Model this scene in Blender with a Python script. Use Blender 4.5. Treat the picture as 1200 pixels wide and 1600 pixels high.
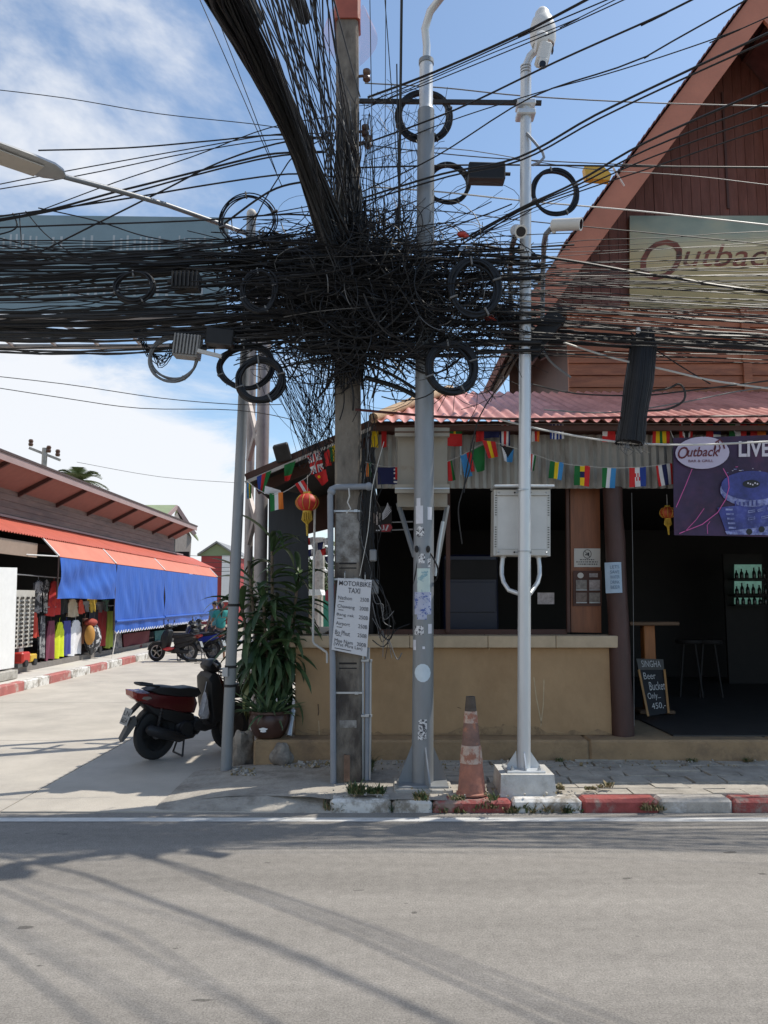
import bpy, math, random
from mathutils import Vector, Matrix, Euler
R = math.radians
random.seed(7)
SC = bpy.context.scene
for o in list(bpy.data.objects):
    bpy.data.objects.remove(o)
COL = SC.collection

# ---------------------------------------------------------------- camera
CAM_H, PITCH, FPX = 1.6, R(6.4), 1210.0
cam = bpy.data.cameras.new('camera')
cam.sensor_fit = 'VERTICAL'
cam.sensor_height = 36.0
cam.lens = 36.0 * FPX / 1600.0
cam.clip_start, cam.clip_end = 0.05, 2000
cam_o = bpy.data.objects.new('camera', cam)
COL.objects.link(cam_o)
cam_o.location = (0, 0, CAM_H)
cam_o.rotation_euler = (math.pi / 2 + PITCH, 0, 0)
SC.camera = cam_o

# ---------------------------------------------------------------- light
SUN = Vector((0.56, 0.235, 1.0)).normalized()          # towards the sun
SUN_EL = math.asin(SUN.z)
SUN_AZ = math.atan2(SUN.x, SUN.y)
sun = bpy.data.lights.new('sun', 'SUN')
sun.energy = 3.5
sun.angle = R(0.55)
sun.color = (1.0, 0.94, 0.84)
sun_o = bpy.data.objects.new('sun', sun)
COL.objects.link(sun_o)
sun_o.rotation_euler = (-SUN).to_track_quat('-Z', 'Y').to_euler()
sun_o.location = SUN * 40

W = bpy.data.worlds.new('World')
SC.world = W
W.use_nodes = True
nt = W.node_tree
nt.nodes.clear()
def wn(t, **k):
    n = nt.nodes.new(t)
    for a, b in k.items():
        setattr(n, a, b)
    return n
w_out = wn('ShaderNodeOutputWorld')
w_bg = wn('ShaderNodeBackground')
sky = wn('ShaderNodeTexSky', sky_type='NISHITA', sun_disc=False, sun_elevation=SUN_EL, sun_rotation=SUN_AZ,
         altitude=10, air_density=1.0, dust_density=0.6, ozone_density=2.2)
tc = wn('ShaderNodeTexCoord')
sep = wn('ShaderNodeSeparateXYZ')
nt.links.new(tc.outputs['Generated'], sep.inputs[0])
def mth(op, a, b=None, clamp=False):
    n = wn('ShaderNodeMath', operation=op, use_clamp=clamp)
    for i, s in enumerate((a, b)):
        if s is None: continue
        if hasattr(s, 'links') or hasattr(s, 'is_linked'): nt.links.new(s, n.inputs[i])
        else: n.inputs[i].default_value = s
    return n.outputs[0]
zz = mth('ADD', mth('MAXIMUM', sep.outputs['Z'], 0.0), 0.16)
cx = mth('DIVIDE', sep.outputs['X'], zz)
cy = mth('DIVIDE', sep.outputs['Y'], zz)
cmb = wn('ShaderNodeCombineXYZ')
nt.links.new(cx, cmb.inputs[0]); nt.links.new(cy, cmb.inputs[1])
cmb.inputs[2].default_value = 3.1
def noise(scale, detail, rough, off):
    mp = wn('ShaderNodeMapping'); mp.inputs['Location'].default_value = off
    nt.links.new(cmb.outputs[0], mp.inputs[0])
    n = wn('ShaderNodeTexNoise'); n.inputs['Scale'].default_value = scale
    n.inputs['Detail'].default_value = detail; n.inputs['Roughness'].default_value = rough
    n.inputs['Distortion'].default_value = 0.35
    nt.links.new(mp.outputs[0], n.inputs['Vector'])
    return n.outputs[0]
big = noise(0.55, 3, 0.5, (5.3, 1.2, 0))
fine = noise(1.5, 7, 0.62, (2.3, 1.1, 0))
# cloud cover grows towards the west (-x) side of the sky and towards the horizon
west = mth('MULTIPLY', sep.outputs['X'], -0.42)
low = mth('MULTIPLY', mth('SUBTRACT', 0.36, sep.outputs['Z'], True), 0.62)
cov = mth('ADD', mth('ADD', mth('MULTIPLY', big, 0.42), mth('MULTIPLY', fine, 0.62)), mth('ADD', west, low))
rampc = wn('ShaderNodeMapRange', interpolation_type='SMOOTHSTEP')
rampc.inputs['From Min'].default_value = 0.595; rampc.inputs['From Max'].default_value = 0.75
nt.links.new(cov, rampc.inputs['Value'])
cl_amt = mth('MULTIPLY', rampc.outputs[0], 0.93)
skmix = wn('ShaderNodeMix', data_type='RGBA')
nt.links.new(cl_amt, skmix.inputs['Factor'])
tint = wn('ShaderNodeMix', data_type='RGBA', blend_type='MULTIPLY')
tint.inputs['Factor'].default_value = 1.0
nt.links.new(sky.outputs[0], tint.inputs['A'])
tint.inputs['B'].default_value = (0.95, 0.97, 0.93, 1)
nt.links.new(tint.outputs['Result'], skmix.inputs['A'])
skmix.inputs['B'].default_value = (4.95, 5.05, 5.25, 1)
nt.links.new(skmix.outputs['Result'], w_bg.inputs['Color'])
w_bg.inputs['Strength'].default_value = 0.15
nt.links.new(w_bg.outputs[0], w_out.inputs[0])

SC.view_settings.view_transform = 'Standard'
SC.view_settings.look = 'None'
SC.view_settings.exposure = 0.35
SC.view_settings.gamma = 1.0
SC.view_settings.use_curve_mapping = False

# ---------------------------------------------------------------- photograph -> place
CT, ST = math.cos(PITCH), math.sin(PITCH)
def at(px, py, Y):
    """the point at distance Y (metres ahead) seen at the photograph's pixel px, py"""
    u, v = (px - 600.0) / FPX, (800.0 - py) / FPX
    t = Y / (CT - v * ST)
    return Vector((u * t, Y, CAM_H + t * (ST + v * CT)))
def gnd(px, py, z=0.0):
    u, v = (px - 600.0) / FPX, (800.0 - py) / FPX
    t = (z - CAM_H) / (ST + v * CT)
    return Vector((u * t, t * (CT - v * ST), z))
def mpp(Y, py=700):
    """metres per photograph pixel at distance Y"""
    return Y / (CT - (800.0 - py) / FPX * ST) / FPX

# ---------------------------------------------------------------- materials
MATS = {}
def mat(name, col, rough=0.6, metal=0.0, var=0.12, scale=6.0, bump=0.0, bscale=40.0, spec=0.5, col2=None, mixs=None,
        stretch=(1, 1, 1), emit=None, alpha=1.0, trans=0.0, coat=0.0, thr=(0.45, 0.65)):
    """procedural surface: base colour with soft mottling, an optional second colour in patches, fine relief"""
    if name in MATS: return MATS[name]
    m = bpy.data.materials.new(name); m.use_nodes = True
    t = m.node_tree; b = t.nodes['Principled BSDF']; L = t.links.new
    b.inputs['Roughness'].default_value = rough; b.inputs['Metallic'].default_value = metal
    b.inputs['Specular IOR Level'].default_value = spec
    if coat: b.inputs['Coat Weight'].default_value = coat
    c4 = (*col, 1)
    b.inputs['Base Color'].default_value = c4
    cd = t.nodes.new('ShaderNodeTexCoord'); mp = t.nodes.new('ShaderNodeMapping')
    mp.inputs['Scale'].default_value = stretch
    L(cd.outputs['Object'], mp.inputs[0])
    last = None
    if var > 0:
        n = t.nodes.new('ShaderNodeTexNoise'); n.inputs['Scale'].default_value = scale; n.inputs['Detail'].default_value = 6
        n.inputs['Roughness'].default_value = 0.65
        L(mp.outputs[0], n.inputs['Vector'])
        mr = t.nodes.new('ShaderNodeMapRange'); mr.inputs['From Min'].default_value = 0.25; mr.inputs['From Max'].default_value = 0.75
        mr.inputs['To Min'].default_value = 1 - var; mr.inputs['To Max'].default_value = 1 + var
        L(n.outputs[0], mr.inputs['Value'])
        mx = t.nodes.new('ShaderNodeMix'); mx.data_type = 'RGBA'; mx.blend_type = 'MULTIPLY'; mx.inputs['Factor'].default_value = 1
        mx.inputs['A'].default_value = c4; L(mr.outputs[0], mx.inputs['B'])
        last = mx.outputs['Result']
    if col2 is not None:
        n2 = t.nodes.new('ShaderNodeTexNoise'); n2.inputs['Scale'].default_value = mixs or scale * 0.5; n2.inputs['Detail'].default_value = 8
        n2.inputs['Roughness'].default_value = 0.7
        mp2 = t.nodes.new('ShaderNodeMapping'); mp2.inputs['Scale'].default_value = stretch; mp2.inputs['Location'].default_value = (3.7, 1.1, 8.2)
        L(cd.outputs['Object'], mp2.inputs[0]); L(mp2.outputs[0], n2.inputs['Vector'])
        m2 = t.nodes.new('ShaderNodeMapRange'); m2.interpolation_type = 'SMOOTHSTEP'
        m2.inputs['From Min'].default_value = thr[0]; m2.inputs['From Max'].default_value = thr[1]
        L(n2.outputs[0], m2.inputs['Value'])
        mx2 = t.nodes.new('ShaderNodeMix'); mx2.data_type = 'RGBA'
        L(m2.outputs[0], mx2.inputs['Factor'])
        if last is not None: L(last, mx2.inputs['A'])
        else: mx2.inputs['A'].default_value = c4
        mx2.inputs['B'].default_value = (*col2, 1)
        last = mx2.outputs['Result']
    if last is not None: L(last, b.inputs['Base Color'])
    if bump > 0:
        n3 = t.nodes.new('ShaderNodeTexNoise'); n3.inputs['Scale'].default_value = bscale; n3.inputs['Detail'].default_value = 5
        L(mp.outputs[0], n3.inputs['Vector'])
        bp = t.nodes.new('ShaderNodeBump'); bp.inputs['Strength'].default_value = bump; bp.inputs['Distance'].default_value = 0.02
        L(n3.outputs[0], bp.inputs['Height']); L(bp.outputs[0], b.inputs['Normal'])
    if emit is not None:
        b.inputs['Emission Color'].default_value = (*emit[0], 1); b.inputs['Emission Strength'].default_value = emit[1]
    if alpha < 1: b.inputs['Alpha'].default_value = alpha
    if trans: b.inputs['Transmission Weight'].default_value = trans
    MATS[name] = m
    return m

# ---------------------------------------------------------------- mesh builder
class MB:
    def __init__(s): s.v, s.f, s.m = [], [], []
    def add(s, vs, fs, m=0):
        k = len(s.v); s.v.extend([Vector(p) for p in vs])
        for f in fs: s.f.append([i + k for i in f]); s.m.append(m)
        return s
    def quad(s, a, b, c, d, m=0): return s.add([a, b, c, d], [(0, 1, 2, 3)], m)
    def hexa(s, lo, hi, m=0):
        """lo, hi: two quads in the same order"""
        return s.add(list(lo) + list(hi), [(3, 2, 1, 0), (4, 5, 6, 7), (0, 1, 5, 4), (1, 2, 6, 5), (2, 3, 7, 6), (3, 0, 4, 7)], m)
    def box(s, c, d, rz=0.0, m=0, b=0.0, rot=None):
        c = Vector(c); hx, hy, hz = d[0] / 2, d[1] / 2, d[2] / 2
        M = rot if rot is not None else Matrix.Rotation(rz, 3, 'Z')
        if b <= 0:
            P = [(-hx, -hy, -hz), (hx, -hy, -hz), (hx, hy, -hz), (-hx, hy, -hz), (-hx, -hy, hz), (hx, -hy, hz), (hx, hy, hz), (-hx, hy, hz)]
            return s.add([c + M @ Vector(p) for p in P], [(3, 2, 1, 0), (4, 5, 6, 7), (0, 1, 5, 4), (1, 2, 6, 5), (2, 3, 7, 6), (3, 0, 4, 7)], m)
        b = min(b, hx * .9, hy * .9, hz * .9)
        idx = {}; P = []
        for sx in (-1, 1):
            for sy in (-1, 1):
                for sz in (-1, 1):
                    for ax in range(3):
                        p = [sx * (hx - b), sy * (hy - b), sz * (hz - b)]
                        p[ax] = (sx * hx, sy * hy, sz * hz)[ax]
                        idx[(sx, sy, sz, ax)] = len(P); P.append(c + M @ Vector(p))
        F = []
        S = (-1, 1)
        for sg in S:
            q = [idx[(sg, a, d2, 0)] for a, d2 in ((-1, -1), (1, -1), (1, 1), (-1, 1))]; F.append(q if sg > 0 else q[::-1])
            q = [idx[(a, sg, d2, 1)] for a, d2 in ((-1, -1), (1, -1), (1, 1), (-1, 1))]; F.append(q[::-1] if sg > 0 else q)
            q = [idx[(a, d2, sg, 2)] for a, d2 in ((-1, -1), (1, -1), (1, 1), (-1, 1))]; F.append(q if sg > 0 else q[::-1])
        for a in S:
            for e in S:
                F.append([idx[(a, e, -1, 0)], idx[(a, e, -1, 1)], idx[(a, e, 1, 1)], idx[(a, e, 1, 0)]][::(1 if a * e > 0 else -1)])
                F.append([idx[(-1, a, e, 1)], idx[(-1, a, e, 2)], idx[(1, a, e, 2)], idx[(1, a, e, 1)]][::(1 if a * e > 0 else -1)])
                F.append([idx[(a, -1, e, 2)], idx[(a, -1, e, 0)], idx[(a, 1, e, 0)], idx[(a, 1, e, 2)]][::(1 if a * e > 0 else -1)])
                for g in S:
                    F.append([idx[(a, e, g, 0)], idx[(a, e, g, 1)], idx[(a, e, g, 2)]][::(1 if a * e * g > 0 else -1)])
        return s.add(P, F, m)
    def bar(s, p0, p1, w, h, m=0, up=(0, 0, 1), b=0.0):
        p0, p1 = Vector(p0), Vector(p1); d = p1 - p0; L = d.length; d.normalize()
        u = Vector(up)
        x = d.cross(u)
        if x.length < 1e-4: x = d.cross(Vector((0, 1, 0)))
        x.normalize(); z = x.cross(d)
        M = Matrix((x, d, z)).transposed()
        return s.box((p0 + p1) / 2, (w, L, h), m=m, b=b, rot=M)
    def tube(s, pts, r, n=8, m=0, cap=True, closed=False):
        pts = [Vector(p) for p in pts]; N = len(pts)
        rs = r if isinstance(r, (list, tuple)) else [r] * N
        k = len(s.v); up = None
        for i, p in enumerate(pts):
            if closed: d = pts[(i + 1) % N] - pts[i - 1]
            else: d = pts[min(i + 1, N - 1)] - pts[max(i - 1, 0)]
            if d.length < 1e-9: d = Vector((0, 0, 1))
            d.normalize()
            if up is None:
                up = Vector((0, 0, 1)) if abs(d.z) < .9 else Vector((0, 1, 0))
            x = d.cross(up)
            if x.length < 1e-6: x = d.orthogonal()
            x.normalize(); up = x.cross(d).normalized()
            for j in range(n):
                a = 2 * math.pi * j / n
                s.v.append(p + x * (math.cos(a) * rs[i]) + up * (math.sin(a) * rs[i]))
        for i in range(N if closed else N - 1):
            i2 = (i + 1) % N
            for j in range(n):
                j2 = (j + 1) % n
                s.f.append([k + i * n + j2, k + i * n + j, k + i2 * n + j, k + i2 * n + j2]); s.m.append(m)
        if cap and not closed:
            s.f.append([k + j for j in range(n)]); s.m.append(m)
            s.f.append([k + (N - 1) * n + j for j in range(n)][::-1]); s.m.append(m)
        return s
    def lathe(s, prof, c=(0, 0, 0), n=20, m=0, axis='Z', rot=None):
        """prof: list of (radius, height)"""
        c = Vector(c); k = len(s.v)
        for (r, h) in prof:
            for j in range(n):
                a = 2 * math.pi * j / n
                p = Vector((r * math.cos(a), r * math.sin(a), h))
                if axis == 'Y': p = Vector((p.x, p.z, -p.y))
                elif axis == 'X': p = Vector((p.z, p.y, -p.x))
                if rot is not None: p = rot @ p
                s.v.append(c + p)
        for i in range(len(prof) - 1):
            for j in range(n):
                j2 = (j + 1) % n
                s.f.append([k + i * n + j, k + i * n + j2, k + (i + 1) * n + j2, k + (i + 1) * n + j]); s.m.append(m)
        if prof[0][0] > 1e-5: s.f.append([k + j for j in range(n)][::-1]); s.m.append(m)
        if prof[-1][0] > 1e-5: s.f.append([k + (len(prof) - 1) * n + j for j in range(n)]); s.m.append(m)
        return s
    def ell(s, c, r, nu=12, nv=8, m=0, rot=None):
        prof = [(math.sin(math.pi * i / nv), -math.cos(math.pi * i / nv)) for i in range(nv + 1)]
        prof[0] = (1e-4, -1); prof[-1] = (1e-4, 1)
        k = len(s.v); c = Vector(c)
        for (a, h) in prof:
            for j in range(nu):
                t = 2 * math.pi * j / nu
                p = Vector((a * math.cos(t) * r[0], a * math.sin(t) * r[1], h * r[2]))
                s.v.append(c + (rot @ p if rot is not None else p))
        for i in range(nv):
            for j in range(nu):
                j2 = (j + 1) % nu
                s.f.append([k + i * nu + j, k + i * nu + j2, k + (i + 1) * nu + j2, k + (i + 1) * nu + j]); s.m.append(m)
        return s
    def prism(s, poly, fn, ts, m=0):
        """poly: outline points (a, b); ts: [(t, scale)] slices; fn(a, b, t) -> point; scale shrinks about the centroid"""
        ca = sum(p[0] for p in poly) / len(poly); cb = sum(p[1] for p in poly) / len(poly)
        n = len(poly); k = len(s.v)
        for t, sc in ts:
            for a, b in poly: s.v.append(Vector(fn(ca + (a - ca) * sc, cb + (b - cb) * sc, t)))
        for i in range(len(ts) - 1):
            for j in range(n):
                j2 = (j + 1) % n
                s.f.append([k + i * n + j, k + i * n + j2, k + (i + 1) * n + j2, k + (i + 1) * n + j]); s.m.append(m)
        s.f.append([k + j for j in range(n)][::-1]); s.m.append(m)
        s.f.append([k + (len(ts) - 1) * n + j for j in range(n)]); s.m.append(m)
        return s
    def grid(s, fn, nu, nv, m=0, thick=None):
        """fn(u, v) -> point; m may be a function of (u, v)"""
        k = len(s.v)
        for j in range(nv + 1):
            for i in range(nu + 1): s.v.append(Vector(fn(i / nu, j / nv)))
        for j in range(nv):
            for i in range(nu):
                a = k + j * (nu + 1) + i
                s.f.append([a, a + 1, a + nu + 2, a + nu + 1])
                s.m.append(m((i + .5) / nu, (j + .5) / nv) if callable(m) else m)
        return s
    def mesh(s, name, mats, org=Vector((0, 0, 0)), smooth=None, fixn=True):
        me = bpy.data.meshes.new(name)
        me.from_pydata([tuple(p - org) for p in s.v], [], s.f)
        if not isinstance(mats, (list, tuple)): mats = [mats]
        for q in mats: me.materials.append(q)
        if len(mats) > 1: me.polygons.foreach_set('material_index', s.m)
        me.update()
        if fixn:
            import bmesh
            bm = bmesh.new(); bm.from_mesh(me); bmesh.ops.recalc_face_normals(bm, faces=bm.faces); bm.to_mesh(me); bm.free()
        if smooth is not None:
            me.shade_smooth(); me.set_sharp_from_angle(angle=R(smooth))
        return me
    def build(s, name, mats, parent=None, smooth=None, local=False, label=None, cat=None, group=None, kind=None, fixn=True, base=True):
        if parent is not None:
            r = parent
            while r.parent: r = r.parent
            org = Vector((0, 0, 0)) if local else Vector(r.location)
        elif kind == 'structure' or not base: org = Vector((0, 0, 0))
        else:
            xs = [p.x for p in s.v]; ys = [p.y for p in s.v]
            org = Vector(((min(xs) + max(xs)) / 2, (min(ys) + max(ys)) / 2, min(p.z for p in s.v)))
        me = s.mesh(name, mats, org, smooth, fixn)
        o = bpy.data.objects.new(name, me); COL.objects.link(o)
        if parent is not None: o.parent = parent
        else: o.location = org
        tag(o, label, cat, group, kind)
        return o
def tag(o, label=None, cat=None, group=None, kind=None):
    if label: o['label'] = label
    if cat: o['category'] = cat
    if group: o['group'] = group
    if kind: o['kind'] = kind
    return o
def thing(name, label, cat, loc=(0, 0, 0), rz=0.0, group=None):
    o = bpy.data.objects.new(name, None); COL.objects.link(o)
    o.empty_display_size = 0.2
    o.location = loc; o.rotation_euler = (0, 0, rz)
    return tag(o, label, cat, group)
def share(name, me, parent, loc=(0, 0, 0), rot=(0, 0, 0), sc=(1, 1, 1)):
    o = bpy.data.objects.new(name, me); COL.objects.link(o)
    o.parent = parent; o.location = loc; o.rotation_euler = rot; o.scale = sc
    return o
def copy_tree(o, parent=None):
    c = o.copy(); COL.objects.link(c); c.parent = parent
    for ch in o.children: copy_tree(ch, c)
    return c
def lerp(a, b, t): return a + (b - a) * t
def bil(Q, u, v):
    """Q: top-left, top-right, bottom-right, bottom-left"""
    return Q[0].lerp(Q[1], u).lerp(Q[3].lerp(Q[2], u), v)

# ---------------------------------------------------------------- lettering
def text_mb(s, shear=0.0, bold=0.0):
    cu = bpy.data.curves.new('lettering', 'FONT'); cu.body = s; cu.size = 1; cu.shear = shear; cu.offset = bold
    cu.resolution_u = 3
    o = bpy.data.objects.new('lettering', cu); COL.objects.link(o)
    dg = bpy.context.evaluated_depsgraph_get()
    me = bpy.data.meshes.new_from_object(o.evaluated_get(dg))
    vs = [v.co.copy() for v in me.vertices]; fs = [list(p.vertices) for p in me.polygons]
    bpy.data.objects.remove(o); bpy.data.curves.remove(cu); bpy.data.meshes.remove(me)
    return vs, fs
def text_quad(s, Q, rect, m, parent, off=0.004, shear=0.0, bold=0.0, name='lettering', stroke=None, local=False):
    vs, fs = text_mb(s, shear, bold)
    x0 = min(v.x for v in vs); x1 = max(v.x for v in vs); y0 = min(v.y for v in vs); y1 = max(v.y for v in vs)
    nrm = (Q[1] - Q[0]).cross(Q[3] - Q[0]).normalized()
    if nrm.y > 0 and not local: nrm = -nrm
    u0, v0, u1, v1 = rect
    b = MB()
    b.add([bil(Q, lerp(u0, u1, (p.x - x0) / (x1 - x0)), lerp(v1, v0, (p.y - y0) / (y1 - y0))) + nrm * off for p in vs], fs)
    return b.build(name, m, parent, fixn=False, local=local)
# ================================================================ shared materials
def rgb(r, g, b):
    f = lambda c: (c / 255 / 12.92) if c / 255 <= .04045 else ((c / 255 + .055) / 1.055) ** 2.4
    return (f(r), f(g), f(b))
m_black = mat('black_cable_plastic', (0.011, 0.011, 0.012), 0.5, var=.3, scale=20, spec=.35)
m_black2 = mat('dusty_cable_plastic', (0.032, 0.030, 0.029), 0.6, var=.35, scale=14, spec=.35)
m_grayc = mat('grey_cable', (0.15, 0.15, 0.15), 0.55, var=.2, spec=.4)
m_whitec = mat('pale_cable', (0.5, 0.49, 0.46), 0.5, var=.15)
m_galv = mat('galvanised_steel', (0.42, 0.44, 0.46), 0.38, 0.75, var=.18, scale=5, bump=.08, bscale=30, stretch=(1, 1, .3))
m_galv2 = mat('dull_steel_paint', (0.235, 0.25, 0.265), 0.48, 0.25, var=.22, scale=4, col2=(0.22, 0.23, 0.23), mixs=3, stretch=(1, 1, .25), bump=.08)
m_wpole = mat('white_pole_coating', (0.58, 0.60, 0.61), 0.36, 0.35, var=.12, scale=5, stretch=(1, 1, .2), bump=.05)
m_conc = mat('cast_concrete', (0.40, 0.38, 0.34), 0.85, var=.25, scale=9, bump=.35, bscale=45, col2=(0.22, 0.20, 0.17), mixs=3.5)
m_pole = mat('weathered_pole_concrete', (0.19, 0.165, 0.135), 0.9, var=.35, scale=7, bump=.5, bscale=40, col2=(0.055, 0.045, 0.038), mixs=2.2, stretch=(1, 1, .45), thr=(.42, .62))
m_white = mat('white_paint', (0.78, 0.78, 0.77), 0.5, var=.06)
m_rust = mat('rusty_steel', (0.16, 0.10, 0.07), 0.75, .3, var=.4, scale=18, bump=.2)
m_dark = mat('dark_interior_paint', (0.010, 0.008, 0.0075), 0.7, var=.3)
m_ink = mat('black_ink', (0.02, 0.02, 0.022), 0.6, var=0)

# ================================================================ ground, roads, pavements
m_ground = mat('dry_ground', (0.30, 0.26, 0.20), 0.95, var=.3, scale=2, bump=.4, bscale=30)
b = MB(); b.quad((-400, -200, -.03), (400, -200, -.03), (400, 900, -.03), (-400, 900, -.03))
b.build('ground', m_ground, kind='structure', label='dry sandy ground around the street corner')

def asphalt():
    m = bpy.data.materials.new('worn_asphalt'); m.use_nodes = True; t = m.node_tree; L = t.links.new
    bs = t.nodes['Principled BSDF']; cd = t.nodes.new('ShaderNodeTexCoord')
    def nz(sc, de, ro, st=(1, 1, 1), kind='ShaderNodeTexNoise'):
        mp = t.nodes.new('ShaderNodeMapping'); mp.inputs['Scale'].default_value = st; L(cd.outputs['Object'], mp.inputs[0])
        n = t.nodes.new('ShaderNodeTexNoise'); n.inputs['Scale'].default_value = sc; n.inputs['Detail'].default_value = de; n.inputs['Roughness'].default_value = ro
        L(mp.outputs[0], n.inputs['Vector']); return n.outputs[0]
    def mr(s, a, b_, c, d, sm=False):
        n = t.nodes.new('ShaderNodeMapRange'); n.inputs['From Min'].default_value = a; n.inputs['From Max'].default_value = b_
        n.inputs['To Min'].default_value = c; n.inputs['To Max'].default_value = d
        if sm: n.interpolation_type = 'SMOOTHSTEP'
        L(s, n.inputs['Value']); return n.outputs[0]
    def mul(a, b_):
        n = t.nodes.new('ShaderNodeMath'); n.operation = 'MULTIPLY'; L(a, n.inputs[0]); L(b_, n.inputs[1]); return n.outputs[0]
    grit = mr(nz(110, 4, .8), .32, .68, .58, 1.42)
    mid = mr(nz(14, 7, .75), .3, .7, .84, 1.16)
    track = mr(nz(1.0, 5, .65, (.16, 1.8, 1)), .3, .7, .80, 1.14)          # lengthwise wheel wear
    spots = mr(nz(8.0, 2, .4, (.6, 1.3, 1)), .73, .75, 1, .5, True)                  # tar spots
    f = mul(mul(grit, mid), mul(track, spots))
    mx = t.nodes.new('ShaderNodeMix'); mx.data_type = 'RGBA'; mx.blend_type = 'MULTIPLY'; mx.inputs['Factor'].default_value = 1
    mx.inputs['A'].default_value = (0.262, 0.243, 0.218, 1); L(f, mx.inputs['B']); L(mx.outputs['Result'], bs.inputs['Base Color'])
    bs.inputs['Roughness'].default_value = .88; bs.inputs['Specular IOR Level'].default_value = .3
    bp = t.nodes.new('ShaderNodeBump'); bp.inputs['Strength'].default_value = .55; bp.inputs['Distance'].default_value = .006
    L(nz(190, 4, .7), bp.inputs['Height']); L(bp.outputs[0], bs.inputs['Normal'])
    return m
b = MB(); b.quad((-80, -40, 0), (80, -40, 0), (80, 6.04, 0), (-80, 6.04, 0))
road = b.build('road', asphalt(), kind='structure', label='worn grey asphalt main road with cable shadows')

m_street = mat('side_street_concrete', (0.46, 0.42, 0.36), 0.9, var=.16, scale=1.6, bump=.25, bscale=90, col2=(0.35, 0.32, 0.28), mixs=.9, thr=(.45, .8))
side = tag(bpy.data.objects.new('side_street', None), 'pale concrete side street leading back past the clothes shop', kind='structure'); COL.objects.link(side)
# cast bays with open joints
yy = [6.044, 9.0, 12.2, 15.4, 18.6, 22.0, 26, 31, 38, 48, 75]
for i in range(len(yy) - 1):
    for x0, x1 in ((-6.32, -2.9), (-2.888, 14.0 if yy[i] > 14.2 else -1.0)):
        b = MB(); g = .006
        b.hexa([(x0, yy[i] + g, -.02), (x1, yy[i] + g, -.02), (x1, yy[i + 1] - g, -.02), (x0, yy[i + 1] - g, -.02)],
               [(x0, yy[i] + g, .008), (x1, yy[i] + g, .008), (x1, yy[i + 1] - g, .008), (x0, yy[i + 1] - g, .008)])
        b.build('concrete_bay', m_street, side)
b = MB(); b.hexa([(-60, 6.044, -.02), (-6.32, 6.044, -.02), (-6.32, 9.0, -.02), (-60, 9.0, -.02)], [(-60, 6.044, .008), (-6.32, 6.044, .008), (-6.32, 9.0, .008), (-60, 9.0, .008)])
b.build('concrete_bay', m_street, side)

m_line = mat('worn_white_line', (0.62, 0.61, 0.58), .8, var=.2, scale=6, col2=(0.30, 0.29, 0.27), mixs=5, thr=(.5, .72), stretch=(.6, 1, 1))
b = MB(); b.quad((-3.4, 5.80, .004), (30, 5.80, .004), (30, 5.90, .004), (-3.4, 5.90, .004)); b.build('edge_line', m_line, road)

# bar-side pavement
m_pave = mat('dusty_pavement', (0.36, 0.33, 0.285), .92, var=.25, scale=5, bump=.5, bscale=35, col2=(0.17, 0.15, 0.125), mixs=2.2, thr=(.46, .7))
m_paver = mat('old_paver', (0.42, 0.385, 0.33), .9, var=.25, scale=7, bump=.45, bscale=50, col2=(0.26, 0.235, 0.20), mixs=2.6, thr=(.4, .75))
m_kred = mat('worn_red_kerb_paint', (0.30, 0.065, 0.058), .8, var=.35, scale=9, bump=.45, col2=(0.27, 0.20, 0.17), mixs=6, thr=(.48, .64))
m_kwht = mat('worn_white_kerb_paint', (0.68, 0.66, 0.62), .75, var=.15, scale=12, bump=.3, col2=(0.26, 0.23, 0.19), mixs=5.5, thr=(.44, .62))
m_kgry = mat('bare_kerb_concrete', (0.40, 0.37, 0.33), .9, var=.25, scale=12, bump=.4, col2=(0.55, 0.53, 0.5), mixs=5, thr=(.5, .62))
pav = tag(bpy.data.objects.new('pavement', None), 'cracked paved footway in front of the bar', kind='structure'); COL.objects.link(pav)
XK0 = at(515, 1248, 6.05).x
b = MB()
def pslope(y): return .090 + .030 * max(0, min(1, (y - 6.2) / 1.15))
def pz(x): return .018 + .102 * max(0, min(1, (x + 1.75) / 1.2)) ** .8
xs = [-1.75, -1.5, -1.2, -.9, -.6, -.35, 0.0, .5]
def footP(u, v):
    x = lerp(-1.75, .48, u)
    return Vector((x, lerp(6.06 if x > XK0 else 6.06 + .17 * min(1, (XK0 - x) / .5), 7.40, v), pz(x) - .030 * (1 - v) * max(0, min(1, (x + 1.2) / .8)) + .004 * math.sin(9 * x + 7 * v)))
b.grid(footP, 24, 10)
b.quad((.48, 6.2, .068), (20, 6.2, .068), (20, 7.40, .098), (.48, 7.40, .098))
b.build('footway_base', m_pave, pav, smooth=30)
b = MB(); b.grid(lambda u, v: Vector((lerp(-1.75, XK0 + .02, u), lerp(6.03, 6.25, v), lerp(-.006, pz(lerp(-1.75, XK0, u)) + .002 - .03 * max(0, min(1, (lerp(-1.75, XK0, u) + 1.2) / .8)), v ** .8))), 12, 4); b.build('dropped_apron', m_pave, pav, smooth=30)
rnd = random.Random(3)
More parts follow.
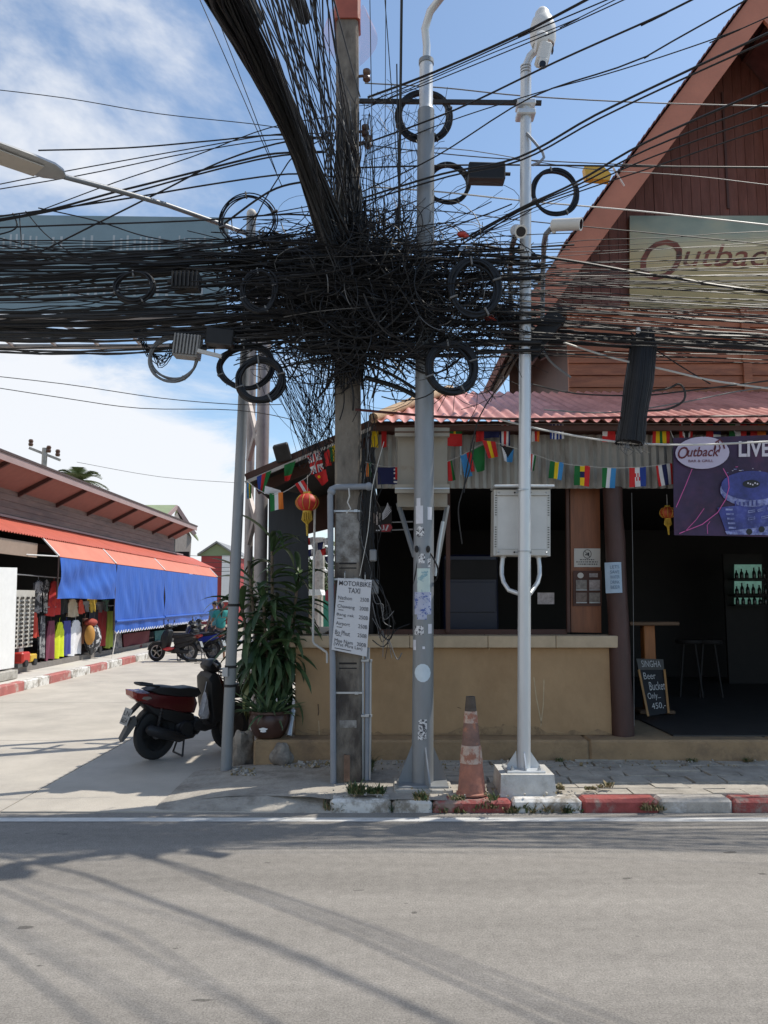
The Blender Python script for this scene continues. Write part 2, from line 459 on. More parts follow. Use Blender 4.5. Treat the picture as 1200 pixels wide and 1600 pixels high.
# paving stones: running bond of uneven blocks
yrow = 6.21
while yrow < 7.36:
    h = rnd.uniform(.17, .23); x = .48 + rnd.uniform(-.2, 0)
    while x < 4.3:
        w = rnd.uniform(.22, .4); j = lambda: rnd.uniform(-.014, .014); g = .007
        zt = pslope(yrow + h / 2) + rnd.uniform(-.006, .006); tl = rnd.uniform(-.004, .004)
        P = [(max(.47, x + g) + j(), yrow + g + j()), (x + w - g + j(), yrow + g + j()), (x + w - g + j(), yrow + h - g + j()), (max(.47, x + g) + j(), yrow + h - g + j())]
        if P[1][0] - P[0][0] > .05:
            b = MB(); b.hexa([(a, c, .055) for a, c in P], [(a, c, zt + tl * (1 if k < 2 else -1)) for k, (a, c) in enumerate(P)]); b.build('paver', m_paver, pav)
        x += w
    yrow += h
# kerb stones
kpx = [515, 612, 676, 800, 910, 1030, 1145, 1262, 1380, 1500]
kmt = [m_kwht, m_kwht, m_kred, m_kwht, m_kred, m_kgry, m_kred, m_kwht, m_kred]
for i in range(len(kmt)):
    x0, x1 = at(kpx[i], 1248, 6.05).x + .003, at(kpx[i + 1], 1248, 6.05).x - .003
    dz = rnd.uniform(-.006, .006)
    b = MB(); b.box(((x0 + x1) / 2, 6.13, .025 + dz), (x1 - x0, .17, .135), b=.022); b.build('kerb_stone', kmt[i], pav, smooth=30)

# shop-side pavement with painted kerb
pv2 = tag(bpy.data.objects.new('shop_pavement', None), 'narrow white footway along the clothes shop with red and white kerb', kind='structure'); COL.objects.link(pv2)
m_kred2 = mat('dusty_red_kerb_paint', (0.40, 0.13, 0.115), .8, var=.25, scale=5, bump=.3, col2=(0.46, 0.40, 0.35), mixs=4, thr=(.5, .66))
m_pale = mat('pale_footway_concrete', (0.55, 0.52, 0.47), .9, var=.15, scale=2, bump=.25, bscale=60)
b = MB(); b.box((-6.92, 20.4, .05), (.90, 17.2, .14)); b.build('footway_base', m_pale, pv2)
y = 11.8; k = 0
seq = [m_kwht, m_kred, m_kwht, m_kred, m_kwht, m_kred, m_kwht, m_kred, m_kwht, m_kgry, m_kgry]
while y < 22.8:
    L_ = 1.02
    b = MB(); b.box((-6.38, y + L_ / 2, .07), (.16, L_ - .012, .20), b=.02); b.build('kerb_stone', [m_kwht, m_kred2][k % 2] if y < 20.2 else m_kgry, pv2, smooth=30)
    y += L_; k += 1

# ================================================================ bar building
FZ = .30                                   # bar floor level
m_tan = mat('tan_wall_paint', (0.40, 0.265, 0.142), .85, var=.14, scale=4, bump=.15, bscale=25, col2=(0.31, 0.195, 0.10), mixs=1.1, thr=(.42, .75), stretch=(1, 1, .7))
m_base = mat('dirty_base_plaster', (0.33, 0.225, 0.125), .9, var=.22, scale=5, bump=.3, bscale=30, col2=(0.18, 0.125, 0.08), mixs=2.5, thr=(.48, .75))
m_ltile = mat('ledge_tile_stone', (0.46, 0.36, 0.24), .7, var=.15, scale=6, bump=.1)
m_plank = mat('red_brown_plank', (0.165, 0.060, 0.040), .65, var=.25, scale=5, bump=.2, bscale=20, stretch=(3, 3, .5), col2=(0.13, 0.04, 0.022), mixs=3)
m_hplank = mat('brown_weatherboard', (0.40, 0.150, 0.072), .65, var=.22, scale=5, bump=.2, bscale=20, stretch=(.5, 3, 3), col2=(0.26, 0.095, 0.05), mixs=2)
m_barge = mat('bargeboard_paint', (0.46, 0.175, 0.105), .6, var=.12, scale=3, bump=.1)
m_rooft = mat('dark_roof_tile', (0.16, 0.06, 0.05), .7, var=.3, scale=9)
m_salmon = mat('salmon_roof_sheet', (0.66, 0.31, 0.27), .55, var=.22, scale=4, col2=(0.46, 0.20, 0.17), mixs=2, bump=.1, stretch=(1, .4, 1))
m_gcor = mat('grey_corrugated_sheet', (0.36, 0.35, 0.32), .5, .35, var=.2, scale=4, col2=(0.20, 0.17, 0.14), mixs=2.5, stretch=(2, 2, .4), thr=(.5, .75))
m_post = mat('maroon_post_paint', (0.058, 0.026, 0.022), .55, var=.3, scale=9, bump=.3, bscale=18, stretch=(1, 1, .3))
m_wood = mat('varnished_wood', (0.22, 0.075, 0.028), .45, var=.3, scale=4, stretch=(6, 6, .6), bump=.08)
m_beam = mat('dark_brown_beam', (0.075, 0.030, 0.020), .6, var=.25)
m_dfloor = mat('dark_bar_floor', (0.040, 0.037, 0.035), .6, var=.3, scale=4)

bar = thing('bar_building', 'bar with steep brown gable, salmon corrugated awning roof and tan front wall', 'building', (3.5, 9.5, .1))
YW = 7.62
xl, xr = at(461, 1080, YW).x, at(955, 1080, YW).x
# floor slab and step, cut to short lengths
for x0, x1 in ((at(395, 1160, 7.33).x, .35), (.352, 1.9), (1.902, 3.6), (3.602, 9.4)):
    b = MB(); b.box(((x0 + x1) / 2, 7.36 + .62, FZ / 2 + .03), (x1 - x0, 1.24, FZ - .06), b=.02); b.build('step', m_base, bar, smooth=30)
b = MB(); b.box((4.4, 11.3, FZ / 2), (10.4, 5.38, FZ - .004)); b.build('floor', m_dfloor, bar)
b = MB(); b.box(((2.75 + 9.4) / 2, 8.05, FZ + .004), (6.65, 1.0, .02)); b.build('floor_mat', m_dfloor, bar)
b = MB(); b.box(((xl + xr) / 2, YW + .09, (FZ + 1.13) / 2), (xr - xl, .18, 1.13 - FZ), b=.008)
b.build('front_wall', m_tan, bar)
m_scuf = mat('pale_wall_scuff', (0.50, 0.40, 0.26), .85, var=.3, scale=30); m_stain = mat('dark_wall_stain', (0.13, 0.085, 0.05), .9, var=.4, scale=30)
for pts_, w_, mm_ in (([(834, 1058), (838, 1090), (846, 1130)], .010, m_scuf), ([(850, 1062), (849, 1100), (845, 1135)], .009, m_scuf), ([(497, 1100), (498, 1112), (497, 1118)], .012, m_stain), ([(498, 1126), (499, 1150)], .007, m_scuf), ([(715, 1105), (720, 1107)], .02, m_stain), ([(765, 1008), (764, 1016)], .01, m_scuf), ([(862, 1142), (880, 1145)], .018, m_scuf), ([(640, 1142), (700, 1146)], .012, m_stain), ([(480, 1140), (515, 1146)], .014, m_stain)):
    b = MB(); P_ = [at(px, py, YW - .0015) for px, py in pts_]
    for i_ in range(len(P_) - 1): b.quad(P_[i_] + Vector((-w_ * .5, 0, 0)), P_[i_] + Vector((w_ * .5, 0, 0)), P_[i_ + 1] + Vector((w_ * .4, 0, 0)), P_[i_ + 1] + Vector((-w_ * .4, 0, 0)))
    b.build('wall_scuff', mm_, bar)
b = MB(); x_ = xl + .01; zz0 = FZ + .004; pv_ = .05
while x_ < xr - .03:
    w_ = rnd.uniform(.02, .06); h_ = max(.012, min(.13, pv_ + rnd.uniform(-.03, .03))); b.add([(x_, YW - .0012, zz0), (min(x_ + w_, xr - .01), YW - .0012, zz0), (min(x_ + w_, xr - .01), YW - .0012, zz0 + h_), (x_, YW - .0012, zz0 + pv_)], [(0, 1, 2, 3)]); x_ += w_; pv_ = h_
b.build('splash_dirt', mat('wall_splash_dirt', (0.28, 0.19, 0.11), .95, var=.3, scale=14, col2=(0.36, 0.245, 0.135), mixs=16, thr=(.42, .58)), bar)
b = MB(); b.box((xl + .09, YW + .18 + 1.3, (FZ + 1.13) / 2), (.18, 2.6, 1.13 - FZ)); b.build('side_wall', m_tan, bar)
tp = [466, 560, 640, 762, 868, 966]
for i in range(5):
    x0, x1 = at(tp[i], 1000, YW - .07).x + .002, at(tp[i + 1], 1000, YW - .07).x - .002
    b = MB(); b.box(((x0 + x1) / 2, YW + .08, 1.19), (x1 - x0, .34, .115), b=.006); b.build('ledge_tile', m_ltile, bar)
for i in range(3):
    b = MB(); b.box((xl + .09, 8.0 + i * .8, 1.19), (.3, .79, .115), b=.006); b.build('ledge_tile', m_ltile, bar)
# maroon log post
b = MB(); p0, p1 = at(974, 1156, YW), at(957, 762, YW)
p0.z = FZ
N = 9
b.tube([p0.lerp(p1, i / N) + Vector((.004 * math.sin(i * 2.1), 0, 0)) for i in range(N + 1)], [lerp(.105, .092, i / N) + .003 * math.sin(i * 3) for i in range(N + 1)], 18)
b.build('post', m_post, bar, smooth=50)
b = MB(); q0, q1 = Vector((6.3, YW, FZ)), Vector((6.3, YW, 2.75)); b.tube([q0, q1], .1, 16); b.build('post', m_post, bar, smooth=50)
# interior shell
XIL = at(583, 900, 7.9).x
b = MB()
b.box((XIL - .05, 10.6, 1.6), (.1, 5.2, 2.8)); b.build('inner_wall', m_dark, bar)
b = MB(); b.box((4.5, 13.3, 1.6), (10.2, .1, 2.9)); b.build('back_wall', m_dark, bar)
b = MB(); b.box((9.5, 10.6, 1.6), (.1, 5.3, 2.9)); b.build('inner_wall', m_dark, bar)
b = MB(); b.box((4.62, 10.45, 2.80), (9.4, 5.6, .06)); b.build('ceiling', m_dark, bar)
# timber mullion with notice
b = MB(); b.bar(at(914, 988, 7.86), at(912, 760, 7.86), .30, .10, up=(0, 1, 0)); b.build('timber_panel', m_wood, bar)
b = MB(); b.bar(at(888, 988, 7.80), at(886, 760, 7.80), .03, .05, up=(0, 1, 0)); b.build('window_post', m_beam, bar)
b = MB(); b.bar(at(700, 760, 7.78), at(700, 988, 7.78), .04, .06, up=(0, 1, 0)); b.build('window_post', m_beam, bar)
b = MB(); b.bar(at(590, 988, 7.83), at(885, 988, 7.83), .06, .06); b.build('window_sill', m_beam, bar)
# fascia beam and grey corrugated valance
zb0, zb1 = at(700, 684, 7.66).z, at(700, 658, 7.66).z
b = MB(); b.box((4.3, 7.70, (zb0 + zb1) / 2), (8.9, .08, zb1 - zb0)); b.build('fascia_beam', m_beam, bar)
ztop, zbot = at(800, 680, YW).z, at(800, 763, YW).z
xv = at(585, 700, YW).x
while xv < 8.9:
    wv = .86
    b = MB(); n = 44
    b.grid(lambda u, v: Vector((xv + u * wv, YW - .02 + .013 * math.sin(2 * math.pi * u * wv / .078), lerp(ztop, zbot, v))), n, 1)
    b.grid(lambda u, v: Vector((xv + u * wv, YW - .012 + .013 * math.sin(2 * math.pi * u * wv / .078), lerp(ztop, zbot - .004, v))), n, 1)
    b.build('corrugated_sheet', m_gcor, bar, smooth=60); xv += wv + .002
# salmon corrugated awning roof, hipped at the end over the lean-to
YE, ZE = 7.28, at(600, 657, 7.28).z
SL = .372
xA = at(580, 657, YE).x; xB = at(704, 614, 9.9).x; YB = 9.98
def yback(x): return max(YE + .02, min(YB, YE + (x - xA) * (YB - YE) / (xB - xA)))
xs0 = xA; k = 0
while xs0 < 8.8:
    ws = .80; b = MB(); n = 56
    lift = .004 * (k % 2)
    def cor(u, v, dz=0.0):
        x = xs0 + u * (ws + .03); Y = lerp(YE + (k % 3) * .006, yback(x), v)
        return Vector((x, Y, ZE + (Y - YE) * SL + .020 * math.sin(2 * math.pi * x / .115) + lift + dz))
    b.grid(lambda u, v: cor(u, v), n, 6)
    b.grid(lambda u, v: cor(u, v, -.006), n, 6)
    b.build('roof_sheet', m_salmon, bar, smooth=60); xs0 += ws; k += 1
m_tanr = mat('tan_ridge_mortar', (0.42, 0.30, 0.19), .85, var=.25, scale=10, bump=.3)
b = MB(); b.tube([Vector((xA + .02, YE + .03, ZE + .03)), Vector((lerp(xA, xB, .5), lerp(YE, YB, .5), ZE + SL * (YB - YE) * .5 + .045)), Vector((xB, YB, ZE + SL * (YB - YE) + .045))], [.05, .06, .06], 10)
b.build('hip_cap', m_tanr, bar, smooth=50)
b = MB(); b.bar((xA, YE + .12, ZE - .05), (8.8, YE + .12, ZE - .05), .04, .05); b.build('eave_batten', m_beam, bar)
# side lean-to
A, B = at(384, 749, 7.45), at(586, 662, 7.42)
m_lean = mat('dark_lean_to_board', (0.03, 0.024, 0.022), .7, var=.25)
m_leant = mat('lean_to_sheet', (0.34, 0.14, 0.12), .6, var=.2)
b = MB(); d = 3.2
b.hexa([A, B, B + Vector((0, d, 0)), A + Vector((0, d, 0))], [p + Vector((0, 0, .035)) for p in (A, B, B + Vector((0, d, 0)), A + Vector((0, d, 0)))])
b.build('lean_to_roof', m_lean, bar)
b = MB(); up = Vector((0, 0, .045))
b.grid(lambda u, v: (A + up).lerp(B + up, u) + Vector((0, v * d, .014 * math.sin(2 * math.pi * v * d / .115))), 1, 170); b.build('roof_sheet', m_leant, bar, smooth=60)
m_gut = mat('pale_gutter_strip', (0.5, 0.47, 0.44), .5, var=.15)
b = MB(); b.bar(A + Vector((0, -.02, -.035)), B + Vector((0, -.02, -.035)), .025, .03); b.build('edge_strip', m_gut, bar)
b = MB(); b.bar(A + Vector((0, -.01, .02)), B + Vector((0, -.01, .02)), .03, .06); b.build('edge_board', m_beam, bar)
m_blue = mat('dark_slate_panel', (0.035, 0.042, 0.052), .6, var=.25, scale=3, stretch=(6, 1, .5))
q = [at(420, 760, 8.9), at(481, 775, 8.9), at(482, 1010, 8.9), at(418, 1010, 8.9)]
b = MB(); b.hexa(q, [p + Vector((0, .05, 0)) for p in q]); b.build('side_screen', m_blue, bar)
b = MB(); b.bar(A + Vector((.05, .35, -.05)), B + Vector((0, .35, -.08)), .06, .1); b.build('rafter', m_beam, bar)
b = MB(); b.bar(A + Vector((.05, 2.9, -.1)), B + Vector((0, 2.9, -.35)), .06, .5); b.build('rafter', m_beam, bar)
# steep gable
YG, YWL = 9.2, 10.05
AP = at(1187, -26, YG); LO = at(826, 462, YG)
xR = AP.x; slope = (AP.z - LO.z) / (AP.x - LO.x)
def zroof(x): return AP.z - abs(x - xR) * slope
for sg in (-1, 1):
    xe = xR + sg * (xR - LO.x)
    b = MB(); th = .10
    P = [Vector((xR, YG, AP.z)), Vector((xe, YG, LO.z)), Vector((xe, 16.5, LO.z)), Vector((xR, 16.5, AP.z))]
    off = Vector((-sg * .05, 0, -.09))
    b.hexa(P, [p + off for p in P]); b.build('roof_slope', m_rooft, bar)
    # courses of tiles showing at the verge
    b = MB(); w = .30
    P = [Vector((xR, YG - .05, AP.z - .02)), Vector((xe, YG - .05, LO.z - .02))]
    dn = Vector((0, 0, -w * 1.75))
    b.hexa([P[0], P[1], P[1] + dn, P[0] + dn], [p + Vector((0, .045, 0)) for p in (P[0], P[1], P[1] + dn, P[0] + dn)]); b.build('bargeboard', m_barge, bar)
    n = 46; tl = MB()
    for i in range(n):
        c = Vector((xR, YG, AP.z)).lerp(Vector((xe, YG, LO.z)), (i + .5) / n)
        e = (Vector((xe, YG, LO.z)) - Vector((xR, YG, AP.z))) / n
        tl = MB(); q0 = c - e * .5 + Vector((0, -.10, .03)); q1 = c + e * .52 + Vector((0, -.10, .012))
        tl.hexa([q0, q1, q1 + Vector((0, .5, 0)), q0 + Vector((0, .5, 0))], [p + Vector((0, 0, .028)) for p in (q0, q1, q1 + Vector((0, .5, 0)), q0 + Vector((0, .5, 0)))])
        if i < 40: tl.build('verge_tile', m_rooft, bar)
    for i in range(9):                                              # battens under the overhang
        c = Vector((xR, 0, AP.z)).lerp(Vector((xe, 0, LO.z)), (i + .6) / 9) + Vector((-sg * .05, 0, -.16))
        b = MB(); b.box((c.x, (YG + YWL) / 2 + 2.2, c.z), (.05, (YWL - YG) + 4.3, .06)); b.build('batten', m_beam, bar)
zmid = at(1100, 482, YWL).z
# vertical planks of the gable wall
x = LO.x + .25
while x < 2 * xR - LO.x - .3:
    w = .128; xm = x + w / 2
    zt0, zt1 = zroof(x) - .22, zroof(x + w) - .22
    if min(zt0, zt1) > zmid + .1:
        b = MB(); dy = rnd.uniform(0, .010)
        b.hexa([(x, YWL + dy, zmid), (x + w - .006, YWL + dy, zmid), (x + w - .006, YWL + .05, zmid), (x, YWL + .05, zmid)],
               [(x, YWL + dy, zt0), (x + w - .006, YWL + dy, zt1), (x + w - .006, YWL + .05, zt1), (x, YWL + .05, zt0)]); b.build('plank', m_plank, bar)
    x += w
b = MB(); b.box((at(1136, 300, YWL).x, YWL - .012, at(1136, 235, YWL).z), (.03, .02, 1.7)); b.build('batten', m_beam, bar)
# weatherboards below the sign
XWL = at(888, 560, YWL).x
z = 3.9
while z < zmid - .02:
    h = .165
    x0 = max(XWL, LO.x + .1)
    b = MB(); x1 = 2 * xR - x0
    b.hexa([(x0, YWL - .018, z), (x1, YWL - .018, z), (x1, YWL + .05, z), (x0, YWL + .05, z)],
           [(x0, YWL + .004, z + h - .004), (x1, YWL + .004, z + h - .004), (x1, YWL + .05, z + h - .004), (x0, YWL + .05, z + h - .004)]); b.build('weatherboard', m_hplank, bar)
    z += h
b = MB(); b.box((xR, YWL + 2.5, 4.6), (2 * (xR - XWL) - .04, 4.8, 3.0)); b.build('upper_wall', m_beam, bar)
b = MB(); b.box((at(1167, 570, YWL - .03).x, YWL - .04, (3.8 + zmid) / 2), (.11, .03, zmid - 3.8)); b.build('cover_board', m_hplank, bar)
# ================================================================ signs and things of the bar
def quadpx(c, Y): return [at(p[0], p[1], Y) for p in c]
def slab(Q, th, back=True):
    n = (Q[1] - Q[0]).cross(Q[3] - Q[0]).normalized()
    if n.y < 0: n = -n
    b = MB(); b.hexa(Q, [p + n * th for p in Q]); return b
def sub(Q, r): return [bil(Q, r[0], r[1]), bil(Q, r[2], r[1]), bil(Q, r[2], r[3]), bil(Q, r[0], r[3])]
def flat(Q, pts, off=.003):
    """polygon of (u, v) on the quad, lifted towards the viewer"""
    n = (Q[1] - Q[0]).cross(Q[3] - Q[0]).normalized()
    if n.y > 0: n = -n
    b = MB(); b.add([bil(Q, u, v) + n * off for u, v in pts], [list(range(len(pts)))]); return b
def oval(cu, cv, ru, rv, n=28, a0=0, a1=2 * math.pi): return [(cu + ru * math.cos(lerp(a0, a1, i / n)), cv + rv * math.sin(lerp(a0, a1, i / n))) for i in range(n)]
def strokeq(Q, pts, w, off=.004, asp=1.0):
    """ribbon along (u, v) points; w in u units; asp = height/width of the quad's unit"""
    n = (Q[1] - Q[0]).cross(Q[3] - Q[0]).normalized()
    if n.y > 0: n = -n
    P = [bil(Q, u, v) + n * off for u, v in pts]; b = MB(); W_ = w * (Q[1] - Q[0]).length
    L_, R_ = [], []
    for i, p in enumerate(P):
        d = (P[min(i + 1, len(P) - 1)] - P[max(i - 1, 0)]).normalized(); s = n.cross(d) * (W_ / 2)
        L_.append(p + s); R_.append(p - s)
    for i in range(len(P) - 1): b.quad(L_[i], L_[i + 1], R_[i + 1], R_[i])
    return b
def mark(Q, pts, m, parent, off=.003, name='print'): return flat(Q, pts, off).build(name, m, parent, fixn=False)
def rect(u0, v0, u1, v1): return [(u0, v0), (u1, v0), (u1, v1), (u0, v1)]

# painted sign board on the gable
Q = quadpx([(984, 337), (1392, 337), (1392, 482), (984, 482)], YWL - .05)
def signmat():
    m = bpy.data.materials.new('painted_dusk_sign'); m.use_nodes = True; t = m.node_tree; L = t.links.new
    b = t.nodes['Principled BSDF']; b.inputs['Roughness'].default_value = .7
    cd = t.nodes.new('ShaderNodeTexCoord'); sp = t.nodes.new('ShaderNodeSeparateXYZ'); L(cd.outputs['Generated'], sp.inputs[0])
    n = t.nodes.new('ShaderNodeTexNoise'); n.inputs['Scale'].default_value = 3.2; n.inputs['Detail'].default_value = 7
    mp = t.nodes.new('ShaderNodeMapping'); mp.inputs['Scale'].default_value = (1.6, 1, 1.0); L(cd.outputs['Generated'], mp.inputs[0]); L(mp.outputs[0], n.inputs['Vector'])
    a = t.nodes.new('ShaderNodeMath'); a.operation = 'MULTIPLY_ADD'; L(n.outputs[0], a.inputs[0]); a.inputs[1].default_value = .5; md = t.nodes.new('ShaderNodeMath'); md.operation = 'MULTIPLY_ADD'; L(sp.outputs['Z'], md.inputs[0]); md.inputs[1].default_value = .75; md.inputs[2].default_value = -.08; L(md.outputs[0], a.inputs[2])
    r = t.nodes.new('ShaderNodeValToRGB'); L(a.outputs[0], r.inputs[0]); e = r.color_ramp.elements
    e[0].position = .1; e[0].color = (.26, .23, .13, 1); e[1].position = 1.0; e[1].color = (.15, .22, .19, 1)
    for p, c in ((.35, (.46, .38, .18, 1)), (.55, (.58, .48, .26, 1)), (.72, (.52, .50, .33, 1)), (.86, (.32, .38, .31, 1))):
        x = e.new(p); x.color = c
    L(r.outputs[0], b.inputs['Base Color']); return m
sgn = thing('gable_sign', 'faded painted sign board with red brown script on the gable', 'sign', (xR, YWL - .05, Q[3].z))
slab(Q, .04).build('sign_board', signmat(), sgn)
m_sred = mat('sign_red_script', (0.22, 0.07, 0.045), .7, var=.5, scale=4, col2=(0.05, 0.035, 0.025), mixs=2.5)
text_quad('O', Q, (.04, .26, .20, .70), m_sred, sgn, off=.006, shear=.3)
text_quad('utback', Q, (.205, .31, .60, .55), m_sred, sgn, off=.006, shear=.3)

# hanging banner
Q = quadpx([(1052, 684), (1356, 676), (1352, 842), (1054, 836)], 7.33)
Qb = Q
m_ban = mat('violet_banner_print', (0.040, 0.018, 0.062), .55, var=.6, scale=3.2, col2=(0.12, 0.03, 0.075), mixs=2.6, thr=(.45, .75), bump=.25, bscale=6)
ban = thing('event_banner', 'violet printed banner with turntable hung from the awning', 'banner', (Q[0] + Q[1] + Q[2] + Q[3]) / 4)
bm_ = MB()
bm_.grid(lambda u, v: bil(Q, u, v) + Vector((0, .012 * math.sin(9 * u + 2 * v), 0)), 24, 6)
bm_.grid(lambda u, v: bil(Q, u, v) + Vector((0, .004 + .012 * math.sin(9 * u + 2 * v), 0)), 24, 6)
bm_.build('banner_cloth', m_ban, ban, smooth=60)
m_lav = mat('banner_lilac_oval', (0.55, 0.50, 0.66), .5, var=.04)
m_wpr = mat('banner_white_print', (0.66, 0.62, 0.70), .5, var=0)
m_mar = mat('banner_maroon_script', (0.13, 0.012, 0.025), .5, var=.3, scale=30)
m_bpr = mat('banner_blue_print', (0.045, 0.055, 0.25), .5, var=.7, scale=6, col2=(0.16, 0.19, 0.48), mixs=7, thr=(.55, .8))
m_lb = mat('banner_pale_blue_print', (0.26, 0.29, 0.55), .5, var=.6, scale=24, col2=(0.08, 0.09, 0.3), mixs=14, thr=(.45, .65))
m_pink = mat('banner_pink_print', (0.62, 0.10, 0.34), .5, var=.2)
mark(Q, oval(.145, .165, .139, .165), m_lav, ban, .018)
text_quad('O', Q, (.018, .10, .072, .225), m_mar, ban, .023, shear=.3, bold=.01)
text_quad('utback', Q, (.066, .105, .232, .205), m_mar, ban, .023, shear=.3, bold=.012)
text_quad('BAR & GRILL', Q, (.072, .236, .20, .262), m_mar, ban, .023)
strokeq(Q, [(.205, .14), (.215, .06), (.235, .035), (.25, .07), (.258, .13)], .008, .023).build('print', m_mar, ban, fixn=False)
strokeq(Q, [(.225, .05), (.235, .12), (.228, .165)], .006, .023).build('print', m_mar, ban, fixn=False)
text_quad('LIVE', Q, (.332, .055, .492, .215), m_wpr, ban, .018, bold=.03)
mark(Q, [(.22, .72), (.80, .60), (.98, .97), (.27, .985)], m_bpr, ban, .018)
mark(Q, oval(.40, .545, .165, .165), m_lb, ban, .020); mark(Q, oval(.40, .50, .16, .145), m_bpr, ban, .022)
mark(Q, oval(.395, .485, .045, .04), m_ink, ban, .024)
for i in range(5): mark(Q, rect(.375 + .012 * i, .47 + .008 * (i % 3), .382 + .012 * i, .485 + .008 * (i % 3)), m_wpr, ban, .026)
for i in range(6): mark(Q, rect(.31 + i * .022, .655 + .01 * math.sin(i), .318 + i * .022, .70), m_bpr, ban, .024)
for k, (u, v) in enumerate(((.38, .74), (.43, .725), (.48, .71), (.38, .81), (.45, .795), (.52, .78))): strokeq(Q, [(u, v + .03), (u + .035, v + .018), (u + .035, v), (u, v + .012), (u, v + .03)], .004, .024).build('print', m_lb, ban, fixn=False)
for i in range(5): mark(Q, rect(.262 + i * .004, .73 + .045 * i, .30 + i * .004, .748 + .045 * i), m_lb, ban, .024)
mark(Q, [(.27, .985), (.26, .955), (.60, .87), (.66, .985)], m_lb, ban, .021)
for u, v in ((.385, .955), (.45, .93), (.52, .91)): mark(Q, oval(u, v, .016, .03, 14), m_ink, ban, .026)
strokeq(Q, [(.09, .33), (.055, .5), (.005, .72)], .0035, .025).build('print', m_pink, ban, fixn=False)
strokeq(Q, [(.25, .33), (.275, .42), (.28, .52), (.262, .64), (.22, .77), (.14, .89), (.02, .985)], .004, .027).build('print', m_pink, ban, fixn=False)
strokeq(Q, [(.15, .73), (.11, .84), (.05, .965)], .003, .027).build('print', m_pink, ban, fixn=False)
strokeq(Q, [(.18, .86), (.165, .90), (.168, .985)], .0025, .027).build('print', m_pink, ban, fixn=False)
for i in range(16): u, v = .27 + .012 * i * rnd.uniform(.7, 1.1), .30 + rnd.uniform(0, .1); mark(Q, rect(u, v, u + rnd.uniform(.005, .02), v + .006), [m_lb, m_pink, m_wpr][i % 3], ban, .02)
b = MB()
for u in (.0, .33, .66, 1.0):
    p = bil(Q, u, 0); b.tube([p, Vector((p.x, YE + .12, ZE - .07))], .004, 5)
b.build('tie_cord', m_whitec, ban)

# paper notice on the post
m_bluep = mat('pale_blue_paper', (0.36, 0.46, 0.56), .7, var=.12, scale=10)
Q = quadpx([(946, 879), (972, 878), (974, 926), (948, 927)], YW - .125)
nt_ = thing('paper_notice', 'pale blue hand lettered paper taped on the maroon post', 'notice', (Q[3] + Q[2]) / 2)
b = MB(); b.grid(lambda u, v: bil(Q, u, v) + Vector((0, .03 * (2 * u - 1) ** 2, 0)), 8, 2); b.grid(lambda u, v: bil(Q, u, v) + Vector((0, .002 + .03 * (2 * u - 1) ** 2, 0)), 8, 2); b.build('paper', m_bluep, nt_, smooth=60)
m_pen = mat('blue_pen', (0.10, 0.15, 0.22), .6, var=.2)
for i, s_ in enumerate(('LETS', 'SAVE', 'WATER', 'DRINK', 'BEER')):
    text_quad(s_, Q, (.24, .10 + .165 * i, .80, .205 + .165 * i), m_pen, nt_, .010)
# no-smoking style notice on the panel
m_cream = mat('cream_card', (0.55, 0.52, 0.47), .6, var=.06)
Q = quadpx([(897, 857), (938, 857), (938, 886), (897, 886)], 7.80)
n2 = thing('prohibition_notice', 'cream notice card with round prohibition symbol on timber panel', 'notice', (Q[3] + Q[2]) / 2)
slab(Q, .008).build('card', m_cream, n2)
for p in [strokeq(Q, oval(.5, .3, .15, .23, 24) + [(.65, .3)], .022)]: p.build('symbol_ring', m_ink, n2, fixn=False)
strokeq(Q, [(.40, .14), (.60, .46)], .022).build('symbol_bar', m_ink, n2, fixn=False)
mark(Q, rect(.51, .22, .57, .40), m_ink, n2); mark(Q, rect(.42, .31, .49, .37), m_ink, n2)
for v, a, c in ((.58, .22, .8), (.70, .08, .9), (.82, .14, .88)):
    u = a
    while u < c: w = rnd.uniform(.03, .09); mark(Q, rect(u, v, min(c, u + w), v + .05), m_ink, n2); u += w + .03
# leaflet rack
Q = quadpx([(896, 892), (940, 892), (940, 947), (896, 947)], 7.79)
rk = thing('leaflet_rack', 'small dark rack of leaflets under the cream notice', 'leaflet rack', (Q[3] + Q[2]) / 2)
slab(Q, .02).build('back_board', m_beam, rk)
m_lf = [mat('leaflet_%s' % n_, c, .6, var=.5, scale=25) for n_, c in (('grey', (.20, .18, .16)), ('brown', (.16, .12, .10)), ('pale', (.34, .30, .29)))]
for i in range(2):
    for j in range(2):
        qq = sub(Q, (.08 + .47 * i, .26 + .36 * j, .46 + .47 * i, .56 + .36 * j)); slab([p + Vector((0, -.014, 0)) for p in qq], .008).build('leaflet', m_lf[(i * 2 + j) % 3], rk)
        b = MB(); b.bar(bil(qq, 0, .95) + Vector((0, -.02, 0)), bil(qq, 1, .95) + Vector((0, -.02, 0)), .006, .006); b.build('retaining_rail', m_galv, rk)
mark(Q, oval(.25, .13, .11, .08, 16), m_cream, rk); mark(Q, rect(.56, .07, .86, .18), m_lf[2], rk)
Q = quadpx([(840, 926), (866, 926), (866, 944), (840, 944)], 7.9)
slab(Q, .006).build('card_notice', m_lf[2], label='small grey card standing in the dark bar window', cat='card')
# blue cooler / screen behind the window
m_cool = mat('blue_cooler_paint', (0.006, 0.010, 0.036), .35, var=.25)
c0 = at(735, 880, 8.8)
fr = thing('drinks_cooler', 'dark blue drinks cooler in the gloom behind the bar window', 'cooler', (c0.x, 8.95, FZ))
b = MB(); b.box((c0.x, 9.05, 1.2), (.62, .5, 1.8), b=.02); b.build('cabinet', m_cool, fr)
b = MB(); b.box((c0.x, 8.79, 1.93), (.6, .02, .22), b=.005); b.build('header_panel', m_dark, fr)
b = MB(); b.box((c0.x, 8.785, 1.62), (.56, .012, .34), b=.004); b.build('door_panel', m_cool, fr)
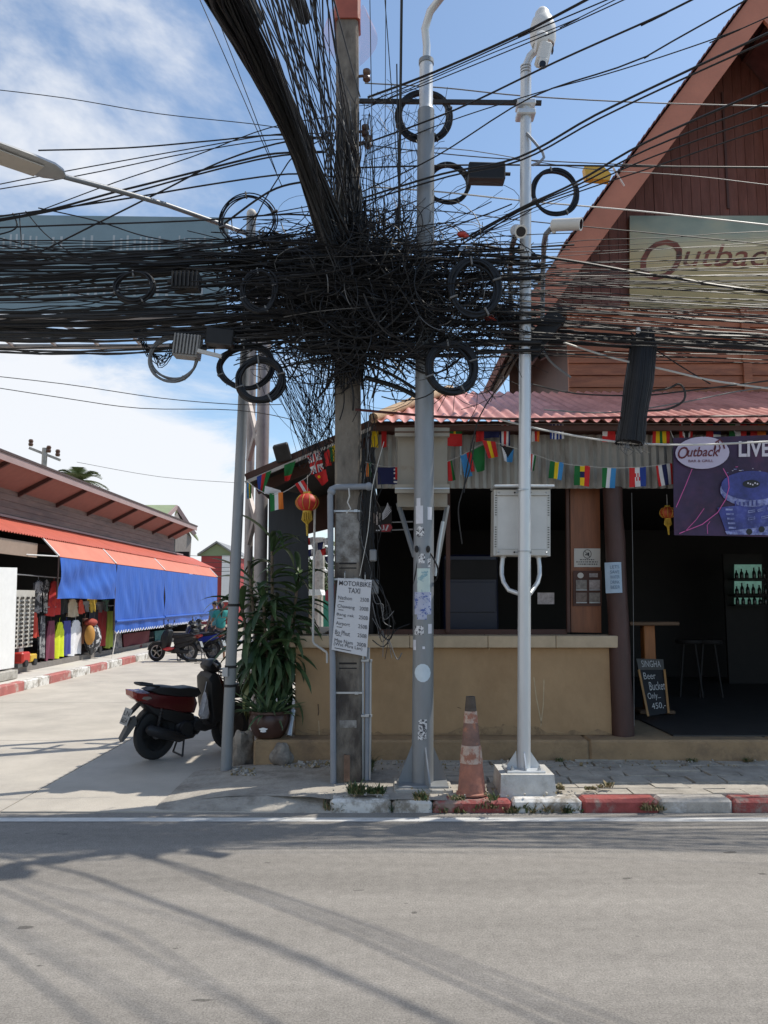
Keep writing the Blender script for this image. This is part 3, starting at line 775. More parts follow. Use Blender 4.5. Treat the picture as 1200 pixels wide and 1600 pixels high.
# chalkboard
Qc = [at(994, 1029, 8.75), at(1036, 1030, 8.75), at(1044, 1114, 8.45), at(1012, 1119, 8.45)]
cb = thing('chalkboard_sign', 'leaning beer bucket chalkboard with yellow wooden edges on the bar floor', 'chalkboard', (Qc[2] + Qc[3]) / 2)
m_chalk = mat('chalkboard_black', (0.018, 0.018, 0.019), .7, var=.4, scale=10); m_ywood = mat('yellow_wood_strip', (0.44, 0.23, 0.075), .5, var=.2)
m_ctop = mat('grey_board_top', (0.10, 0.095, 0.085), .7, var=.3); m_chk = mat('white_chalk', (0.62, 0.62, 0.60), .9, var=.25, scale=60)
slab(Qc, .02).build('board', m_chalk, cb); slab([p + Vector((0, -.006, 0)) for p in sub(Qc, (0, 0, 1, .2))], .005).build('top_panel', m_ctop, cb)
for u in (.0, 1.0):
    b = MB(); b.bar(bil(Qc, u, .2) + Vector((0, -.012, 0)), bil(Qc, u, 1.0) + Vector((0, -.012, 0)), .022, .02); b.build('side_strip', m_ywood, cb)
for s_, r_ in (('SINGHA', (.15, .04, .88, .16)), ('Beer', (.14, .26, .62, .38)), ('Bucket', (.30, .43, .96, .58)), ('Only...', (.16, .62, .72, .76)), ('450,-', (.26, .80, .90, .92))):
    text_quad(s_, Qc, r_, m_chk, cb, .012, bold=-.005)
# counter table with timber post behind the chalkboard
tb = thing('bar_table', 'rough plank table with square orange timber leg behind the chalkboard', 'table', (at(1015, 1100, 9.1).x, 9.1, FZ))
m_otim = mat('orange_timber', (0.36, 0.13, 0.035), .5, var=.25, stretch=(6, 6, .6)); m_rough = mat('rough_table_plank', (0.14, 0.085, 0.05), .75, var=.4, scale=6, stretch=(.5, 5, 5))
cxx = at(1012, 980, 9.1).x
for i in range(3):
    b = MB(); b.box((cxx, 8.92 + .135 * i, 1.32), (.56, .13, .04), b=.006); b.build('table_plank', m_rough, tb)
b = MB(); b.box((at(1010, 1000, 9.1).x, 9.05, (FZ + 1.3) / 2), (.13, .13, 1.3 - FZ), b=.008); b.build('leg', m_otim, tb)
b = MB(); b.box((at(1018, 1100, 9.1).x, 9.05, FZ + .03), (.4, .3, .04), b=.008); b.build('foot_plate', m_rough, tb)
# lit back-bar fridge with bottles
FX = at(1168, 900, 12.05).x
m_glow = mat('lit_fridge_panel', (0.3, 0.6, 0.5), .5, var=.5, scale=9, emit=((0.30, 0.62, 0.50), .13))
fd = thing('bar_fridge', 'glass fronted fridge glowing pale green in the dark bar', 'fridge', (FX, 12.0, FZ))
b = MB(); b.box((FX, 12.2, 1.3), (.62, .05, 2.0)); b.build('fridge_back', m_dark, fd)
for v0, v1 in ((882, 903), (908, 927), (934, 944)):
    qq = quadpx([(1148, v0), (1190, v0), (1190, v1), (1148, v1)], 12.1); slab(qq, .02).build('lit_panel', m_glow, fd)
for py in (905, 930, 946):
    p = at(1168, py, 12.0); b = MB(); b.box((FX, 12.0, p.z), (.56, .22, .02)); b.build('shelf', m_dark, fd)
m_bot = mat('dark_bottle_glass', (0.015, 0.02, 0.016), .15, var=.2)
bt = None
for py in (905, 930, 946):
    z = at(1168, py, 12.0).z + .012
    for i in range(6):
        if bt is None:
            b = MB(); b.lathe([(.026, 0), (.028, .01), (.028, .10), (.022, .125), (.011, .15), (.010, .19), (.012, .2)], n=10); bt = b.mesh('bottle', m_bot, smooth=40)
        o = bpy.data.objects.new('bottle', bt); COL.objects.link(o); o.location = (FX - .23 + i * .09 + rnd.uniform(-.015, .015), 11.95, z); o.scale = (1, 1, rnd.uniform(.55, .9))
        tag(o, 'dark bottle standing on a shelf of the glowing fridge', 'bottle', 'bottles in the bar fridge')
# bar stools faintly inside
for i, px in enumerate((1075, 1105)):
    p = at(px, 960, 10.6)
    st = thing('bar_stool', ('bar stool nearer the post' if i == 0 else 'bar stool nearer the fridge') + ' inside the dark bar', 'stool', (p.x, 10.6, FZ), group='stools in the bar')
    b = MB(); b.lathe([(.17, .70), (.18, .72), (.17, .75)], (p.x, 10.6, FZ), 16); b.build('seat', m_dark, st, smooth=40)
    for a in range(4):
        an = a * math.pi / 2 + .4; b = MB(); b.tube([(p.x + .1 * math.cos(an), 10.6 + .1 * math.sin(an), FZ + .7), (p.x + .2 * math.cos(an), 10.6 + .2 * math.sin(an), FZ)], .016, 6); b.build('leg', m_dark, st)
# winged sign in the window
Q = quadpx([(577, 790), (614, 788), (614, 832), (577, 832)], 7.72)
wg = thing('winged_window_sign', 'black sign with silver wing and red badge hanging in the window', 'sign', (Q[3] + Q[2]) / 2)
slab(sub(Q, (0, .05, .95, 1)), .015).build('sign_board', m_dark, wg)
m_silv = mat('silver_print', (0.45, 0.45, 0.48), .4, .3, var=.2); m_badge = mat('dark_red_badge', (0.28, 0.02, 0.03), .5, var=.2)
for i in range(6): strokeq(Q, [(.55, .55 - .04 * i), (.74, .42 - .07 * i), (.93 - .03 * i, .22 - .055 * i)], .035, .02).build('wing_feather', m_silv, wg, fixn=False)
mark(Q, [(.5, .72), (.88, .70), (.98, .82), (.88, .97), (.5, .98)], m_badge, wg, .018)
strokeq(Q, [(.40, .74), (.52, .92), (.62, .9), (.6, .74)], .05, .021).build('print', m_silv, wg, fixn=False)
strokeq(Q, [(.80, .74), (.70, .94)], .06, .021).build('print', m_silv, wg, fixn=False)
strokeq(Q, [(.28, .93), (.45, .93)], .05, .021).build('print', m_silv, wg, fixn=False)
for i in range(4): mark(Q, rect(.05 + .12 * i, .25 + .05 * (i % 2), .12 + .12 * i, .6 + .06 * (i % 3)), m_lf[i % 3], wg, .018)
b = MB(); b.tube([at(612, 816, 7.76), at(645, 815, 7.76)], .008, 6); b.build('bracket', m_galv, wg)
b = MB(); b.tube([at(612, 828, 7.76), at(645, 827, 7.76)], .008, 6); b.build('bracket', m_galv, wg)

# ---------------------------------------------------------------- bunting
PAL = {}
def pal(n):
    cols = dict(red=(200, 36, 38), green=(20, 110, 52), yellow=(232, 196, 20), blue=(30, 60, 140), sky=(60, 140, 200), white=(220, 220, 222), navy=(26, 34, 84), black=(20, 20, 24), orange=(220, 120, 40), lime=(150, 190, 40))
    if n not in PAL: PAL[n] = mat('flag_' + n, rgb(*cols[n]), .75, var=.08, scale=14)
    return PAL[n]
def V(*c): return lambda u, v: c[min(len(c) - 1, int(u * len(c)))]
def H(*c): return lambda u, v: c[min(len(c) - 1, int(v * len(c)))]
def uk(u, v):
    if abs(u - .5) < .09 or abs(v - .5) < .11: return 'red'
    if abs(u - .5) < .17 or abs(v - .5) < .2: return 'white'
    d = min(abs(u - v), abs(u - (1 - v)))
    return 'red' if d < .06 else 'white' if d < .15 else 'navy'
def china(u, v): return 'yellow' if (u - .25) ** 2 + (v - .3) ** 2 < .016 else 'red'
def eth(u, v): return 'navy' if (u - .5) ** 2 * 1.0 + (v - .45) ** 2 < .03 else V('green', 'yellow', 'red')(u, v)
def cro(u, v):
    if .34 < u < .66 and .3 < v < .7: return 'red' if (int(u * 14) + int(v * 14)) % 2 else 'white'
    return V('red', 'white', 'blue')(u, v)
def tha(u, v): return ('red', 'white', 'navy', 'navy', 'white', 'red')[min(5, int(u * 6))]
def cos(u, v): return ('navy', 'white', 'red', 'red', 'white', 'navy')[min(5, int(u * 6))]
def gre(u, v): return 'white' if int(u * 8) % 2 else 'blue'
def trib(a, b_, c): return lambda u, v: a if v < .5 - abs(u - .5) * .2 and v < u * .9 else (b_ if u < .5 else c)
def ger(u, v): return 'red' if v > .36 else ('yellow' if (u - .5) ** 2 + (v - .3) ** 2 < .012 else 'green')
def aus(u, v): return ('red' if u > .86 and v < .7 else 'white' if u > .8 and int(v * 9) % 2 else 'navy')
def bah(u, v): return 'black' if v < .75 - abs(u - .5) * 1.5 else ('sky' if u > .35 else 'white')
def dcan(u, v): return 'white' if u < .45 and v < .6 else 'red'
def zim(u, v): return 'black' if abs(u - .5) < .3 - v * .25 else ('white' if abs(u - .5) < .4 - v * .2 or abs(u - .5) < .08 else 'red')
def bunting(c, Y, fn, label, tri=False):
    Q = quadpx(c, Y); nu, nv = 14, 10
    names = []
    ph = rnd.uniform(0, 6)
    def P(u, v):
        if tri: u = lerp(u, .5, v * .92)
        p = bil(Q, u, v); return p + Vector((0, .014 * math.sin(5 * u + ph + 2 * v) * (.3 + v), 0))
    idx = {}
    def mi(u, v):
        n = fn(u, v)
        if n not in idx: idx[n] = len(idx); names.append(n)
        return idx[n]
    b = MB(); b.grid(P, nu, nv, mi); b.grid(lambda u, v: P(u, v) + Vector((0, .0022, 0)), nu, nv, mi)
    return b.build('bunting_flag', [pal(n) for n in names], label=label, cat='flag', group='bunting flags along the bar eaves', smooth=60, fixn=False)
r4 = lambda x0, x1, y0, y1: [(x0, y0), (x1, y0), (x1, y1), (x0, y1)]
up_ = 7.50; lo_ = 7.46
for c, Y, fn, lb, tri in (
    (r4(580, 591, 667, 699), up_, V('yellow'), 'plain yellow flag at the pole end of the upper bunting', 0),
    (r4(596, 604, 668, 699), up_, V('red'), 'narrow red flag beside the yellow one behind the lamp post', 0),
    (r4(699, 722, 665, 697), up_, ger, 'large red flag with green top beside the beige cabinet', 0),
    (r4(744, 756, 664, 690), up_, V('red'), 'narrow red flag above the red and yellow striped one', 0),
    (r4(756, 780, 664, 684), up_, V('navy'), 'dark navy flag partly behind the red and yellow flag', 0),
    ([(753, 688), (774, 690), (778, 714), (763, 716)], lo_ - .04, V('red', 'yellow', 'red'), 'tilted red and yellow striped flag with crest colours', 0),
    (r4(781, 797, 664, 697), up_, cos, 'white and red striped flag with dark edges', 0),
    (r4(831, 843, 665, 690), up_, V('white', 'red', 'orange'), 'white and red flag just right of the camera pole', 0),
    (r4(859, 881, 663, 686), up_, gre, 'blue and white striped flag under the awning', 0),
    (r4(941, 961, 668, 690), up_, dcan, 'red and white flag beside the hanging black bundle', 0),
    (r4(1020, 1046, 665, 695), up_, V('red', 'yellow', 'green', 'yellow', 'red'), 'red, yellow and green flag left above the banner', 0),
    (r4(1062, 1083, 663, 690), up_, zim, 'red flag with black and white wedge above the banner', 0),
    (r4(1104, 1127, 663, 690), up_, lambda u, v: 'red' if u < .4 else ('white' if v > .6 else 'navy'), 'red flag with navy and white blocks above the banner', 0),
    (r4(1140, 1166, 663, 688), up_, V('green', 'white', 'red'), 'green, white and red flag above the banner lettering', 0),
    (r4(1172, 1196, 663, 688), up_, V('red', 'orange'), 'red and orange flag at the photo edge above the banner', 0),
    ([(699, 722), (706, 719), (712, 750), (700, 752)], lo_, V('red', 'red', 'green'), 'hanging red flag half behind the beige cabinet', 0),
    ([(719, 712), (730, 708), (738, 744), (726, 746)], lo_, V('sky'), 'light blue flag on the lower string near the cabinet', 0),
    ([(729, 708), (736, 705), (742, 736), (735, 738)], lo_ - .01, V('red'), 'red sliver flag between the blue and green flags', 0),
    ([(735, 705), (758, 694), (757, 735), (745, 738)], lo_ + .01, V('green'), 'green pointed flag on the lower string', 0),
    ([(783, 696), (803, 700), (800, 723), (788, 720)], lo_, bah, 'black and blue pointed flag left of the camera pole', 0),
    ([(829, 709), (838, 712), (834, 736), (829, 736)], lo_, V('red', 'white', 'green'), 'narrow red, white and green flag behind the camera pole', 0),
    ([(860, 720), (881, 723), (878, 750), (857, 747)], lo_, V('green', 'yellow', 'sky'), 'green, yellow and light blue flag on the lower string', 0),
    ([(898, 727), (922, 728), (921, 760), (897, 758)], lo_, eth, 'green, yellow and red flag with dark round emblem', 0),
    ([(941, 731), (963, 731), (960, 763), (940, 761)], lo_, V('green', 'white', 'sky'), 'green, white and pale blue flag on the lower string', 0),
    ([(983, 731), (1009, 729), (1009, 760), (984, 761)], lo_, cro, 'red, white and blue flag with chequered shield', 0),
    ([(1025, 727), (1050, 724), (1053, 756), (1030, 760)], lo_, tha, 'five striped red, white and navy flag next to the banner', 0),
    (r4(572, 580, 722, 745), 7.3, V('orange', 'green'), 'small orange and green flag peeking beside the concrete pole', 0),
    (r4(590, 622, 730, 757), 7.3, aus, 'navy flag with red corner left of the beige cabinet', 0),
    (r4(386, 393, 755, 779), 7.38, V('sky', 'yellow', 'green'), 'sliver of blue, yellow and green flag by the leaning post', 0),
    ([(401, 745), (424, 735), (412, 768), (404, 768)], 7.38, V('blue', 'red', 'green'), 'twisted blue, red and green flag under the lean-to edge', 0),
    ([(414, 759), (438, 766), (441, 772), (413, 772)], 7.36, V('white'), 'crumpled white flag above the green, white and orange one', 0),
    ([(421, 771), (442, 769), (443, 795), (422, 799)], 7.33, V('green', 'white', 'orange'), 'green, white and orange flag by the lean-to corner', 0),
    ([(444, 727), (462, 720), (453, 750), (445, 752)], 7.38, H('green', 'green', 'red'), 'green flag with red tip under the lean-to roof', 0),
    ([(480, 712), (501, 706), (506, 735), (487, 742)], 7.36, uk, 'flag with red and white crosses on navy', 0),
    ([(491, 742), (509, 733), (513, 752), (503, 759)], 7.36, china, 'red flag with yellow star below the crossed one', 0),
    ([(506, 706), (515, 701), (518, 727), (509, 729)], 7.37, V('red'), 'red flag tucked left of the concrete pole', 0),
    ([(514, 701), (525, 694), (525, 720), (517, 722)], 7.36, V('green', 'yellow'), 'green and yellow flag touching the concrete pole', 0),
    ([(461, 756), (474, 750), (492, 779), (480, 788)], 7.30, V('red', 'white', 'red'), 'tilted red, white, red flag over the lantern', 0),
): bunting(c, Y, fn, lb, tri)
def pxcable(pts, r, m, name, label, group, Y0=None, Y1=None, n=5, cat='cable', sub_=4, wob=.0, ext=0.0):
    """pts: (px, py, Y) through which the cable passes (smoothed)"""
    P = [at(*p) for p in pts]; out = []
    if ext: P.append(P[-1] + (P[-1] - P[-2]).normalized() * ext)
    for i in range(len(P) - 1):
        a, b_, c, d = P[max(i - 1, 0)], P[i], P[i + 1], P[min(i + 2, len(P) - 1)]
        for k in range(sub_):
            t = k / sub_
            out.append(0.5 * ((2 * b_) + (c - a) * t + (2 * a - 5 * b_ + 4 * c - d) * t * t + (3 * b_ - a - 3 * c + d) * t ** 3))
    out.append(P[-1])
    if wob: out = [p + Vector((0, rnd.uniform(-wob, wob), rnd.uniform(-wob, wob))) for p in out]
    b = MB(); b.tube(out, r, n); return b.build(name, m, label=label, cat=cat, group=group, smooth=60, fixn=False)
pxcable([(572, 666, up_), (700, 664, up_), (860, 662, up_), (1050, 662, up_), (1230, 661, up_)], .004, m_whitec, 'bunting_string', 'thin white string of the upper flag row under the eave', None, cat='string')
pxcable([(692, 724, lo_), (722, 711, lo_), (753, 694, lo_), (775, 692, lo_), (800, 699, lo_), (832, 709, lo_), (870, 722, lo_), (910, 728, lo_), (960, 731, lo_), (1010, 729, lo_), (1052, 723, lo_)], .004, m_whitec, 'bunting_string', 'sagging white string of the lower flag row before the grey sheets', None, cat='string')
pxcable([(571, 722, 7.3), (600, 729, 7.3), (622, 730, 7.3)], .004, m_whitec, 'bunting_string', 'short white string between concrete pole and beige cabinet', None, cat='string')
pxcable([(386, 752, 7.37), (402, 764, 7.36), (420, 772, 7.34), (443, 769, 7.33), (470, 752, 7.32), (486, 739, 7.34), (502, 705, 7.36), (526, 694, 7.36)], .004, m_whitec, 'bunting_string', 'white string of flags looping below the lean-to roof', None, cat='string')
# lanterns
m_lant = mat('red_lantern_silk', (0.50, 0.03, 0.02), .55, var=.2, scale=12); m_lgold = mat('gold_fringe', (0.55, 0.36, 0.04), .6, var=.3, scale=20)
m_lant2 = mat('orange_lantern_silk', (0.42, 0.07, 0.02), .55, var=.4, scale=30)
def lantern(px, py, rp, Y, mm, label, tass):
    c = at(px, py, Y); r = rp * mpp(Y, py)
    L_ = thing('paper_lantern', label, 'lantern', (c.x, c.y, c.z - r), group='lanterns hung at the bar')
    b = MB(); n = 12; b.lathe([(r * .35 + r * .65 * math.sin(math.pi * i / n) ** .7 if 0 < i < n else r * .35, (-.85 + 1.7 * i / n) * r * .9) for i in range(n + 1)], c, 20); b.build('shade', mm, L_, smooth=60)
    for a in range(10):
        an = a * math.pi / 5; b = MB(); b.tube([c + Vector((math.cos(an) * q, math.sin(an) * q, h)) for q, h in [((r * .36 + r * .66 * math.sin(math.pi * i / n) ** .7), (-.85 + 1.7 * i / n) * r * .9) for i in range(1, n)]], .003, 4); b.build('rib', m_lgold, L_)
    b = MB(); b.lathe([(r * .38, -r * .9), (r * .4, -r * .72)], c, 14); b.lathe([(r * .4, r * .72), (r * .36, r * .92)], c, 14); b.build('collar', m_lgold, L_)
    b = MB()
    for a in range(14):
        an = a * math.pi / 7; q = r * .34; b.tube([c + Vector((q * math.cos(an), q * math.sin(an), -r * .9)), c + Vector((q * 1.3 * math.cos(an), q * 1.3 * math.sin(an), -r * 1.5)), c + Vector((.1 * q * math.cos(an), .1 * q * math.sin(an), -r * (1.9 if tass else 1.6)))], .005, 4)
    if tass: b.tube([c + Vector((0, 0, -r * 1.7)), c + Vector((.004, 0, -r * 2.9))], [.014, .008], 6)
    b.build('tassel', m_lgold, L_)
    b = MB(); b.tube([c + Vector((0, 0, r * .85)), c + Vector((0, 0, r * 2.4))], .003, 4); b.build('cord', m_whitec, L_)
lantern(480, 785, 18, 7.28, m_lant, 'red lantern with yellow tassel under the lean-to corner', True)
lantern(1043, 801, 12, 7.62, m_lant2, 'orange lantern half hidden behind the violet banner', True)
pxcable([(987, 770, 7.55), (989, 900, 7.55), (991, 1135, 7.5)], .003, m_grayc, 'hanging_string', 'thin pale cord hanging down beside the maroon post', None, cat='cord')
# ================================================================ concrete utility pole
YP = 6.72
pb = gnd(545, 1214, .12); YP = pb.y
up = thing('utility_pole', 'square weathered concrete utility pole smothered in black cables', 'utility pole', (pb.x, YP, .1))
xb0, xb1 = at(523, 1200, YP).x, at(567, 1200, YP).x
t0, t1 = at(526, 40, YP), at(560, 40, YP)
def pole_x(z):
    k = (z - .1) / (t0.z - .1); return lerp(xb0, t0.x, k), lerp(xb1, t1.x, k)
ZT = 9.2
b = MB(); lo = []; zs = [.1, .5, 1.2, 2.2, 3.2, 4.2, 5.2, 6.2, 7.2, ZT]
prev = None
for z in zs:
    a, c = pole_x(z); w = (c - a) / 2; ch = .022; xm = (a + c) / 2
    ring = [(xm - w + ch, YP - w, z), (xm + w - ch, YP - w, z), (xm + w, YP - w + ch, z), (xm + w, YP + w - ch, z), (xm + w - ch, YP + w, z), (xm - w + ch, YP + w, z), (xm - w, YP + w - ch, z), (xm - w, YP - w + ch, z)]
    k = len(b.v); b.v += [Vector(p) for p in ring]
    if prev is not None:
        for j in range(8): b.f.append([prev + j, prev + (j + 1) % 8, k + (j + 1) % 8, k + j]); b.m.append(0)
    prev = k
b.f.append([prev + j for j in range(8)]); b.m.append(0)
b.build('shaft', m_pole, up)
def pface(px, py): # point on the front face of the pole
    z = at(px, py, YP - .14).z; a, c = pole_x(z); return Vector(((a + c) / 2, YP - (c - a) / 2, z))
# recessed ladder slots, plates, bands
m_patch = mat('grey_worn_plate', (0.30, 0.29, 0.27), .8, var=.4, scale=10, col2=(0.10, 0.085, 0.07), mixs=7, thr=(.38, .68), bump=.3)
p = pface(545, 840); b = MB(); b.box(p + Vector((0, .003, 0)), (.20, .012, .42)); b.build('worn_poster_patch', m_patch, up)
p = pface(545, 1132); b = MB(); b.box(p + Vector((0, .004, 0)), (.14, .012, .06)); b.build('number_plate', m_patch, up)
for py in (1037, 880): p = pface(545, py); b = MB(); b.box(p + Vector((0, .008, 0)), (.15, .022, .018), b=.004); b.box(p + Vector((0, .008, -.04)), (.15, .022, .012), b=.004); b.build('slot_lip', m_dark, up)
for py in (798, 1083, 905, 760):
    z = pface(545, py).z; a, c = pole_x(z); w = (c - a) / 2 + .004; xm = (a + c) / 2
    b = MB()
    for sx in (-1, 1):
        b.box((xm + sx * w, YP, z), (.004, 2 * w, .016)); b.box((xm, YP + sx * w, z), (2 * w, .004, .016))
    b.box((xm + w * .6, YP - w - .012, z), (.03, .02, .022)); b.build('steel_band', m_galv, up)
# orange plastic sleeve and sheer torn sheet round the upper pole
m_orange = mat('orange_sleeve', (0.34, 0.085, 0.05), .6, var=.2, scale=6)
z0 = at(545, 38, YP).z; a, c = pole_x(z0); w = (c - a) / 2 + .012; xm = (a + c) / 2
b = MB(); wv_ = w + .004
b.prism([(-wv_ + .02, -wv_), (wv_ - .02, -wv_), (wv_, -wv_ + .02), (wv_, wv_ - .02), (wv_ - .02, wv_), (-wv_ + .02, wv_), (-wv_, wv_ - .02), (-wv_, -wv_ + .02)], lambda a, c, t: (xm + a, YP + c, t), [(z0 - .03, 1.04), (z0 + .02, 1.01), (z0 + .5, 1.0), (z0 + 1.6, .94)]); b.build('orange_sleeve', m_orange, up, smooth=40)
m_sheer = mat('sheer_pink_film', (0.75, 0.30, 0.30), .6, var=.3, scale=4, alpha=.26)
def film(s, wx, h0, h1):
    b = MB(); b.grid(lambda u, v: Vector((xm + s * (w + wx * math.sin(math.pi * min(1, .15 + v * .85)) * u), YP - .1 - .06 * math.sin(3 * u + 2 * v), z0 - lerp(h0, h1, v) + .05 * math.sin(4 * u))), 8, 10)
    return b
film(1, .17, -.02, .42).build('torn_film', m_sheer, up, smooth=60); film(-1, .12, .02, .34).build('torn_film', m_sheer, up, smooth=60)
# insulators and brackets
m_ins = mat('brown_porcelain', (0.10, 0.05, 0.03), .25, var=.2)
for px, py in ((573, 118), (575, 222), (571, 205)):
    p = at(px, py, YP - .05); b = MB(); b.lathe([(.02, -.06), (.035, -.045), (.035, -.02), (.02, 0), (.035, .02), (.035, .05), (.018, .06)], p, 12); b.bar(p, p + Vector((-.12, .02, 0)), .018, .018); b.build('insulator', m_ins, up, smooth=40)
p0, p1 = at(562, 158, YP), at(846, 160, 6.5)
# conduits
m_pvc = mat('grey_conduit', (0.22, 0.24, 0.27), .5, var=.15); m_pvcw = mat('pale_conduit', (0.55, 0.55, 0.53), .5, var=.12)
cd_ = thing('pipe_conduit', 'grey pipe elbow frame running down the left face of the concrete pole', 'conduit', (at(519, 1210, 6.55).x, 6.55, .1))
e = [at(580, 760, 6.5), at(526, 761, 6.5), at(518, 764, 6.5), at(516, 775, 6.5), at(517, 900, 6.52), at(520, 1050, 6.54), at(521, 1212, 6.55)]; e[-1].z = .1
b = MB(); b.tube(e, .026, 10); b.build('pipe', m_pvc, cd_, smooth=50)
for p in (at(518, 768, 6.5), at(576, 760, 6.5)): b = MB(); b.ell(p, (.036, .036, .036), 12, 8); b.build('elbow', m_pvc, cd_, smooth=60)
b = MB(); b.tube([at(545, 763, 6.47), at(546, 775, 6.45), at(543, 785, 6.45), at(548, 795, 6.45), at(541, 802, 6.45)], .006, 6); b.build('wire_hook', m_whitec, cd_)
for k, (px, r, mm, lb, top) in enumerate(((574, .022, m_pvc, 'grey', 1012), (567, .012, m_pvcw, 'thin pale', 1000), (579, .011, m_galv, 'thin steel', 1030))):
    pt, pb_ = at(px, top, 6.6), at(px - 1, 1200, 6.62); pb_.z = .11
    o = thing('conduit', lb + ' conduit clamped down the right face of the concrete pole', 'conduit', pb_, group='conduits on the concrete pole')
    b = MB(); b.tube([pt, pb_], r, 9); b.build('pipe', mm, o, smooth=50)
    for py in (1032, 1118):
        c = at(px, py, 6.6); b = MB(); b.box(c + Vector((0, -.01, 0)), (r * 2.6, .03, .022), b=.003); b.build('clamp', m_galv, o)
b = MB(); p = gnd(541, 1220, .12); b.box((p.x - .012, p.y, .12 + .105), (.012, .05, .21)); b.box((p.x + .012, p.y - .02, .12 + .105), (.036, .012, .21)); b.build('steel_stub', m_rust, label='short rusty steel angle stub at the foot of the concrete pole', cat='steel stub')
m_mbox = mat('grey_meter_box', (0.20, 0.205, 0.21), .5, var=.2)
for px, py, w_, h_, lb in ((586, 917, .06, .12, 'small grey junction box right of the motorbike taxi sign'), (583, 868, .06, .10, 'dark cracked box on the concrete pole above the taxi sign')):
    p = at(px, py, 6.55); o = thing('junction_box', lb, 'junction box', p - Vector((0, 0, h_ / 2)), group='junction boxes on the pole')
    b = MB(); b.box(p, (w_, .06, h_), b=.008); b.build('box_body', m_mbox, o); b = MB(); b.box(p + Vector((0, -.034, 0)), (w_ * .8, .01, h_ * .85), b=.003); b.build('cover', m_mbox, o)
# white pipe at porch
pxcable([(492, 792, 7.42), (490, 900, 7.43), (489, 1002, 7.45), (491, 1006, 7.45), (510, 1019, 7.45), (511, 1022, 7.45), (511, 1036, 7.45)], .011, m_pvcw, 'drain_pipe', 'thin white drain pipe kinked over the low wall corner', None, cat='pipe', n=8, sub_=1)

# ---------------------------------------------------------------- motorbike taxi sign
Q = [at(528, 903, 6.50), at(581, 906, 6.50), at(573, 1026, 6.50), at(518, 1015, 6.50)]
m_signw = mat('taxi_sign_white', (0.56, 0.56, 0.575), .5, var=.06, scale=4); m_txt = mat('taxi_sign_lettering', (0.035, 0.035, 0.045), .5, var=.2)
tx = thing('motorbike_taxi_sign', 'white motorbike taxi price board wired to the concrete pole', 'sign', (Q[2] + Q[3]) / 2)
slab(Q, .006).build('board', m_signw, tx)
text_quad('MOTORBIKE', Q, (.05, .035, .985, .10), m_txt, tx, .003, bold=.004); text_quad('TAXI', Q, (.33, .125, .68, .195), m_txt, tx, .003, bold=.004)
for i, (a_, c_, w_) in enumerate((('Nathon', '250B', .40), ('Chaweng', '200B', .50), ('Bang rak', '250B', .50), ('Airport', '250B', .40), ('Bo Phut', '250B', .42), ('Mae Nam', '300B', .52))):
    v = .245 + .118 * i; h = .05
    text_quad(a_, Q, (.06, v, .06 + w_, v + h + (.012 if a_[-1] in 'gt' or 'p' in a_ else 0)), m_txt, tx, .003); text_quad(c_, Q, (.70, v, .96, v + h), m_txt, tx, .003)
    if i < 5: mark(Q, rect(.09, v + .072, .24, v + .08), m_txt, tx)
text_quad('(Wat Phra Lan)', Q, (.05, .888, .86, .945), m_txt, tx, .003)
mark(Q, rect(.08, .962, .55, .972), m_txt, tx)
for u, v in ((.2, -.02), (.8, -.01)): b = MB(); p = bil(Q, u, v); b.tube([p + Vector((0, -.01, -.02)), p + Vector((0, -.012, .03)), p + Vector((0, .03, .05))], .004, 5); b.build('tie_wire', m_galv, tx)
q2 = quadpx([(508, 925), (523, 912), (523, 945), (508, 938)], 7.0)
slab(q2, .01).build('back_of_sign', m_badge, label='dark red sign edge half hidden left of the concrete pole', cat='sign')

# ================================================================ steel lamp post with beige cabinet
pl = gnd(660, 1224, .12); YL = pl.y
lp = thing('lamp_post', 'grey steel lamp post covered in peeling stickers', 'lamp post', (pl.x, YL, .1))
def lpx(z): # centre
    return lerp(pl.x, at(666, 100, YL).x, (z - .1) / (at(666, 100, YL).z - .1))
zA, zB = at(660, 170, YL).z, at(660, 96, YL).z
rb, rt = 17 * mpp(YL, 1100), 13.2 * mpp(YL, 300)
b = MB(); zz_ = [.12, .6, 1.2, 2, 3, 4, zA - .02]
b.tube([(lpx(z), YL, z) for z in zz_], [lerp(rb, rt, (z - .1) / zA) for z in zz_], 24); b.build('shaft', m_galv2, lp, smooth=50)
rc = 10.6 * mpp(YL, 130)
b = MB(); b.tube([(lpx(zA), YL, zA - .02), (lpx(zA), YL, zA + .02), (lpx(zB), YL, zB)], [rt * .98, rc, rc], 20); b.build('upper_shaft', m_wpole, lp, smooth=40)
c = Vector((lpx(zB), YL, zB)); r_ = 6.0 * mpp(YL, 50)
arm = [c + Vector((0, 0, -.05)), c + Vector((.005, 0, .15)), at(664, 45, YL - .05), at(672, 18, YL - .1), at(690, -5, YL - .2), at(740, -42, YL - .5), at(830, -80, YL - 1.0)]
b = MB(); b.tube(arm, r_, 12); b.build('curved_arm', m_wpole, lp, smooth=60)
b = MB(); b.lathe([(rc * 1.12, zB - .03), (rc * 1.12, zB + .01), (r_ * 1.1, zB + .02)], (lpx(zB), YL, 0), 18); b.build('collar', m_galv2, lp, smooth=40)
for a in range(4):                                                 # base fins and plate
    an = a * math.pi / 2 + .25; d_ = Vector((math.cos(an), math.sin(an), 0)); s_ = Vector((-d_.y, d_.x, 0)) * .006
    b0 = Vector((pl.x, YL, .13)); P = [b0 + d_ * rb * .9, b0 + d_ * .20, b0 + d_ * .20 + Vector((0, 0, .03)), b0 + d_ * rb * .95 + Vector((0, 0, .30))]
    b = MB(); b.hexa([p + s_ for p in P], [p - s_ for p in P]); b.build('base_fin', m_galv2, lp)
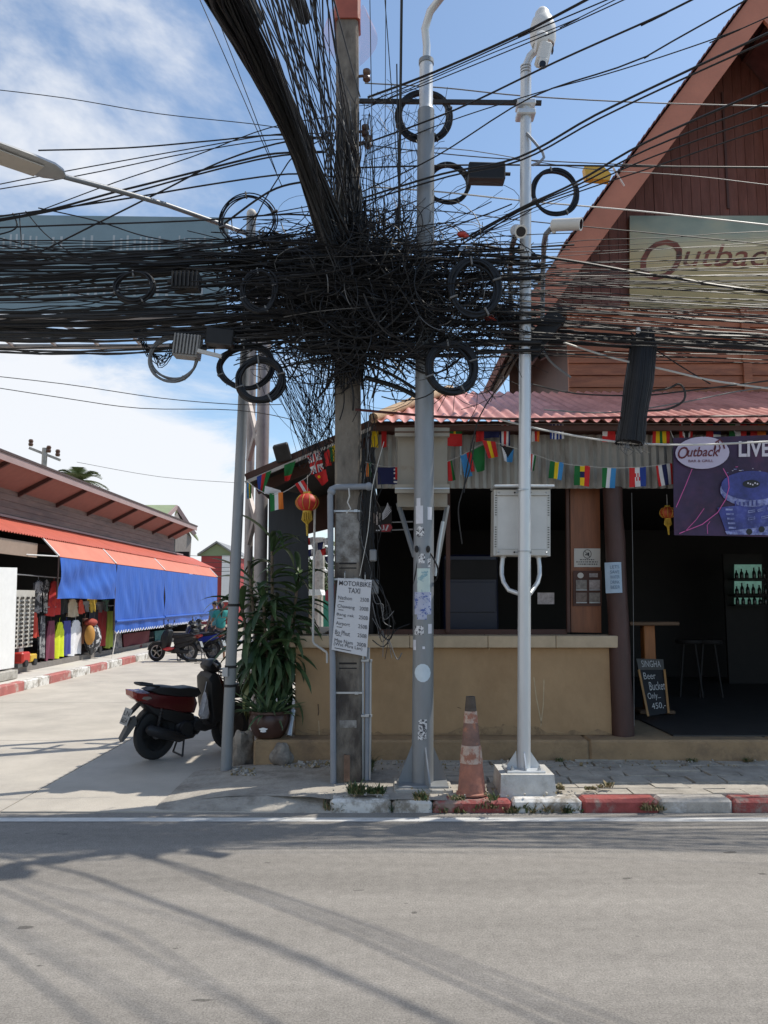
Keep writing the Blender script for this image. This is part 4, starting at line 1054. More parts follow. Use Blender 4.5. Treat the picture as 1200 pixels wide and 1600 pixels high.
b = MB(); b.box((pl.x, YL, .125), (.40, .34, .025), b=.004); b.build('base_plate', m_galv2, lp)
b = MB(); b.box((pl.x, YL, .094), (.46, .42, .05), b=.008); b.build('grout_pad', m_conc, lp)
m_stk = [mat('sticker_white', (0.62, 0.62, 0.66), .5, var=.12, scale=20), mat('sticker_printed', (0.66, 0.66, 0.66), .5, var=.1, col2=(0.05, 0.05, 0.06), mixs=55, thr=(.5, .53)),
         mat('sticker_mint', (0.50, 0.60, 0.56), .5, var=.15, col2=(0.22, 0.36, 0.40), mixs=22, thr=(.54, .6)), mat('sticker_pale_blue', (0.55, 0.63, 0.68), .5, var=.1, scale=12),
         mat('sticker_blue', (0.40, 0.43, 0.55), .5, var=.25, col2=(0.07, 0.11, 0.32), mixs=30, thr=(.52, .56))]
def sticker(y0, y1, x0, x1, k, shape='rect'):
    """patch of paper wrapped on the shaft, photo rows y0-y1 and columns x0-x1"""
    z1, z0_ = at(660, y0, YL - .08).z, at(660, y1, YL - .08).z; b = MB()
    def P(u, v):
        if shape == 'round':
            a = u * 2 * math.pi; uu = .5 + .5 * v * math.cos(a); vv = .5 + .5 * v * math.sin(a)
        else: uu, vv = u, v
        z = lerp(z1, z0_, vv); rr = lerp(rb, rt, (z - .1) / zA) + .0015; x = lerp(at(x0, (y0 + y1) / 2, YL - .08).x, at(x1, (y0 + y1) / 2, YL - .08).x, uu) - lpx(z)
        x = max(-rr * .985, min(rr * .985, x)); return Vector((lpx(z) + x, YL - math.sqrt(max(0, rr * rr - x * x)), z))
    b.grid(P, 14, 4); b.build('sticker', m_stk[k], lp, smooth=60, fixn=False)
for s_ in ((778, 796, 651, 657, 0), (790, 818, 650, 661, 0), (792, 812, 668, 675, 0), (822, 840, 650, 663, 1, 'round'), (865, 880, 654, 664, 1), (872, 886, 668, 673, 1), (888, 925, 652, 672, 2), (925, 960, 648, 674, 4), (952, 968, 652, 667, 4),
           (978, 992, 648, 662, 1), (975, 990, 669, 675, 0), (1000, 1016, 646, 650, 0), (1037, 1066, 648, 673, 3, 'round'), (1124, 1140, 654, 667, 1), (1140, 1156, 653, 666, 1), (1070, 1100, 650, 672, 0) if 0 else (1010, 1014, 660, 664, 0)): sticker(*s_)
# bolts holes and stub
for px in (651, 669):
    p = at(px, 858, YL - .09); b = MB(); b.ell(p, (.018, .012, .03), 10, 6); b.build('cable_hole', m_dark, lp)
pxcable([(669, 858, 6.42), (677, 872, 6.38), (684, 888, 6.4), (682, 905, 6.45), (676, 910, 6.48)], .007, m_black, 'loose_cable', 'short black cable looping out of the lamp post hole', None, n=6)
pxcable([(651, 860, 6.42), (652, 880, 6.4), (648, 905, 6.42), (646, 925, 6.5), (645, 960, 6.55)], .007, m_black, 'loose_cable', 'black cable drooping out of the lamp post and down its side', None, n=6)
# beige cabinet strapped behind
m_beige = mat('beige_cabinet_paint', (0.33, 0.295, 0.235), .55, var=.1, scale=3, col2=(0.27, 0.19, 0.12), mixs=2.2, thr=(.58, .75)); 
Q = quadpx([(622, 668), (699, 668), (699, 792), (621, 792)], 6.72)
cab = thing('equipment_cabinet', 'beige metal equipment cabinet strapped behind the lamp post', 'cabinet', (pl.x, 6.85, Q[3].z))
slab(Q, .24).build('cabinet_body', m_beige, cab); slab([p + Vector((0, -.012, 0)) for p in sub(Q, (.06, .12, .94, .73))], .012).build('door', m_beige, cab)
for py in (676, 764):
    a_, c_ = at(617, py, 6.62), at(702, py, 6.62); b = MB(); b.bar(a_, c_, .05, .075); b.build('cross_rail', m_beige, cab)
    b = MB(); b.bar(a_ + Vector((0, -.03, .0)), c_ + Vector((0, -.03, 0)), .006, .012); b.build('rail_lip', m_rust if py < 700 else m_galv, cab)
for p, q in (((622, 786, 6.75), (648, 870, 6.62)), ((699, 790, 6.75), (680, 895, 6.6))): b = MB(); b.bar(at(*p), at(*q), .03, .03); b.build('brace', m_galv2, cab)
b = MB(); b.tube([at(692, 815, 6.62), at(686, 850, 6.6), at(680, 900, 6.58)], .016, 8); b.build('cable_gland', m_wpole, cab)

# ================================================================ white camera pole
pc = Vector((at(818, 1215, 6.36).x, 6.36, .12))
cp = thing('camera_pole', 'slim white surveillance pole on a painted concrete block', 'camera pole', (pc.x, pc.y, .12))
m_block = mat('whitewashed_block', (0.52, 0.51, 0.48), .85, var=.2, scale=7, bump=.35, col2=(0.34, 0.32, 0.28), mixs=4, thr=(.45, .7))
hb = at(818, 1212, 6.14).z - .0
b = MB(); b.hexa([(pc.x - .22, 6.15, .06), (pc.x + .22, 6.15, .06), (pc.x + .22, 6.57, .06), (pc.x - .22, 6.57, .06)], [(pc.x - .205, 6.17, hb), (pc.x + .205, 6.17, hb), (pc.x + .205, 6.55, hb), (pc.x - .205, 6.55, hb)]); b.build('concrete_block', m_block, cp)
b = MB(); b.box((pc.x, 6.36, hb + .008), (.30, .28, .016), b=.003); b.build('base_plate', m_wpole, cp)
for a in range(4):
    an = a * math.pi / 2 + math.pi / 4 * 0; d_ = Vector((math.cos(an), math.sin(an), 0)); s_ = Vector((-d_.y, d_.x, 0)) * .005; b0 = Vector((pc.x, 6.36, hb + .016))
    P = [b0 + d_ * .05, b0 + d_ * .13, b0 + d_ * .13 + Vector((0, 0, .02)), b0 + d_ * .055 + Vector((0, 0, .13))]; b = MB(); b.hexa([p + s_ for p in P], [p - s_ for p in P]); b.build('base_fin', m_wpole, cp)
    an += math.pi / 4; q = Vector((pc.x + .15 * math.cos(an), 6.36 + .15 * math.sin(an), hb + .016)); b = MB(); b.lathe([(.014, 0), (.014, .015), (.007, .016), (.007, .035)], q, 8); b.build('anchor_bolt', m_galv, cp)
zc = at(820, 118, 6.36).z
def cpx(z): return lerp(pc.x, at(822, 150, 6.36).x, (z - .1) / 6)
r0, r1 = 10.5 * mpp(6.36, 1100), 8.6 * mpp(6.36, 250)
zz_ = [hb + .016, 1, 2, 3, 4, 5, zc]
b = MB(); b.tube([(cpx(z), 6.36, z) for z in zz_], [lerp(r0, r1, z / zc) for z in zz_], 20); b.build('shaft', m_wpole, cp, smooth=50)
# flexible neck up to the dome camera
nk = [at(821, 122, 6.36), at(823, 100, 6.36), at(828, 88, 6.36), at(838, 78, 6.33), at(846, 68, 6.3)]
b = MB(); b.tube(nk, 6 * mpp(6.36, 100), 12); 
for k in range(5): b.lathe([(8.6 * mpp(6.36, 100), -.006), (8.6 * mpp(6.36, 100), .006)], at(821.5, 122 - 4.5 * k, 6.36), 14)
b.build('neck', m_wpole, cp, smooth=50)
m_cam = mat('camera_housing_white', (0.62, 0.61, 0.58), .45, var=.08); m_lens = mat('black_lens', (0.01, 0.01, 0.012), .08, var=0)
dc = thing('dome_camera', 'large white pan and tilt surveillance camera topping the white pole', 'camera', at(846, 100, 6.3))
s = mpp(6.3, 60)
b = MB(); c = at(848, 48, 6.3); b.lathe([(17 * s, -26 * s), (20 * s, -16 * s), (20 * s, 4 * s), (16 * s, 18 * s), (12 * s, 22 * s), (11 * s, 30 * s), (6 * s, 37 * s), (.001, 38 * s)], c, 20); b.build('housing', m_cam, dc, smooth=45)
b = MB(); b.lathe([(14 * s, -8 * s), (16 * s, 0), (14 * s, 8 * s)], at(845, 66, 6.22), 16, axis='X'); b.build('yoke', m_cam, dc, smooth=45)
b = MB(); rot = Matrix.Rotation(.25, 3, 'Y'); b.box(at(849, 86, 6.2), (20 * s, 24 * s, 34 * s), b=4 * s, rot=rot); b.build('camera_head', m_cam, dc)
b = MB(); b.box(at(848, 98, 6.14), (13 * s, 8 * s, 14 * s), b=2 * s, rot=rot); b.build('lens_shroud', m_cam, dc)
b = MB(); b.lathe([(5 * s, 0), (5 * s, 3 * s)], at(848, 99, 6.10), 12, axis='Y'); b.build('lens', m_lens, dc)
b = MB(); b.box(at(863, 76, 6.25), (2 * s, 8 * s, 14 * s)); b.build('wiper', m_lens, dc)
# bullet cameras and their bracket
s = mpp(6.3, 360)
def bullet(px, py, dpx, dpy, dY, label, Lp):
    c0 = at(px, py, 6.28); c1 = at(px + dpx, py + dpy, 6.28 + dY); d = (c1 - c0).normalized(); Lm = (c1 - c0).length
    o = thing('bullet_camera', label, 'camera', c0, group='bullet cameras on the white pole')
    rot = d.to_track_quat('Z', 'Y').to_matrix(); b = MB(); r = 9.5 * s
    b.lathe([(r * .75, 0), (r, .01), (r, Lm - .01), (r * 1.05, Lm), (r * .8, Lm)], c0, 18, rot=rot); b.build('barrel', m_cam, o, smooth=40)
    b = MB(); b.lathe([(r * .78, Lm - .002), (r * .78, Lm + .002)], c0, 16, rot=rot); b.build('lens', m_lens, o)
    b = MB(); b.tube([c0 + d * .03, c0 + d * .02 + Vector((0, .02, -.06))], .018, 8); b.build('mount', m_cam, o)
    return c0
bullet(862, 352, 46, -2, -.12, 'white bullet camera pointing right beside the brown gable', 1)
bullet(806, 360, 8, 2, -.16, 'white bullet camera facing the road left of the white pole', 1)
for pts, lb in (([(862, 356, 6.3), (853, 366, 6.36), (850, 380, 6.6), (849, 410, 6.8), (847, 510, 6.8)], 'grey flexible conduit rising to the right hand bullet camera'), ([(806, 366, 6.3), (800, 385, 6.5), (797, 420, 6.8), (799, 520, 6.8)], 'grey flexible conduit rising to the road facing bullet camera')):
    b = MB(); P = [at(*p) for p in pts]; out = []
    for i in range(len(P) - 1):
        for k in range(14): out.append(P[i].lerp(P[i + 1], k / 14))
    b.tube(out, [.020 + .005 * (i % 2) for i in range(len(out))], 8); b.build('flexible_conduit', m_galv2, label=lb, cat='conduit', group='conduits on the white pole', smooth=40)
b = MB(); b.bar(at(561, 158, YP - .1), at(846, 161, 6.42), .03, .035); b.build('steel_crossbar', m_black2, label='long dark steel arm joining the concrete pole and the white pole', cat='crossbar')
for py in (180, 165): b = MB(); b.box(at(821, py, 6.36), (.16, .14, .05), b=.008); b.build('clamp', m_wpole, cp)
b = MB(); b.tube([at(823, 208, 6.3), at(835, 222, 6.28), at(848, 238, 6.28), at(850, 246, 6.28), at(843, 254, 6.28), at(832, 258, 6.3)], .012, 8); b.build('cable_tail', m_pvc, cp, smooth=50)
# enclosure behind the pole
m_encl = mat('pale_grey_enclosure', (0.50, 0.485, 0.45), .45, .15, var=.08, scale=3)
Q = quadpx([(772, 765), (860, 765), (860, 869), (771, 868)], 6.52)
en = thing('control_enclosure', 'pale grey control box clamped behind the white pole', 'control box', (cpx(2), 6.6, Q[3].z))
slab(Q, .18).build('box_body', m_encl, en)
b = MB(); a_, c_ = at(769, 762, 6.56), at(862, 762, 6.56); b.bar(a_, c_, .24, .02, b=.005); b.build('rain_hood', m_wpole, en)
Qi = sub(Q, (.07, .10, .93, .90)); n_ = Vector((0, -.004, 0))
slab([p + n_ for p in Qi], .004).build('back_panel', mat('enclosure_panel', (0.56, 0.55, 0.52), .5, .1, var=.08), en)
for v in (.035, .935): b = MB(); b.bar(bil(Q, .05, v + .015) + Vector((0, -.012, 0)), bil(Q, .95, v + .015) + Vector((0, -.012, 0)), .018, .045); b.build('mounting_rail', m_encl, en)
for v in (.05, .95):
    b = MB(); b.lathe([(r0 + .004, -.006), (r0 + .004, .006)], (cpx(2), 6.36, bil(Q, .5, v).z), 18); b.bar(bil(Q, .36, v) + Vector((0, -.02, 0)), bil(Q, .64, v) + Vector((0, -.02, 0)), .008, .01); b.build('clamp_band', m_galv, en)
    for u in (.36, .64, .08, .92): b = MB(); b.ell(bil(Q, u, v) + Vector((0, -.022, 0)), (.008, .008, .008), 8, 6); b.build('bolt', m_dark if u in (.36, .64) else m_galv, en)
for u in (.035, .965):
    for k in range(22):
        if 9 <= k <= 12: continue
        b = MB() if k == 0 else b
        b.bar(bil(Q, u - .015, .09 + .037 * k) + Vector((0, -.002, 0)), bil(Q, u + .015, .09 + .037 * k) + Vector((0, -.002, 0)), .004, .006)
    b.build('vent_slots', m_dark, en)
for sx, px in ((-1, 786), (1, 841)):
    b = MB(); e = [at(px, 868, 6.56), at(px + sx * 2, 885, 6.55), at(px + sx * 2, 898, 6.54), at(px - sx * 1, 910, 6.5), at(px - sx * 9, 922, 6.46), at(812 if sx < 0 else 828, 928, 6.4)]
    b.tube(e, .019, 10); b.build('conduit_loop', m_wpole, en, smooth=60); b = MB(); b.lathe([(.026, -.02), (.026, .01)], e[0], 10); b.build('gland', m_encl, en)

# ================================================================ traffic cone
pcn = gnd(737, 1240, .098); k_ = mpp(pcn.y, 1170)
m_cone = mat('faded_cone_orange', (0.40, 0.165, 0.11), .8, var=.3, scale=9, col2=(0.26, 0.12, 0.09), mixs=5, bump=.25)
m_coned = mat('grimy_cone_band', (0.20, 0.115, 0.09), .8, var=.4, scale=10, col2=(0.40, 0.17, 0.10), mixs=7, thr=(.5, .6), bump=.25)
m_conew = mat('torn_reflective_band', (0.48, 0.36, 0.29), .7, var=.3, scale=14, col2=(0.33, 0.14, 0.09), mixs=13, thr=(.46, .56), bump=.3)
m_conet = mat('burnt_cone_tip', (0.09, 0.07, 0.055), .85, var=.4, scale=20, bump=.4)
cn = thing('traffic_cone', 'battered faded orange traffic cone standing on the kerb', 'traffic cone', pcn)
def cr(t): return lerp(22, 7.2, t) * k_
Hc = 148 * k_ * 1.0
def cband(t0, t1, m, name, n=6, g=0.0, wob=0.0):
    b = MB(); b.lathe([(cr(lerp(t0, t1, i / n)) + g + wob * math.sin(i * 9), Hc * lerp(t0, t1, i / n)) for i in range(n + 1)], pcn, 24); b.build(name, m, cn, smooth=50)
cband(0, .32, m_cone, 'skirt'); cband(.32, .50, m_conew, 'reflective_band', g=.004, wob=.0015); cband(.50, .73, m_coned, 'worn_band'); cband(.73, .85, m_conew, 'reflective_band', g=.002); cband(.85, 1.0, m_conet, 'tip')
b = MB(); b.lathe([(24 * k_, 0), (24 * k_, .012), (cr(.02), .02)], pcn, 24); b.build('foot_ring', m_cone, cn, smooth=40)

# ================================================================ leaning steel post with street light
ps = gnd(353, 1206, .03); YS = ps.y
tp_ = at(393, 338, YS)
sl = thing('street_light', 'leaning grey steel post whose long arm carries a street light head', 'street light', ps)
rs = 8.5 * mpp(YS, 1000)
b = MB(); n = 10; b.tube([ps.lerp(tp_, i / n) for i in range(n + 1)], [lerp(rs * 1.05, rs * .92, i / n) for i in range(n + 1)], 16); b.build('post', m_galv2, sl, smooth=50)
b = MB(); b.ell(tp_ + Vector((0, 0, .02)), (.05, .05, .055), 14, 8); b.lathe([(.045, -.05), (.05, -.03), (.045, 0)], tp_, 14); b.build('finial', m_cream, sl, smooth=50)
hd0 = at(100, 276, 5.9)
aa = [at(388, 366, YS), at(350, 352, YS - .25), at(260, 320, 6.6), at(180, 297, 6.2), hd0]
b = MB(); b.tube(aa, .022, 10); b.build('light_arm', m_galv2, sl, smooth=60)
# LED head
d = (at(0, 240, 5.55) - hd0).normalized(); sd = d.cross(Vector((0, 0, 1))).normalized(); upv = sd.cross(d)
hb_ = MB(); secs = [(0, .03, .04), (.03, .075, .06), (.12, .13, .065), (.30, .15, .06), (.56, .15, .05), (.72, .12, .04), (.78, .06, .03)]
prev = None
for t, w, h in secs:
    c = hd0 + d * t; ring = [c + sd * (w * math.cos(a)) + upv * (h * (.9 * math.sin(a) if math.sin(a) > 0 else .35 * math.sin(a))) for a in [2 * math.pi * j / 14 for j in range(14)]]
    k = len(hb_.v); hb_.v += ring
    if prev is not None:
        for j in range(14): hb_.f.append([prev + j, prev + (j + 1) % 14, k + (j + 1) % 14, k + j]); hb_.m.append(0)
    else: hb_.f.append([k + j for j in range(14)]); hb_.m.append(0)
    prev = k
hb_.f.append([prev + j for j in range(14)]); hb_.m.append(0)
m_head = mat('lamp_head_grey', (0.46, 0.46, 0.45), .5, .2, var=.08); m_diff = mat('lamp_diffuser', (0.55, 0.50, 0.43), .3, var=.06)
hb_.build('lamp_head', m_head, sl, smooth=45)
b = MB(); c = hd0 + d * .2 - upv * .026; b.hexa([c - sd * .10, c + sd * .10, c + sd * .11 + d * .45, c - sd * .11 + d * .45], [p - upv * .008 for p in (c - sd * .10, c + sd * .10, c + sd * .11 + d * .45, c - sd * .11 + d * .45)]); b.build('diffuser', m_diff, sl)
b = MB(); b.box(at(352, 1050, YS - .06), (.05, .03, .08)); b.build('clip_band', m_galv, sl)
for py in (960, 1052, 1080): p = ps.lerp(tp_, (1206 - py) / 868); b = MB(); b.lathe([(rs * 1.12, -.012), (rs * 1.12, .012)], p, 14); b.build('tie_band', m_black, sl)

# ================================================================ gantry road sign
YGs = 9.2
gs = thing('gantry_sign', 'large blue green road sign on a lattice gantry behind the cables', 'road sign', gnd(404, 1150, 0))
m_gan = mat('gantry_steel', (0.34, 0.31, 0.30), .5, .3, var=.2, scale=4)
gx = at(407, 880, YGs).x
b = MB(); b.tube([(gx, YGs, .0), (gx, YGs, at(407, 430, YGs).z)], 10 * mpp(YGs, 700), 14); b.build('mast', m_gan, gs, smooth=50)
gx2 = at(388, 880, YGs + .5).x; b = MB(); b.tube([(gx2, YGs + .5, 0), (gx2, YGs + .5, at(392, 440, YGs + .5).z)], 7 * mpp(YGs, 700), 12); b.build('mast', m_gan, gs, smooth=50)
for y0, y1 in ((625, 720), (720, 640), (850, 770), (770, 850)): b = MB(); b.bar(at(388, y0, YGs + .3), at(410, y1, YGs + .05), .05, .05); b.build('lattice_brace', m_gan, gs)
chz = at(200, 521, YGs).z; chz2 = at(200, 497, YGs).z
for z in (chz, chz2): 
    for dy in (0, .5): b = MB(); b.tube([(gx, YGs + dy, z), (-9.5, YGs + dy, z)], .035, 8); b.build('chord', m_gan, gs, smooth=50)
x = gx; k = 0
while x > -9.2: b = MB(); b.bar((x, YGs, [chz, chz2][k % 2]), (x - .55, YGs, [chz2, chz][k % 2]), .03, .03); b.build('lattice_brace', m_gan, gs); b = MB(); b.bar((x, YGs, chz), (x, YGs + .5, chz), .03, .03); b.build('lattice_brace', m_gan, gs); x -= .55; k += 1
m_gsign = mat('blue_green_sign_face', (0.19, 0.27, 0.30), .45, var=.15, scale=2)
zt, zb_ = at(200, 340, YGs).z, at(200, 492, YGs).z; xs1 = at(358, 420, YGs).x
Q = [Vector((-8.2, YGs - .12, zt + .02)), Vector((xs1, YGs - .12, zt - .06)), Vector((xs1, YGs - .12, zb_)), Vector((-8.2, YGs - .12, zb_))]
slab(Q, .04).build('sign_panel', m_gsign, gs)
m_gtxt = mat('sign_pale_lettering', (0.42, 0.46, 0.47), .5, var=.2)
for v0, hgt in ((.20, .16), (.70, .14)):
    u = .42
    while u < .96:
        w = rnd.uniform(.006, .012)
        for kk in range(2): mark(Q, rect(u + kk * w * 1.6, v0 + rnd.uniform(0, .04), u + kk * w * 1.6 + w * .5, v0 + hgt), m_gtxt, gs)
        u += w * rnd.choice((3, 3, 3.5, 6))
# ================================================================ cables
wr = random.Random(11)
def spline(P, sub_=4):
    out = []
    for i in range(len(P) - 1):
        a, b_, c, d = P[max(i - 1, 0)], P[i], P[i + 1], P[min(i + 2, len(P) - 1)]
        for k in range(sub_):
            t = k / sub_
            out.append(0.5 * ((2 * b_) + (c - a) * t + (2 * a - 5 * b_ + 4 * c - d) * t * t + (3 * b_ - a - 3 * c + d) * t ** 3))
    out.append(P[-1]); return out
def run(p0, p1, sag, r, wob, n=12, seg=5):
    P = []
    for i in range(n + 1):
        t = i / n; p = p0.lerp(p1, t); p.z -= sag * 4 * t * (1 - t) if t <= 1 else 0
        if 0 < i < n: p += Vector((0, wr.uniform(-wob, wob), wr.uniform(-wob, wob)))
        P.append(p)
    b = MB(); b.tube(spline(P, 2), r, seg); return b
MIX = [m_black, m_black, m_black, m_black2, m_black2]
MIXR = [m_black] * 9 + [m_black2] * 2
def one(b, label, group, m=None): return b.build('overhead_cable', m or wr.choice(MIX), label=label, cat='cable', group=group, smooth=60, fixn=False)
# --- long run to the road sign side
GB = 'cables running to the road sign side'; ORD = ('uppermost', 'second', 'third', 'fourth', 'fifth', 'sixth', 'lowest')
LB = 'stray black cable slanting between the level bands before the road sign'
bands = [(386, 372, 16, 6, .9), (398, 395, 22, 6, 1.1), (436, 410, 16, 5, 1.1), (458, 438, 7, 5, .9), (473, 464, 12, 5, 1.0), (495, 488, 22, 5, 1.3), (511, 518, 18, 4, 1.2)]
for bi, (yL, yR, cnt, spr, th) in enumerate(bands):
    for i in range(cnt):
        a = at(wr.uniform(430, 560), yR + wr.gauss(0, spr * .9), wr.uniform(6.45, 6.95)); yl = yL + wr.gauss(0, spr * .55)
        c = at(-70, yl, wr.uniform(6.3, 7.1))
        r = wr.choice((.004, .005, .006, .007, .011)) * th
        c = a + (c - a) * 1.5; one(run(a, c, wr.choice((wr.uniform(-.03, .10), wr.uniform(.1, .22))), r, wr.choice((.004, .010, .018)), n=16), 'black cable in the %s band strung across the blue green road sign' % ORD[bi], GB)
for i in range(16):                                                   # slanting strays between the bands
    a = at(wr.uniform(380, 520), wr.uniform(360, 520), 6.6); c = at(-60, wr.uniform(360, 525), wr.uniform(6.3, 7.2))
    one(run(a, c, wr.uniform(-.05, .15), wr.uniform(.004, .007), .02), LB, GB)
# --- long run in front of the gable
ORD2 = ('uppermost', 'second', 'third', 'fourth', 'fifth', 'sixth', 'seventh', 'eighth', 'lowest'); LC = 'thick black cable in the dark level bundle under the gable sign'; GC = 'cables running across the gable'
bands = [(398, 372, 5, 16, .7), (420, 400, 6, 14, .7), (428, 424, 8, 12, .8), (440, 448, 10, 12, .8), (455, 472, 11, 10, .8), (472, 497, 12, 8, 1.0), (495, 520, 14, 7, 1.1), (520, 540, 20, 6, 1.2), (548, 560, 5, 7, .8)]
for bi, (yL, yR, cnt, spr, th) in enumerate(bands):
    for i in range(cnt):
        a = at(wr.uniform(700, 830), yL + wr.gauss(0, spr * .7), wr.uniform(6.12, 6.75)); c = at(1290, yR + (yR - yL) * .2 + wr.gauss(0, spr * .6), wr.uniform(6.1, 7.0))
        c = a + (c - a) * 1.9; one(run(a, c, wr.uniform(-.01, .06), wr.choice((.003, .004, .005, .006)) * th, wr.choice((.002, .004, .008)), n=16), 'cable in the %s band strung across the brown gable' % ORD2[bi], GC, wr.choice(MIXR))
b = run(at(735, 380, 6.4), at(1290, 470, 6.3), .02, .013, .004); b.build('trunk_cable', m_black, label='thick black cable sloping from the tangle across the gable sign', cat='cable', smooth=60, fixn=False)
for i in range(4): one(run(at(780, 500 + 9 * i, 6.5), at(1290, 530 + 8 * i, 6.5), .03, .014, .004), LC, GC, m_black)
# --- cables over the road, upper right
GR = 'cables climbing over the road'
ORD3 = ('first', 'second', 'third', 'fourth', 'fifth', 'sixth', 'seventh', 'eighth', 'ninth', 'tenth', 'eleventh', 'twelfth', 'thirteenth')
for ci, (pts, r, ya, yb) in enumerate((
    ([(575, 152), (680, 112), (830, 45), (925, -5)], .016, 6.6, 5.2), ([(575, 160), (690, 113), (830, 50), (960, -5)], .008, 6.6, 5.2), ([(580, 165), (700, 118), (860, 52), (985, -5)], .007, 6.6, 5.2), ([(570, 170), (740, 95), (900, 30), (1000, -20)], .006, 6.6, 5.1),
    ([(560, 228), (710, 172), (870, 96), (1040, 20), (1140, -30)], .012, 6.6, 4.9), ([(565, 300), (680, 245), (830, 152), (1000, 92), (1180, -8)], .009, 6.6, 4.7), ([(575, 240), (700, 190), (840, 145), (950, 115), (1060, 80), (1160, 44), (1260, 0)], .007, 6.6, 4.9),
    ([(560, 312), (690, 272), (810, 246), (930, 180), (1080, 108), (1230, 38), (1400, -40)], .014, 6.6, 4.5), ([(560, 318), (700, 276), (815, 250), (935, 186), (1085, 115), (1235, 48), (1400, -28)], .011, 6.6, 4.5),
    ([(720, 376), (812, 326), (900, 285), (1010, 222), (1200, 138), (1400, 52)], .014, 6.5, 4.6), ([(735, 372), (812, 328), (905, 288), (1015, 232), (1200, 160), (1400, 85)], .011, 6.5, 4.6), ([(740, 378), (812, 330), (910, 292), (1020, 245), (1200, 180), (1400, 110)], .009, 6.5, 4.6), ([(715, 385), (812, 334), (915, 296), (1030, 258), (1200, 200), (1400, 140)], .008, 6.5, 4.6))):
    n = len(pts); LR = 'black cable climbing over the road, %s from the top on the right' % ORD3[ci]; pxcable([(p[0], p[1], lerp(ya, yb, (p[0] - pts[0][0]) / (pts[-1][0] - pts[0][0]))) for p in pts], r * .68, m_black, 'overhead_cable', LR, GR, sub_=5, ext=7.0)
GL = 'level cables between the poles and beyond'; 
for pts, r, m in (([(570, 130), (690, 137), (820, 150), (1000, 160), (1260, 168)], .006, m_grayc), ([(560, 225), (690, 240), (820, 250), (1060, 260), (1260, 264)], .005, m_black2), ([(580, 292), (690, 300), (830, 315), (1000, 330), (1260, 358)], .007, m_whitec),
    ([(570, 330), (690, 330), (820, 345), (1100, 372), (1260, 388)], .005, m_black2), ([(575, 250), (700, 232), (900, 262), (1080, 275), (1260, 296)], .004, m_grayc), ([(560, 262), (720, 258), (830, 258), (1000, 260), (1260, 262)], .008, m_black2)):
    pxcable([(p[0], p[1], 6.55) for p in pts], r, m, 'overhead_cable', '%s level cable leaving the poles at the height of %s' % ({m_grayc: 'grey', m_black2: 'dark', m_whitec: 'pale'}[m], {130: 'the orange sleeve', 225: 'the upper coil', 292: 'the bullet cameras', 330: 'the gable sign top', 250: 'the yellow hood', 262: 'the black splice box'}[pts[0][1]]), GL, sub_=5, ext=4)
# --- sky wires on the road-sign side
GS = 'thin cables over the street light'; 
for si, (pts, r) in enumerate((([(-60, 134), (100, 153), (250, 178), (420, 197)], .004), ([(60, 235), (200, 231), (330, 220), (430, 211)], .007), ([(-60, 300), (100, 268), (300, 232), (430, 210)], .005), ([(-60, 305), (120, 275), (300, 238), (430, 218)], .005),
    ([(60, 330), (180, 285), (300, 245), (420, 200)], .005), ([(-60, 352), (60, 332), (180, 300), (220, 290), (300, 270), (380, 250), (430, 240)], .010), ([(-60, 356), (70, 332), (190, 305), (300, 275), (420, 246)], .008), ([(60, 395), (150, 350), (260, 295), (340, 255), (430, 225)], .008),
    ([(-60, 346), (80, 327), (200, 310), (330, 288), (450, 272)], .008), ([(-60, 358), (100, 352), (300, 345), (450, 335)], .008), ([(60, 325), (150, 345), (230, 370), (330, 385)], .006), ([(40, 330), (70, 365), (110, 395)], .005), ([(30, 333), (34, 385)], .005), ([(20, 333), (26, 355), (0, 366), (-40, 370)], .007), ([(380, 420), (400, 340), (440, 270), (465, 240)], .006), ([(350, 350), (420, 300), (470, 285)], .010))):
    LS = ('topmost thin cable crossing cloud above the street light', 'level cable starting behind the street light head', 'upper of two close cables under the street light head', 'lower of two close cables under the street light head', 'thin steep cable crossing the light arm at its middle', 'twisted cable sloping up across the light arm', 'cable twisted together with the sloping pair below the arm', 'straight cable rising steeply from the sign to the trunk', 'cable sloping gently just above the road sign', 'level cable across the top edge of the road sign', 'short cable slanting down over the road sign', 'short steep wire hanging before the road sign', 'short upright wire hanging before the road sign', 'knotted wire end hanging before the road sign', 'wire curving up from the leaning post top', 'thick short cable rising from the light arm into the trunk')[si]
    if pts[-1][0] > 400: dx_ = pts[-1][0] - pts[-2][0]; pts = pts + [(505 + 6 * (si % 5), pts[-1][1] + (pts[-1][1] - pts[-2][1]) / dx_ * (505 - pts[-1][0]) + 12)]
    pxcable([(p[0], p[1], 6.6) for p in pts], r, m_black, 'overhead_cable', LS, GS, sub_=5)
for pts, lb in (([(-80, 580), (100, 600), (250, 622), (370, 632), (440, 632)], 'upper of two thin cables sagging below the gantry against cloud'), ([(-80, 594), (100, 622), (220, 638), (370, 641), (470, 660), (520, 690)], 'lower of two thin cables sagging below the gantry against cloud')):
    pxcable([(p[0], p[1], 7.2) for p in pts], .004, m_black2, 'overhead_cable', lb, None, sub_=4)
